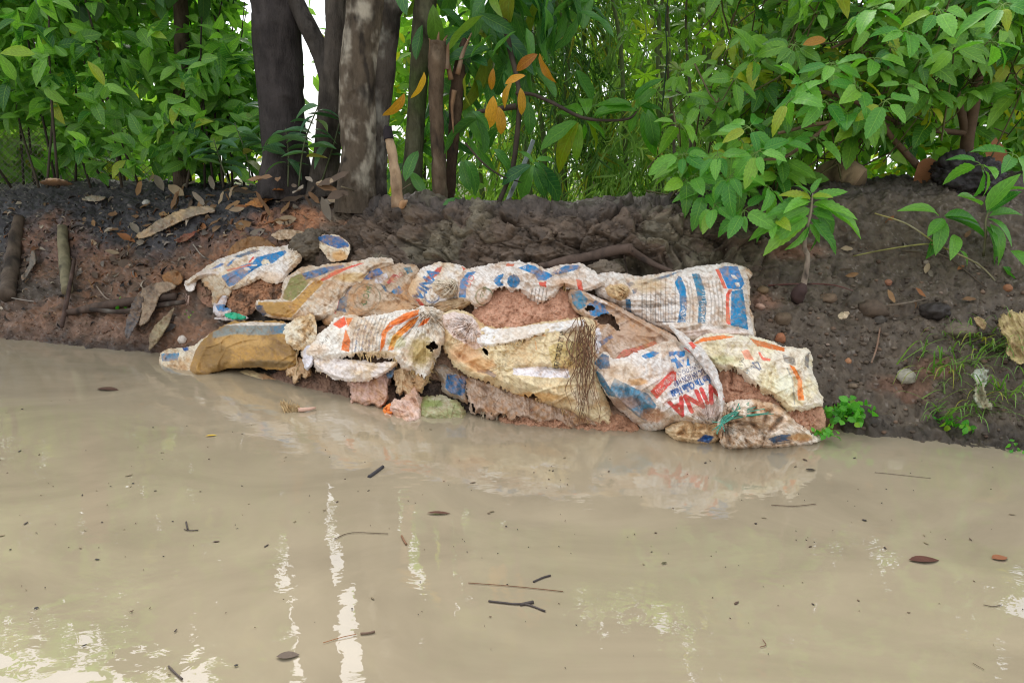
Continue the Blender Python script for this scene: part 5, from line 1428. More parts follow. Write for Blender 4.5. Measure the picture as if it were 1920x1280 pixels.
for (a, b, c, d) in ((1012, 100, 1026, 164), (1008, 102, 960, 128), (925, 128, 918, 172), (985, 142, 942, 150), (960, 155, 928, 195), (925, 180, 918, 245), (935, 200, 945, 255), (976, 165, 982, 218), (795, 135, 792, 192), (758, 175, 735, 235)):
    p, dv, L = pleaf(a, b, c, d, 4.05); ly.add(p, dv, np.array([rng.normal() * .8, -1, .4]), L, L * random.uniform(.26, .44), random.choice([1, 2, 2]))
ly.emit(t, 60)

# ---- palmate plant, bright against the bamboo
t = thing('palmate_plant', 'bright yellow green plant with finger like leaves at the upper centre right', 'plant', at(1270, 380, 5.6))
m_pl, m_plm = leafpair('palmate_leaf', (104, 158, 44), (150, 190, 66), trans=.6, rough=.4)
Vt, Ft, Ut = leaf_template('obovate', 6, .25, .1)
PV, PF, PU, n0 = [], [], [], 0
for k, a in enumerate(np.linspace(-150, 150, 8)[:7] + 22):
    r = math.radians(a); s_ = .75 + .25 * math.cos(r)
    R = np.array([[math.cos(r), -math.sin(r), 0], [math.sin(r), math.cos(r), 0], [0, 0, 1]])
    PV.append((Vt * np.array([.34, 1, 1]) * s_) @ R.T); PF.append(Ft + n0); PU.append(Ut); n0 += len(Vt)
T_pm = [(np.concatenate(PV), np.concatenate(PF), np.concatenate(PU))]
lv = Leaves(T_pm, m_pl, m_plm)
for (cx, cy) in ((1200, 10), (1235, 20), (1270, 15), (1300, 5), (1215, 60), (1250, 70), (1290, 45), (1320, 30), (1195, 95), (1235, 105), (1265, 90), (1210, 140), (1180, 60), (1310, 75), (1180, 20), (1330, 60), (1270, 130), (1350, 20), (1240, -20), (1300, -30)):
    L = random.uniform(.13, .19); lv.add(at(cx, cy, random.uniform(5.0, 5.8)), rdir(0, .7), np.array([rng.normal() * .4, -.8, .6]), L, L)
lv.emit(t, 60)
for (pts) in ([(1268, 380, 5.6), (1262, 240, 5.5), (1250, 100, 5.4), (1256, -40, 5.4)], [(1290, 380, 5.7), (1296, 220, 5.6), (1286, 60, 5.5), (1290, -40, 5.5)]):
    limb('stem', t, pts, [.012, .011, .009, .006], (104, 96, 72), seg=6, n=6, rough=.1, mat=m_twig)
for i, (x, y1, Y) in enumerate(((1156, 150, 4.9), (1200, 130, 5.0), (1256, 210, 4.5))):
    lb_ = ['green creeper hanging straight down left of the palmate leaves', 'thin pale creeper hanging among the palmate leaves', 'dark creeper hanging right of the backlit leaves'][i]
    P = np.array([at(x + random.uniform(-5, 5) * k, -80 + (y1 + 80) * k / 5, Y) for k in range(6)])
    V, F, uv = tube(P, [.004] * 6, seg=5, n=4)
    tag(obj('hanging_creeper', mesh_np('hanging_creeper', V, F, np.broadcast_to(lin([(96, 132, 60), (120, 140, 80), (40, 58, 36)][i]), V.shape), uv), m_twig), lb_, 'creeper')

# ---- bamboo behind
T_bm = [leaf_template('lance', 4, d, .1) for d in (.15, .5)]
BAM = [(1010, 7.0, 90, 'dark bamboo clump hanging behind the yellow leaves', (76, 114, 66), (134, 172, 100), (-300, 260), 3200),
       (1130, 7.6, 110, 'grey green bamboo clump in the centre background', (118, 156, 92), (184, 210, 134), (-330, 380), 5200),
       (1230, 6.8, 90, 'bamboo clump with feathery tips above the bank behind the broad leaves', (134, 176, 100), (202, 226, 148), (120, 390), 2000),
       (1380, 7.4, 110, 'bamboo clump half hidden behind the right hand shrub', (98, 140, 64), (156, 190, 92), (-330, 380), 3600),
       (960, 9.5, 80, 'pale bamboo clump coloured as if sunlit, furthest back behind the slanting pole', (140, 178, 84), (200, 222, 130), (215, 400), 2200)]  # bright light on this far clump is put into its paler leaf colours
for (cx, Y, hw, lb_, c1, c2, (r0, r1), n) in BAM:
    t = thing('bamboo_clump', lb_, 'bamboo', at(cx, 385, Y), 'bamboo clumps behind the bank')
    mm, mmm = leafpair('bamboo_leaf', c1, c2, trans=.58, rough=.4, vein=.1)
    lv = Leaves(T_bm, mm, mmm)
    nsp = n // 11
    for k in range(nsp):
        u = rng.normal() * .62; px = cx + hw * u
        py = random.uniform(r0, r1); y_ = Y + random.uniform(-.5, .8)
        p = at(px, py, y_)
        drift = np.array([rng.normal() * .6, rng.normal() * .4, -.55]); drift /= np.linalg.norm(drift)
        tone = random.random()
        for q in range(11):
            b = p + drift * q * .055 + rng.normal(size=3) * .012
            d = drift * .8 + np.array([rng.normal() * .5, rng.normal() * .5, -.35 + rng.normal() * .3])
            L = random.uniform(.13, .26); lv.add(b, d, rdir(.8), L, L * random.uniform(.09, .13), None, np.clip(tone + rng.normal() * .15, 0, 1))
    lv.emit(t, 0, 'foliage')
    for k in range(5):
        x0 = cx + random.uniform(-.7, .7) * hw
        P = np.array([at(x0, 392, Y), at(x0 + random.uniform(-15, 15), 250, Y), at(x0 + random.uniform(-35, 35), 80, Y), at(x0 + random.uniform(-60, 60), -80, Y)])
        V, F, uv = tube(P, [.024, .022, .018, .01], seg=7, n=5)
        obj('culm', mesh_np('culm', V, F, np.broadcast_to(lin((116, 128, 82)), V.shape), uv), m_twig, t)
# ---- far trees closing the view
T_fr = [leaf_template('elliptic', 3, .2, .1), leaf_template('lance', 3, .3, .1)]
FAR = [(210, 9.0, 150, (-140, 300), 'bright green tree glimpsed through the left bush', (104, 150, 66), (164, 200, 96), 1500), (40, 8.0, 90, (215, 385), 'pale green thicket just behind the wire fence', (112, 148, 84), (170, 196, 122), 2600), (1930, 8.0, 110, (-200, 330), 'green tree at the right edge behind the shrub trunk', (84, 134, 54), (140, 184, 80), 2400), (-150, 9.5, 160, (130, 390), 'pale distant tree behind the wire fence at far left', (70, 104, 46), (130, 160, 80), 700), (780, 10.5, 110, (-260, 390), 'far green tree seen between the stems in the middle', (104, 150, 62), (160, 196, 92), 2800), (1120, 13, 240, (-420, 390), 'far tree filling the gaps behind the bamboo', (140, 178, 96), (200, 222, 138), 5600),
       (1500, 10, 230, (-420, 380), 'far bright green tree behind the right hand shrub', (100, 148, 58), (160, 200, 84), 5200), (1820, 9.5, 150, (20, 390), 'low bright tree behind the shrub trunk at the right', (120, 168, 64), (176, 208, 100), 2300), (300, 11, 260, (270, 390), 'low sunlit hedge behind the left bush', (96, 136, 52), (146, 176, 78), 900), (2250, 9, 200, (-200, 380), 'far tree beyond the right edge of the shrub', (60, 100, 40), (110, 150, 60), 900)]
for (cx, Y, hw, (r0, r1), lb_, c1, c2, n) in FAR:
    t = thing('far_tree', lb_, 'tree', at(cx, 392, Y), 'trees far behind the bank')
    mm, mmm = leafpair('far_leaf', c1, c2, trans=.55, rough=.5, vein=.0)
    lv = Leaves(T_fr, mm, mmm)
    cl = [(cx + rng.normal() * hw * .6, random.uniform(r0, r1), Y + rng.normal() * .6, random.random()) for _ in range(max(14, n // 28))]
    for k in range(n):
        q = random.choice(cl); p = at(q[0], q[1], q[2]) + rng.normal(size=3) * .28
        if p[2] < .1: continue
        L = random.uniform(.15, .3); lv.add(p, rdir(-.3), rdir(.8), L, L * .42, None, np.clip(q[3] + rng.normal() * .2, 0, 1))
    lv.emit(t, 0, 'crown')
    limb('trunk', t, [(cx, 400, Y), (cx + 6, 250, Y), (cx - 8, 60, Y)], [.12, .09, .05], (96, 84, 68), seg=9, n=6, seed=30)

# ---- right hand shrub
T_ov = [leaf_template('ovate', 16, d, f, wav=w) for d, f, w in ((.12, .18, .03), (.35, .16, .05), (.6, .14, .05), (.25, .3, .04))]
m_rs, m_rsm = leafpair('shrub_leaf', (56, 112, 40), (136, 188, 64), trans=.36, rough=.36, vein=.3)
m_rb, m_rbm = leafpair('fresh_shrub_leaf', (70, 140, 52), (128, 188, 74), trans=.4, rough=.36, vein=.3)
def shrub_crown(t):
    crown(t, [(1600, 2300, 15, 29, 4.2, 5.6, 900)])


t = thing('serrated_shrub', 'large green shrub with toothed leaves filling the upper right', 'shrub', at(1815, 340, 4.4))
for nm, pts, rad in (('trunk', [(1812, 370, 4.4), (1812, 280, 4.4), (1826, 200, 4.4), (1834, 140, 4.4), (1830, 105, 4.4)], [.042, .036, .030, .028, .026]), ('branch', [(1831, 112, 4.4), (1812, 84, 4.4), (1796, 60, 4.4), (1780, -20, 4.4)], [.024, .018, .015, .012]),
                     ('branch', [(1831, 112, 4.4), (1852, 80, 4.4), (1872, 50, 4.35), (1890, -30, 4.3)], [.024, .02, .018, .014]), ('branch', [(1812, 262, 4.4), (1800, 200, 4.4), (1778, 130, 4.42), (1752, 96, 4.45), (1742, 40, 4.45)], [.024, .022, .018, .014, .01]),
                     ('branch', [(1752, 335, 4.2), (1722, 312, 4.15), (1694, 282, 4.1), (1668, 252, 4.05), (1640, 200, 4.0)], [.022, .02, .017, .014, .008]), ('branch', [(1746, 98, 4.4), (1700, 70, 4.2), (1640, 60, 4.0), (1560, 90, 3.9)], [.012, .011, .009, .006]),
                     ('branch', [(1812, 250, 4.4), (1700, 240, 4.2), (1560, 230, 3.9), (1460, 250, 3.7)], [.016, .014, .011, .007]), ('branch', [(1700, 240, 4.2), (1600, 190, 4.0), (1520, 170, 3.8), (1470, 190, 3.7)], [.012, .011, .009, .006]), ('branch', [(1560, 230, 3.9), (1480, 290, 3.6), (1430, 300, 3.5)], [.010, .008, .006])):
    limb(nm, t, pts, rad, (112, 88, 68), lich=(132, 110, 88), lamt=.4, seg=10, n=7, rough=.12, freq=25, mat=m_twig)
lv = Leaves(T_ov, m_rs, m_rsm); lf = Leaves(T_ov, m_rb, m_rbm)
tw_acc = Acc()


def whorl(c, n, L0, L1, store, down=.35, tone=None, face=.5):
    a0 = random.random() * 6.28
    ax = np.array([rng.normal() * .5, -.5 * face + rng.normal() * .3, .8]); ax /= np.linalg.norm(ax)
    s1 = np.cross(ax, [1, 0, .2]); s1 /= np.linalg.norm(s1); s2 = np.cross(ax, s1)
    for k in range(n):
        a = a0 + k * 2.4
        d = s1 * math.cos(a) + s2 * math.sin(a)
        d = d + ax * random.uniform(-.1, .35) + np.array([0, 0, -down * random.uniform(.5, 1.5)])
        L = random.uniform(L0, L1) * (.6 + .4 * min(1, k / 3 + .3))
        pt = c + d / np.linalg.norm(d) * .03
        (store).add(pt, d, ax + np.array([0, -.75, .2]) + rng.normal(size=3) * .25, L, L * random.uniform(.50, .62), None, tone)
        V, F, uv = tube([c, c + (pt - c) * .5 + np.array([0, 0, .004]), pt], [.0025, .002, .002], seg=4, n=2, cap=False)
        tw_acc.add(V, F, lin((104, 132, 62)), uv)


cl = []
for k in range(620):
    px = random.uniform(1270, 2050); py = random.uniform(-90, 380)
    low = 360 if px < 1500 else 265
    if py > low: continue
    if px < 1400 and py < 120: 
        if random.random() < .8: continue
    if px < 1340 and random.random() < .55: continue
    if 1740 < px < 1990 and 120 < py < 270 and random.random() < .78: continue
    cl.append((px, py, random.uniform(3.75, 4.9)))
for (px, py, Y) in cl:
    c = at(px, py, Y)
    whorl(c, random.randint(4, 8), .085, .185, lv, .45, np.clip(.5 + rng.normal() * .3, 0, 1))
    V, F, uv = tube([c, c + np.array([rng.normal() * .05, .08, -.10]), c + np.array([rng.normal() * .12, .2, -.2 + rng.normal() * .1])], [.003, .004, .005], seg=4, n=3, cap=False)
    tw_acc.add(V, F, lin((98, 92, 60)), uv)
FRONT = [(1300, 330, 3.75, 7), (1395, 395, 3.5, 6), (1340, 385, 3.6, 6), (1465, 270, 3.5, 6), (1455, 410, 3.45, 5), (1280, 290, 3.8, 6), (1590, 215, 3.55, 6), (1545, 190, 3.5, 6), (1420, 285, 3.45, 8), (1405, 240, 3.5, 6), (1480, 190, 3.5, 7), (1500, 150, 3.55, 6), (1610, 165, 3.5, 8), (1660, 190, 3.4, 6), (1640, 110, 3.5, 6), (1370, 330, 3.55, 7), (1345, 290, 3.6, 6), (1560, 120, 3.55, 6), (1700, 60, 3.4, 7), (1760, 20, 3.3, 6), (1880, 10, 3.2, 7), (1640, 15, 3.5, 6), (1860, 80, 3.35, 5), (1320, 360, 3.7, 6), (1440, 350, 3.5, 6), (1530, 260, 3.6, 5), (1700, 160, 3.5, 4), (1900, 290, 3.4, 5), (1840, 310, 3.4, 5)]
for (px, py, Y, n) in FRONT:
    whorl(at(px, py, Y), n, .10, .17, lf, .4)
obj('twigs', tw_acc.mesh('twigs'), m_twig, t, stuff=True)
lv.emit(t, 160); lf.emit(t, 200, 'fresh_foliage'); shrub_crown(t)
lyy = Leaves(T_mg, m_yl, m_yl); p, dv, L = pleaf(1505, 85, 1552, 70, 3.7); lyy.add(p, dv, np.array([0, -1, .5]), L, L * .4); lyy.emit(t, 1)

# ---- seedling standing on the bank under the shrub
b0, _ = hit(1497, 562)
t = thing('seedling', 'young plant with bare crooked stem and bulbous root on the muddy bank', 'seedling', b0)
Yb = b0[1]
limb('stem', t, [(1506, 538, Yb - .02), (1512, 505, Yb - .05), (1514, 480, Yb - .06), (1508, 462, Yb - .07), (1512, 430, Yb - .09), (1520, 400, Yb - .1), (1524, 362, Yb - .1)], [.016, .0125, .012, .012, .0085, .006, .003], (150, 134, 118), lich=(176, 160, 144), lamt=.4, seg=10, n=7, rough=.1, mat=m_twig)
limb('root_bulb', t, [(1494, 572, Yb + .01), (1496, 556, Yb - .02), (1502, 542, Yb - .03), (1508, 532, Yb - .03)], [.014, .034, .03, .014], (76, 58, 54), lich=(92, 72, 66), seg=12, n=6, rough=.25, freq=25, mat=m_twig)
lv = Leaves(T_ov, m_rb, m_rbm)
for (a, b, c, d) in ((1516, 384, 1420, 396), (1512, 415, 1412, 468), (1514, 425, 1478, 480), (1512, 400, 1384, 412), (1520, 372, 1462, 350), (1522, 368, 1566, 366), (1524, 392, 1612, 440), (1520, 412, 1600, 476), (1526, 380, 1652, 436), (1518, 420, 1548, 458), (1514, 408, 1440, 446), (1518, 425, 1496, 462), (1524, 384, 1632, 392), (1524, 372, 1600, 352), (1520, 366, 1500, 330), (1520, 410, 1566, 462), (1518, 392, 1446, 424), (1522, 400, 1574, 412), (1522, 362, 1540, 322), (1518, 378, 1470, 384)):
    p, dv, L = pleaf(a, b, c, d, Yb - .1, random.uniform(-.14, .08)); L *= .88; lv.add(p, dv, np.array([rng.normal() * .7, -.8, .8]), L, L * random.uniform(.34, .5))
lv.emit(t, 60)

# ---- plant at the right edge
b0, _ = hit(1845, 470)
t = thing('bank_plant', 'low plant with long smooth leaves at the right edge of the bank', 'plant', b0)
lv = Leaves(T_el, m_rb, m_rbm)
Yb = b0[1] - .1
for (a, b, c, d) in ((1760, 405, 1722, 360), (1768, 412, 1760, 470), (1766, 408, 1745, 490), (1770, 405, 1845, 408), (1772, 408, 1865, 432), (1790, 440, 1788, 482), (1800, 470, 1830, 490), (1770, 410, 1740, 440), (1850, 400, 1915, 350), (1855, 405, 1925, 385), (1852, 410, 1920, 430), (1856, 420, 1912, 480), (1850, 425, 1900, 520), (1848, 430, 1880, 450), (1850, 395, 1900, 320), (1895, 470, 1935, 500), (1880, 360, 1935, 340), (1840, 385, 1800, 360), (1880, 500, 1915, 545)):
    p, dv, L = pleaf(a, b, c, d, Yb, random.uniform(-.15, .05)); lv.add(p, dv, np.array([rng.normal() * .3, -.6, 1]), L, L * .38)
lv.emit(t, 60)
limb('stem', t, [(1844, 480, Yb + .05), (1848, 440, Yb), (1852, 400, Yb), (1890, 350, Yb)], [.006, .005, .004, .003], (120, 116, 84), seg=6, n=5, mat=m_twig)
limb('trailing_stem', t, [(1640, 400, Yb), (1700, 420, Yb - .02), (1762, 460, Yb - .02), (1840, 500, Yb - .03), (1890, 560, Yb - .05), (1922, 610, Yb - .1)], [.003, .004, .004, .004, .004, .003], (150, 140, 84), seg=6, n=8, mat=m_twig)
limb('trailing_stem', t, [(1600, 480, Yb + .1), (1660, 468, Yb + .03), (1730, 458, Yb), (1770, 460, Yb)], [.003, .0035, .004, .004], (150, 146, 84), seg=6, n=8, mat=m_twig)

# ---- chain link fence far left
t = thing('wire_fence', 'rusty chain link fence at the far left behind the bank', 'fence', at(40, 362, 6.2))
acc = Acc(); m_wire = mat_attr('wire', rough=.5, bump=.1, var=.3)
Yf = 6.2
for k in range(-26, 26):
    for sgn in (-1, 1):
        pts = []
        for j in range(0, 12):
            yy = 240 + j * 11.5; xx = 10 + k * 11.5 + (5.6 if (j % 2) else -5.6) * sgn
            pts.append(at(xx, yy, Yf + sgn * .004))
        V, F, uv = tube(np.array(pts), .0028, seg=3, spline=False, cap=False)
        acc.add(V, F, lin((136, 132, 118)), uv)
obj('wire_mesh', acc.mesh('wire_mesh'), m_wire, t, stuff=True)
for xx in (-90, 118):
    limb('post', t, [(xx, 380, Yf + .03), (xx, 300, Yf + .03), (xx, 225, Yf + .03)], [.022, .022, .022], (112, 106, 96), seg=8, n=2, mat=m_wire)
# ---- slanting pale pole
t = tag(limb('slanting_pole', None, [(948, 385, 5.4), (968, 340, 5.4), (992, 285, 5.4), (1000, 262, 5.4)], [.016, .016, .016, .015], (176, 186, 186), lich=(196, 202, 200), seg=10, n=3, rough=.03, mat=m_wire), 'pale grey pole leaning behind the drooping sapling leaves', 'pole')

# ================================================================== SMALL THINGS ON THE BANK
m_stone = mat_attr('stone', rough=.8, bump_scale=90, bump=.6, bump_dist=.003, var=.35, var_scale=50, spec=.3)
m_dry = mat_attr('dry_leaf', rough=.75, bump_scale=120, bump=.5, bump_dist=.003, var=.35, var_scale=45, spec=.25)


def ball(nu=12, nv=8):
    th = np.linspace(0, 2 * math.pi, nu, endpoint=False); ph = np.linspace(.02, math.pi - .02, nv)
    T, Ph = np.meshgrid(th, ph)
    return np.stack([np.cos(T) * np.sin(Ph), np.sin(T) * np.sin(Ph), np.cos(Ph)], -1).reshape(-1, 3), grid_faces(nu, nv, True)


BV, BF = ball()


def lump_mesh(name, size, colr, seed=0, rough=.35, nu=16, nv=11, freq=1.6, facet=False):
    V, F = ball(nu, nv)
    n = fbm(V * freq + seed * 7.3, 5, .6)
    a, b, i = worley(V * 1.6 + seed * 3.1)
    c_, d_, j_ = worley(V * 4.2 + seed * 1.7)
    V = V * (1 + rough * n * 1.3 + .22 * (b - a) + .10 * sstep(0, .3, d_ - c_) * (nu > 24) + (RND[i][:, 0] - .5) * .25 * (nu > 24))[:, None] * np.asarray(size)
    m = fbm(V / max(size) * 3 + seed, 4)
    C = np.clip(lin(colr) * (1 + .35 * m)[:, None], .01, .85)
    return mesh_np(name, V, [F[:, ::-1]], C, smooth=not facet)


def lump(name, px, py, rx, ry, colr, label, cat, seed=0, sink=.35, rough=.35, mat=None, Y=None, group=None, nu=18, nv=12, freq=1.6):
    p, n = hit(px, py) if Y is None else (at(px, py, Y), np.array([0, -.5, .85]))
    k = p[1] / FPX
    o = obj(name, lump_mesh(name, (rx * k, rx * k * .85, ry * k), colr, seed, rough, nu, nv, freq), mat or m_stone)
    o.location = [float(v) for v in (p + n * ry * k * (1 - 2 * sink) * .5)]
    o.rotation_euler = (random.uniform(-.2, .2), random.uniform(-.2, .2), random.uniform(0, 6))
    return tag(o, label, cat, group)


STONES = [(1699, 706, 19, 13, (168, 160, 142), 'pale grey stone low on the right hand mud slope', 1), (1802, 621, 34, 15, (122, 108, 92), 'broad flat brown stone beside the grass on the right', 2), (1463, 636, 11, 10, (164, 106, 74), 'round orange stone above the rightmost sack', 3),
          (1590, 678, 7, 6, (180, 128, 92), 'small bright orange pebble in the middle of the mud slope', 4), (1467, 600, 18, 13, (106, 88, 70), 'brown stone right of the blue hemmed sack', 5), (1636, 581, 27, 17, (98, 82, 68), 'large brown lump below the seedling, right side', 6),
          (1888, 540, 9, 7, (150, 104, 74), 'orange stone at the right edge under the long leaved plant', 7), (1664, 530, 8, 6, (150, 104, 80), 'small reddish stone above the large brown lump', 8), (1648, 601, 12, 9, (88, 80, 72), 'dark stone touching the large brown lump', 9),
          (342, 638, 9, 8, (214, 200, 186), 'white pebble by the torn tail left of the mustard sack', 10), (1552, 560, 18, 9, (122, 100, 80), 'tan stone just below the seedling stem', 11), (1430, 545, 12, 8, (122, 100, 74), 'small tan stone right of the blue hem', 12), (1600, 724, 9, 5, (128, 110, 90), 'thin tan chip left of the pale grey stone', 13), (1755, 660, 24, 14, (104, 92, 80), 'grey brown stone left of the flat brown stone', 14), (275, 380, 8, 5, (196, 190, 180), 'small white pebble on the dark left bank top', 15), (1425, 575, 9, 6, (186, 150, 130), 'pinkish pebble close to the blue hem', 16)]
for (x, y, rx, ry, c, lb_, sd) in STONES:
    lump('stone', x, y, rx, ry, c, lb_, 'stone', sd)
lump('soil_clod', 588, 468, 40, 27, (104, 92, 76), 'big grey brown clod wedged between the two upper left sacks', 'clod', 21, .2, .3, m_soil, nu=80, nv=54)
lump('soil_clod', 1752, 585, 24, 15, (60, 52, 47), 'black clod on the right slope near the flat stone', 'clod', 23, .3, .4, m_soil, nu=30, nv=20)
lump('soil_clod', 1805, 352, 66, 44, (54, 48, 48), 'big black lump of earth on the bank top under the shrub', 'clod', 24, .2, .25, m_soil, Y=4.05, nu=90, nv=60)
lump('soil_clod', 1130, 510, 30, 17, (112, 98, 82), 'crumbly clod under the fallen branch', 'clod', 26, .35, .4, m_soil, nu=64, nv=44)

# crumbs and gravel nobody could count
CV, CF = ball(6, 5)


def scatter(name, n, sampler, smin, smax, cols_, label, cat):
    Vs, Fs, Cs, n0 = [], [], [], 0
    for k in range(n):
        px, py = sampler()
        p, nr = hit(px, py)
        if p[2] < -.02: continue
        s_ = smin + (smax - smin) * random.random() ** 3
        V = CV * (1 + .4 * fbm(CV * 1.7 + k * .37, 2))[:, None] * np.array([1, random.uniform(.6, 1), random.uniform(.4, .8)]) * s_
        a = random.uniform(0, 6.28); R = np.array([[math.cos(a), -math.sin(a), 0], [math.sin(a), math.cos(a), 0], [0, 0, 1]])
        Vs.append(V @ R.T + p + nr * s_ * .2); Fs.append(CF[:, ::-1] + n0); n0 += len(V)
        Cs.append(np.broadcast_to((lin(random.choice(cols_)) * .3 + soil_at(px, py) * .7) * random.uniform(.75, 1.3), V.shape))
    o = obj(name, mesh_np(name, np.concatenate(Vs), [np.concatenate(Fs)], np.concatenate(Cs)), m_stone, stuff=True)
    tag(o, label, cat)


scatter('soil_crumbs', 1500, lambda: (random.uniform(1410, 1930), random.triangular(430, 840, 640)), .002, .016, [(100, 84, 70), (84, 70, 60), (118, 100, 84), (70, 62, 56), (140, 104, 82)], 'loose crumbs of mud scattered over the right slope', 'soil')
scatter('dark_crumbs', 1500, lambda: (random.uniform(-30, 640), random.triangular(350, 560, 400)), .002, .012, [(72, 70, 70), (56, 54, 56), (92, 88, 84), (118, 112, 104), (60, 52, 48)], 'dark charred crumbs strewn over the left bank top', 'soil')
scatter('gravel', 900, lambda: (random.uniform(-20, 330), random.triangular(560, 660, 620)), .002, .009, [(150, 116, 98), (120, 96, 84), (176, 160, 146), (90, 80, 74), (164, 120, 96)], 'fine reddish gravel along the left waterline', 'gravel')
scatter('cliff_crumbs', 800, lambda: (random.uniform(620, 1420), random.uniform(392, 505)), .002, .012, [(84, 74, 62), (100, 90, 76), (70, 62, 54)], 'small crumbs of earth on the cliff above the sacks', 'soil')


# shreds of leaf, bark and twig trodden into the left slope
Vs, Fs, Cs, n0 = [], [], [], 0
SV, SF, _u = leaf_template('elliptic', 3, .5, .5)
for k in range(1100):
    px = random.uniform(-30, 560); py = random.triangular(352, 620, 430)
    if px > 350 and py > 470: continue
    p, nr = hit(px, py)
    if p[2] < .01: continue
    d = rng.normal(size=3); d -= nr * (d @ nr) * .9; sd, dd, nn = frame(d, nr + rng.normal(size=3) * .5)
    L = random.uniform(.02, .085) * (.6 if random.random() < .5 else 1.0); wd = L * random.choice([.12, .3, .5])
    V = SV[:, :1] * sd * wd + SV[:, 1:2] * dd * L + SV[:, 2:] * nn * L + p + nr * .006
    Vs.append(V); Fs.append(SF + n0); n0 += len(V)
    Cs.append(np.broadcast_to(lin(random.choice([(118, 108, 98), (86, 76, 68), (140, 114, 88), (168, 154, 134), (122, 86, 62), (64, 58, 54)])) * random.uniform(.6, 1.3), V.shape))
tag(obj('leaf_litter', mesh_np('leaf_litter', np.concatenate(Vs), [np.concatenate(Fs)], np.concatenate(Cs)), m_dry, stuff=True), 'shreds of dead leaf and bark trodden into the left slope', 'litter')


# ---- wood
def wood(name, pts, radii, base, label, cat, offs=0.0, mat=None, parts=(), **kw):
    P = []
    for (x, y, *dz) in pts:
        p, n = hit(x, y); P.append((x, y, p[1] - offs - (dz[0] if dz else 0)))
    kw.setdefault('seg', 14); kw.setdefault('n', 8)
    if parts:
        t_ = thing(name, label, cat, at(*P[0][:2], P[0][2]))
        limb('main_stem', t_, P, radii, base, mat=mat or m_dead, **kw)
        for (nm, pp, rr) in parts:
            Q = [(x, y, hit(x, y)[0][1] - offs - .01) for x, y in pp]
            limb(nm, t_, Q, rr, base, mat=mat or m_dead, **kw)
        return t_
    return tag(limb(name, None, P, radii, base, mat=mat or m_dead, **kw), label, cat)


wood('fallen_branch', [(1006, 502), (1060, 490), (1110, 480), (1150, 470), (1184, 465, .03)], [.020, .024, .025, .026, .022], (92, 76, 66), 'bent brown branch lying over the sacks below the cliff', 'branch', .05, lich=(116, 98, 86), rough=.2, freq=14,
     parts=[('side_branch', [(1180, 466), (1205, 484), (1232, 498), (1264, 510)], [.020, .018, .014, .008]), ('twig', [(1170, 478), (1174, 500), (1179, 524)], [.004, .003, .003]), ('twig', [(1232, 498), (1238, 512), (1242, 520)], [.003, .003, .002])])
wood('wooden_stake', [(14, 556), (22, 500), (30, 440), (36, 408)], [.052, .050, .046, .036], (92, 78, 66), 'stout weathered stake at the left edge of the bank', 'stake', .07, lich=(120, 106, 92), rough=.2)
wood('wooden_stake', [(126, 545), (122, 500), (119, 460), (117, 428)], [.036, .038, .036, .034], (128, 118, 92), 'pale greenish stake stump sunk in orange clay', 'stake', .05, lich=(160, 152, 120), rough=.2)
wood('leaning_stick', [(116, 612), (124, 570), (132, 528), (140, 486)], [.012, .014, .013, .011], (84, 66, 58), 'thin dark stick leaning up from the left shore', 'stick', .10, lich=(112, 90, 78))
wood('driftwood_log', [(120, 588), (180, 576), (240, 566), (330, 556)], [.020, .028, .028, .024], (88, 72, 62), 'dark log lying across the left shore behind the leaning stick', 'log', .06, lich=(108, 90, 78), rough=.2)
wood('driftwood_log', [(170, 580), (230, 584), (300, 572), (345, 566)], [.012, .016, .016, .014], (74, 60, 52), 'thinner log just below the dark log on the left shore', 'log', .09, rough=.2)
for i, (pts, c, lb_) in enumerate((([(0, 553), (30, 560), (70, 566)], (150, 140, 128), 'thin pale twig by the stout stake'), ([(362, 458), (380, 480), (405, 490), (436, 492)], (150, 138, 124), 'curved pale rootlet above the upper left sack'), ([(180, 535), (196, 556), (206, 562)], (150, 132, 116), 'short pale twig above the dark log'), ([(1634, 680), (1644, 650), (1650, 615)], (140, 110, 90), 'thin upright stalk on the mud slope'),
                                   ([(1440, 535), (1500, 532), (1560, 534), (1600, 545)], (104, 66, 60), 'dark red root running under the seedling'), ([(1650, 575), (1700, 568), (1745, 558)], (112, 96, 80), 'grey stick lying right of the large brown lump'), ([(640, 350), (720, 372), (770, 345)], (120, 108, 84), 'thin dry stem trailing over the foot of the thick trunk'), ([(1690, 470), (1770, 480), (1850, 540)], (96, 82, 66), 'thin dead stem across the right slope'), ([(455, 372), (520, 372), (600, 366)], (150, 128, 96), 'straw coloured stalk among the litter under the trunks'), ([(690, 500), (705, 488), (716, 470)], (150, 132, 110), 'short grey twig standing behind the olive striped sack'))):
    P = [(x, y, hit(x, y)[0][1] - .02) for x, y in pts]
    tag(limb('twig', None, P, [.004, .0045, .003, .003][:len(pts)], c, seg=6, n=8, lamt=.2, mat=m_twig), lb_, 'twig')

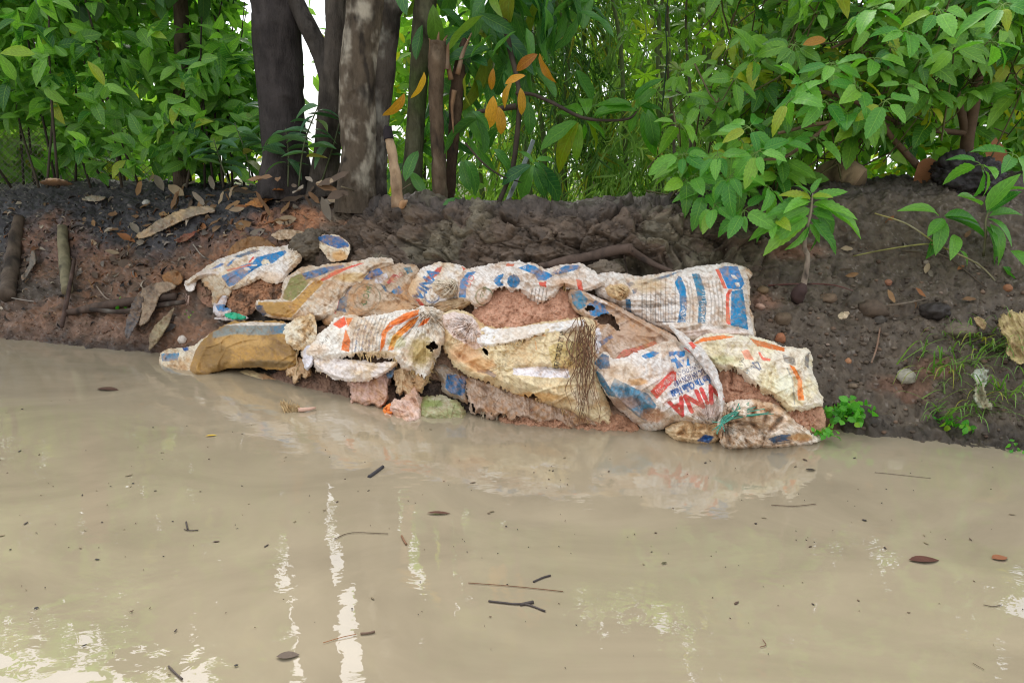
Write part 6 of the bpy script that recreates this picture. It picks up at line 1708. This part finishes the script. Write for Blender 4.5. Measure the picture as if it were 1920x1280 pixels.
# rootlets hanging over the cream sack
t = thing('root_tangle', 'tangle of brown rootlets hanging over the cream sack', 'roots', at(1085, 700, float(base_depth(1085, 700)) - .25))
acc = Acc(); r_ = np.random.default_rng(5)
for k in range(48):
    x0 = 1098 + r_.normal() * 16; y0 = 590 + r_.random() * 60; x1 = (1078 if r_.random() < .5 else 1100) + r_.normal() * 12; y1 = y0 + 60 + r_.random() * 150
    y1 = min(y1, 800); pts = []
    for q in range(6):
        u = q / 5; x = x0 + (x1 - x0) * u + r_.normal() * 7 * (q > 0); y = y0 + (y1 - y0) * u
        bulge = .27 * math.sqrt(max(.05, 1 - max(0, (y - 690) / 150) ** 2)) if y > 690 else .27
        pts.append(at(x, y, float(base_depth(x, y)) - bulge - .012 - r_.random() * .015))
    V, F, uv = tube(np.array(pts), [.002, .0018, .0016, .0014, .001, .0006], seg=3, n=3, cap=False)
    acc.add(V, F, lin((128, 92, 66)) * r_.uniform(.55, 1.4), uv)
obj('rootlets', acc.mesh('rootlets'), m_twig, t, stuff=True)

# green cord
t = thing('green_cord', 'frayed green plastic cord tied round the crumpled sack at the water', 'cord', at(1350, 800, float(base_depth(1350, 800)) - .3))
acc = Acc()
for k in range(14):
    pl = [(1410 + r_.normal() * 16, 762 + r_.normal() * 5), (1382 + r_.normal() * 6, 775 + r_.normal() * 3), (1356 + r_.normal() * 3, 787 + r_.normal() * 3), (1342 + r_.normal() * 7, 806 + r_.normal() * 6)] if k < 9 else [(1352, 790), (1385 + r_.normal() * 8, 782), (1412 + r_.normal() * 8, 778), (1440 + r_.normal() * 10, 774 + r_.normal() * 3)]
    P = np.array([at(x, y, float(base_depth(x, y)) - .305 - r_.random() * .02) for x, y in pl])
    V, F, uv = tube(P, [.0016, .002, .0022, .0012], seg=3, n=4, cap=False); acc.add(V, F, lin((84, 158, 136)) * r_.uniform(.6, 1.25), uv)
obj('strands', acc.mesh('strands'), m_thread, t, stuff=True)


# ---- sheets, rags and broad dead leaves lying on the bank
def sheet(name, outline, colr, label, cat, off=.02, R=4, H=.006, seed=0, col2=None, fold=(30, 9, .010), dirt=.3, sm=1, jag=1.5, mat=None, amp=1.0):
    o = relief(name, None, outline, mat or m_dry, off=off, R=R, H=H, disp=[folds(fold[0], fold[1], 5, fold[2] * 1.6, seed), crumple(26, .05 * amp, seed), crumple(10, .010 * amp, seed + 3), folds(fold[0] + 90, 30, 3, .03, seed + 5)], colour=col(colr, base2=col2, seed=seed, dirt=dirt, stain=(120, 98, 76)), seed=seed, sm=sm, jag=jag, skirt=.004, step=1.3, grow=.5)
    return tag(o, label, cat)


SH = [([(252, 442), (280, 424), (307, 407), (350, 387), (398, 386), (408, 398), (370, 404), (335, 418), (290, 440), (262, 450)], (184, 156, 120), (150, 138, 122), 'long tan dead leaf slanting down the left bank'),
      ([(455, 388), (472, 374), (492, 362), (520, 350), (548, 364), (520, 372), (500, 378), (491, 392), (470, 386)], (182, 122, 62), (160, 104, 56), 'curled orange brown leaf at the bank edge under the trunks'), ([(232, 632), (240, 590), (250, 560), (264, 542), (272, 560), (262, 600), (250, 622), (240, 640)], (98, 92, 90), (76, 70, 68), 'hanging grey dead sheath at the left shore'),
      ([(262, 545), (285, 530), (320, 526), (334, 540), (300, 552), (292, 580), (276, 606), (258, 614), (266, 580)], (150, 130, 108), (104, 92, 82), 'tan dead sheath folded over beside the grey one'), ([(424, 480), (436, 458), (460, 444), (490, 442), (514, 458), (524, 468), (490, 466), (455, 470), (432, 486)], (146, 104, 62), (120, 86, 52), 'big ribbed brown leaf behind the upper left sack'),
      ([(322, 454), (345, 438), (370, 433), (366, 442), (345, 455)], (128, 70, 54), (104, 60, 50), 'small dark red leaf lying right of the grey torn leaf'), ([(505, 440), (530, 428), (560, 432), (585, 438), (570, 450), (545, 448), (520, 452)], (206, 186, 160), (176, 150, 120), 'pale shredded scrap above the grey brown clod'), ([(300, 520), (318, 505), (338, 508), (345, 528), (332, 538), (312, 534)], (140, 98, 60), (110, 84, 58), 'rounded brown leaf above the tan sheath'),
      ([(395, 598), (420, 586), (450, 588), (470, 596), (455, 604), (420, 602)], (210, 200, 196), (180, 164, 150), 'pale crumpled plastic below the upper left sack'), ([(538, 596), (548, 588), (568, 590), (572, 600), (556, 606)], (140, 128, 108), (112, 100, 84), 'small grey scrap above the pale tied neck'), ([(60, 505), (70, 492), (66, 470), (58, 470), (54, 500), (36, 520), (44, 530)], (112, 104, 94), (92, 86, 78), 'grey shredded leaf beside the stout stake'),
      ([(150, 372), (175, 366), (204, 370), (190, 378), (165, 380)], (170, 160, 142), (150, 136, 118), 'pale flat leaf on the dark bank top at left'), ([(70, 345), (90, 333), (120, 336), (142, 346), (110, 350)], (124, 98, 74), (100, 82, 66), 'brown leaf at the bank edge by the wire fence'), ([(282, 620), (296, 604), (310, 590), (330, 572), (322, 600), (308, 625), (288, 652), (276, 660)], (150, 136, 106), (126, 112, 90), 'olive tan strip of old sacking left of the mustard sack')]
for i, (ol, c, c2, lb_) in enumerate(SH):
    sheet('dead_leaf' if 'leaf' in lb_ or 'sheath' in lb_ else 'sack_strip' if 'sacking' in lb_ else 'litter_scrap', ol, c, lb_, 'dead leaf' if 'leaf' in lb_ or 'sheath' in lb_ else 'scrap', seed=60 + i, col2=c2, fold=(random.uniform(-50, 50), 8, .012), off=.03 if i not in (2, 3) else .07)
sheet('plastic_scrap', [(418, 588), (436, 584), (462, 592), (460, 600), (438, 600), (424, 596)], (36, 170, 128), 'bright green plastic scrap below the upper left sack', 'plastic', off=.09, seed=90, dirt=.05)
sheet('plastic_scrap', [(1822, 694), (1852, 688), (1850, 720), (1848, 742), (1866, 764), (1838, 768), (1824, 748), (1828, 722)], (176, 182, 166), 'pale wet plastic bag scrap lying in the grass at right', 'plastic', off=.04, seed=91, dirt=.25, col2=(150, 150, 120), fold=(80, 8, .022), jag=4)
sheet('sack_strip', [(1868, 600), (1884, 585), (1930, 580), (1930, 690), (1905, 682), (1885, 668), (1890, 640), (1874, 622)], (188, 168, 118), 'crumpled yellowish sacking at the right edge above the grass', 'scrap', off=.05, seed=92, dirt=.4, col2=(150, 132, 84), fold=(60, 14, .04), jag=6, amp=.3)
sheet('litter_scrap', [(1568, 592), (1580, 583), (1595, 584), (1588, 598), (1574, 600)], (206, 186, 154), 'small cream scrap in the middle of the mud slope', 'scrap', off=.02, seed=93, dirt=.2)
sheet('litter_scrap', [(1822, 596), (1840, 592), (1852, 606), (1846, 622), (1832, 610)], (176, 150, 108), 'small tan scrap beside the flat brown stone', 'scrap', off=.03, seed=94, dirt=.4)

# dry leaf litter under the trunks
T_dry = [leaf_template('mango', 6, d, f, wav=.25) for d, f in ((-.5, .5), (.5, .35), (-.9, .3))]
dry_cols = [(150, 116, 80), (124, 94, 66), (138, 126, 110), (146, 96, 60), (92, 76, 62), (164, 142, 114)]
dry_mes = []
for k, (V, F, U) in enumerate(T_dry):
    for j, c in enumerate(dry_cols):
        n_ = fbm(V * 4 + k * 3 + j, 3)
        me = mesh_np('dry_leaf', V, [F], np.clip(lin(c) * (1 + .3 * n_)[:, None], .01, .8), U); me.materials.append(m_dry); dry_mes.append(me)


def dry_leaf(p, n, L, label, me=None, group=None):
    o = bpy.data.objects.new('dry_leaf', me or random.choice(dry_mes)); COL.objects.link(o)
    d = rng.normal(size=3); d -= n * (d @ n); nn = n + rng.normal(size=3) * .18
    sd, dd, n3 = frame(d, nn)
    M = Matrix.Identity(4)
    for r3 in range(3):
        M[r3][0] = sd[r3] * L * .42; M[r3][1] = dd[r3] * L; M[r3][2] = n3[r3] * L * .35; M[r3][3] = p[r3] + n[r3] * .012
    o.matrix_world = M
    return tag(o, label, 'dead leaf', group)


for k in range(88):
    px = random.triangular(160, 690, 560); py = random.triangular(338, 440, 358)
    if px > 620: py = random.uniform(362, 382)
    p, n = hit(px, py)
    dry_leaf(p, n, random.uniform(.06, .16), 'dry brown leaf in the litter under the trunks at left', group='dry leaves littering the bank top at left')
for k in range(26):
    p, n = hit(random.uniform(170, 480), random.uniform(400, 560)) if k > 9 else hit(random.uniform(178, 290), random.uniform(430, 505)); dry_leaf(p, n, random.uniform(.05, .11) if k > 9 else random.uniform(.08, .15), 'small dead leaf on the charred left slope', group='dead leaves on the left slope')
for k in range(22):
    p, n = hit(random.uniform(1560, 1900), random.uniform(400, 600)); dry_leaf(p, n, random.uniform(.03, .07), 'small dead leaf bit on the right hand mud slope', group='dead leaf bits on the right slope')
for (x, y, qx, qy, w, lb_) in ((1712, 350, 1772, 296, .7, 'large curled orange brown dead leaf under the shrub branches'), (1850, 330, 1885, 250, .5, 'upright orange brown dead leaf at the right under the shrub')):
    a, dv, L = pleaf(x, y, qx, qy, 4.1)
    V, F, U = T_dry[1]; me = mesh_np('dead_leaf', V, [F], np.clip(lin((146, 96, 62)) * (1 + .35 * fbm(V * 4, 3))[:, None], .01, .8), U); me.materials.append(m_dry)
    o = obj('dead_leaf', me); sd, dd, n3 = frame(dv, np.array([.2, -1, .3])); M = Matrix.Identity(4)
    for r3 in range(3): M[r3][0] = sd[r3] * L * w; M[r3][1] = dd[r3] * L; M[r3][2] = n3[r3] * L * .5; M[r3][3] = a[r3]
    o.matrix_world = M; tag(o, lb_, 'dead leaf')
# cut log under the shrub
t = thing('cut_log', 'short rounded tan log lying on the bank top under the shrub', 'log', at(1580, 345, 4.2))
limb('log_bark', t, [(1536, 338, 4.28), (1560, 326, 4.2), (1590, 328, 4.12), (1612, 338, 4.08)], [.055, .075, .078, .062], (150, 124, 96), lich=(172, 148, 118), lamt=.5, seg=18, n=6, mat=m_dead, seed=50)
limb('cut_end', t, [(1611, 338, 4.082), (1614, 339, 4.074)], [.058, .05], (120, 100, 76), seg=16, n=2, mat=m_dead, seed=51)

# ---- green weeds and grass
m_wd, m_wdm = leafpair('weed_leaf', (66, 148, 44), (112, 190, 64), trans=.4, rough=.35)
T_sm = [leaf_template('elliptic', 4, d, .2) for d in (.1, .4)]
for i, (cx, cy, rx, ry, n, L0, L1, lb_) in enumerate(((1588, 775, 40, 24, 110, .022, .045, 'bushy bright green weed at the water right of the sacks'), (1546, 812, 24, 8, 36, .016, .03, 'small green weed standing in the water beside the sacks'), (1795, 800, 28, 20, 44, .02, .045, 'bright green weed at the right shore'), (545, 735, 10, 5, 14, .012, .022, 'tiny green sprout in the water under the mustard sack'), (232, 572, 14, 10, 12, .03, .05, 'small green seedling by the dark log'), (1900, 838, 16, 6, 18, .014, .03, 'tiny weed at the lower right water edge'), (360, 590, 12, 14, 22, .008, .016, 'tiny moss sprouts on the clay left of the upper sack'))):
    p, n_ = hit(cx, cy)
    if i in (0, 1): p = at(cx, cy, float(base_depth(cx, cy)) - (.06 if i == 0 else .12))
    t = thing('weed', lb_, 'weed', p)
    lv = Leaves(T_sm, m_wd, m_wdm)
    k_ = p[1] / FPX
    for q in range(n):
        b = p + np.array([rng.normal() * rx * .5 * k_, rng.normal() * .03, abs(rng.normal()) * ry * .6 * k_ - ry * .3 * k_])
        L = random.uniform(L0, L1); lv.add(b, rdir(.2), rdir(1.2) + np.array([0, -.4, 0]), L, L * .75)
    lv.emit(t, 150)
m_gr = mat_leaf('grass_blade', (92, 138, 56), (136, 168, 84), attr=True, trans=.4, rough=.5, vein=0)
for i, (cx, cy, n, L0, L1, lb_) in enumerate(((1760, 690, 26, .10, .22, 'sprawling grass tuft left of the plastic bag scrap'), (1860, 660, 30, .10, .22, 'grass tuft below the yellowish sacking'), (1800, 770, 22, .08, .18, 'grass tuft near the right shore weed'), (1885, 740, 24, .08, .2, 'grass tuft at the right edge by the plastic scrap'), (1840, 640, 18, .08, .16, 'small grass tuft just right of the flat brown stone'))):
    p, n_ = hit(cx, cy); t = thing('grass_tuft', lb_, 'grass', p, 'grass tufts on the right slope')
    acc = Acc()
    for q in range(int(n * 1.7)):
        b = p + np.array([rng.normal() * .08, rng.normal() * .04, 0]); b[2] = p[2] + rng.normal() * .02
        d = np.array([rng.normal() * .8, -.5 + rng.normal() * .4, .45]); d /= np.linalg.norm(d); L = random.uniform(L0, L1) * 1.3
        pts = [b, b + d * L * .5, b + d * L * .85 + np.array([0, 0, -L * .12]), b + d * L + np.array([0, 0, -L * .35])]
        P = crspline(pts, 3); sd = np.cross(d, [0, 0, 1]); sd /= np.linalg.norm(sd)
        w = np.linspace(.0042, .0008, len(P))[:, None]
        V = np.concatenate([P - sd * w, P + sd * w]); m = len(P)
        F = np.array([[j, j + 1, m + j + 1, m + j] for j in range(m - 1)]); tone = random.random()
        acc.add(V, [F], (tone, tone, tone))
    obj('blades', acc.mesh('blades'), m_gr, t, stuff=True)

# ---- things floating on the water
m_flo = mat_attr('floating_wood', rough=.6, bump_scale=120, bump=.5, bump_dist=.002, var=.35, var_scale=60, spec=.4)


def float_stick(pts, r0, c, label, name='floating_twig', cat='twig', side=None):
    P = np.array([onz(x, y, .003) for x, y in pts]); k = P[0][1] / FPX
    V, F, uv = tube(P, [r0 * k * .52] * len(P), seg=7, n=5, rough=.2, freq=60)
    acc = Acc(); acc.add(V, F, lin(c), uv)
    if side:
        Q = np.array([onz(x, y, .003) for x, y in side]); V, F, uv = tube(Q, [r0 * k * .9] * len(Q), seg=7, n=4, rough=.2, freq=60); acc.add(V, F, lin(c) * .9, uv)
    tag(obj(name, acc.mesh(name), m_flo), label, cat)


def float_leaf(px, py, L, ang, c, label, name='floating_leaf', W=.4):
    p = onz(px, py, .004); a = math.radians(ang); V, F, U = leaf_template('elliptic', 6, .03, .08); me = mesh_np(name, V, [F], np.clip(lin(c) * (1 + .3 * fbm(V * 4 + px, 3))[:, None], .005, .8), U)
    o = obj(name, me, m_dry); k = np.linalg.norm(p - np.array([0, 0, CAMZ])) / FPX
    o.location = [float(v) for v in p]; o.rotation_euler = (0, 0, a); o.scale = (L * k * W * 1.1, L * k * 1.05, L * k)
    tag(o, label, 'leaf')


float_stick([(916, 1126), (960, 1131), (990, 1133), (1022, 1145)], 4, (74, 64, 58), 'forked dark twig floating near the centre bottom', side=[(975, 1133), (1000, 1128)])
float_stick([(878, 1092), (960, 1098), (1056, 1108)], 1.6, (112, 76, 50), 'long thin brown twig above the forked twig')
float_stick([(1000, 1090), (1018, 1082), (1032, 1078)], 4, (66, 58, 54), 'short grey stub floating above the long thin twig')
float_stick([(692, 894), (706, 884), (718, 875)], 8, (58, 54, 56), 'black charred stick floating below the pale rag')
float_stick([(626, 1010), (660, 998), (728, 1000)], 1.6, (96, 80, 60), 'bent thin twig left of the small brown stub')
float_stick([(753, 1004), (757, 1012), (762, 1020)], 4, (124, 88, 60), 'small brown stub right of the bent twig')
float_stick([(606, 1204), (640, 1194), (668, 1188)], 1.6, (150, 98, 58), 'reddish twig low left of centre')
float_stick([(676, 1187), (690, 1186), (703, 1183)], 5, (112, 88, 70), 'brown bud at the end of the reddish twig', 'floating_bud', 'bud')
float_stick([(1446, 946), (1490, 948), (1530, 944)], 1.5, (96, 76, 58), 'thin twig floating on the right below the sack reflections')
float_stick([(316, 1248), (330, 1262), (342, 1272)], 4, (82, 70, 62), 'dark stub at the lower left corner')
float_stick([(345, 992), (358, 994), (372, 993)], 2, (64, 52, 46), 'short dark twig with a sprig at left', side=[(352, 992), (349, 978)])
float_stick([(1640, 885), (1690, 890), (1745, 896)], 1.2, (110, 96, 78), 'thin pale twig near the right shore')
float_stick([(1844, 1133), (1862, 1136), (1878, 1133)], 1.6, (90, 74, 58), 'small curved twig at the lower right')
float_stick([(1824, 1242), (1834, 1248), (1845, 1254)], 1.4, (110, 96, 70), 'tiny straw at the bottom right')
float_stick([(1425, 1212), (1436, 1208), (1430, 1198)], 1.6, (112, 78, 58), 'small hooked twig at the bottom right centre')
float_leaf(1704, 1049, 48, -88, (92, 58, 46), 'dark red brown leaf floating on the right')
float_leaf(1860, 1046, 26, -80, (142, 92, 62), 'small orange brown leaf near the right edge of the water', W=.6)
float_leaf(800, 961, 42, -90, (96, 64, 50), 'pointed brown seed pod left of the bright reflection', W=.22)
float_leaf(182, 728, 38, -100, (88, 62, 48), 'dark curled leaf floating off the left shore')
float_leaf(518, 1230, 36, -80, (110, 96, 84), 'grey leaf scrap at the bottom left', W=.5)
float_leaf(385, 817, 18, -70, (206, 170, 60), 'small yellow leaf floating at left', W=.35)
float_leaf(1240, 1056, 12, -60, (90, 84, 60), 'tiny olive leaf bit in the middle right')
float_leaf(1510, 880, 18, -90, (60, 52, 46), 'dark bit of bark near the crumpled sack')
t = thing('straw_tuft', 'pale tuft of frayed sacking standing in the water off the orange banded sack', 'scrap', onz(545, 772))
acc = Acc()
for k in range(90):
    u = r_.random(); b = onz(533 + 26 * u + r_.normal() * 2, 772 + r_.normal() * 1.5, -.005); d = np.array([(u - .6) * .7 + r_.normal() * .15, r_.normal() * .2, 1]); L = (.022 + r_.random() * .022) * (1.25 - .5 * u)
    V, F, uv = tube(np.array([b, b + d * L * .5, b + d * L + r_.normal(size=3) * .004]), [.007, .006, .002], seg=4, n=2, cap=False, ell=.4); acc.add(V, F, lin((206, 176, 130)) * r_.uniform(.75, 1.15), uv)
obj('strands', acc.mesh('strands'), m_thread, t, stuff=True)
V, F, uv = tube(np.array([onz(560, 768, .01), onz(575, 767, .012), onz(592, 764, .010)]), [.010, .008, .004], seg=8, n=4, rough=.3, freq=60)
obj('stub', mesh_np('stub', V, F, np.broadcast_to(lin((212, 172, 150)), V.shape), uv), m_thread, t)

# specks of bark and chaff adrift
Vs, Fs, Cs, n0 = [], [], [], 0
for k in range(260):
    px = random.uniform(-20, 1940); py = random.triangular(690, 1290, 900)
    lim = np.interp(px, [0, 300, 700, 1200, 1540, 1920], [660, 715, 790, 830, 845, 880])
    if py < lim: continue
    p = onz(px, py, .0025); s_ = (.7 + 2.6 * random.random() ** 5) * np.linalg.norm(p - np.array([0, 0, CAMZ])) / FPX
    a = random.uniform(0, 3.14); ex = s_ * random.uniform(1, 2.6); ey = s_ * random.uniform(.6, 1.0)
    V = CV * np.array([ex, ey, .0012]); R = np.array([[math.cos(a), -math.sin(a), 0], [math.sin(a), math.cos(a), 0], [0, 0, 1]])
    Vs.append(V @ R.T + p); Fs.append(CF[:, ::-1] + n0); n0 += len(V); Cs.append(np.broadcast_to(lin(random.choice([(58, 46, 40), (84, 64, 50), (104, 84, 64), (44, 38, 36), (128, 112, 84)])), V.shape))
o = obj('floating_specks', mesh_np('floating_specks', np.concatenate(Vs), [np.concatenate(Fs)], np.concatenate(Cs)), m_flo, stuff=True)
tag(o, 'dark specks of bark and chaff adrift all over the brown water', 'debris')
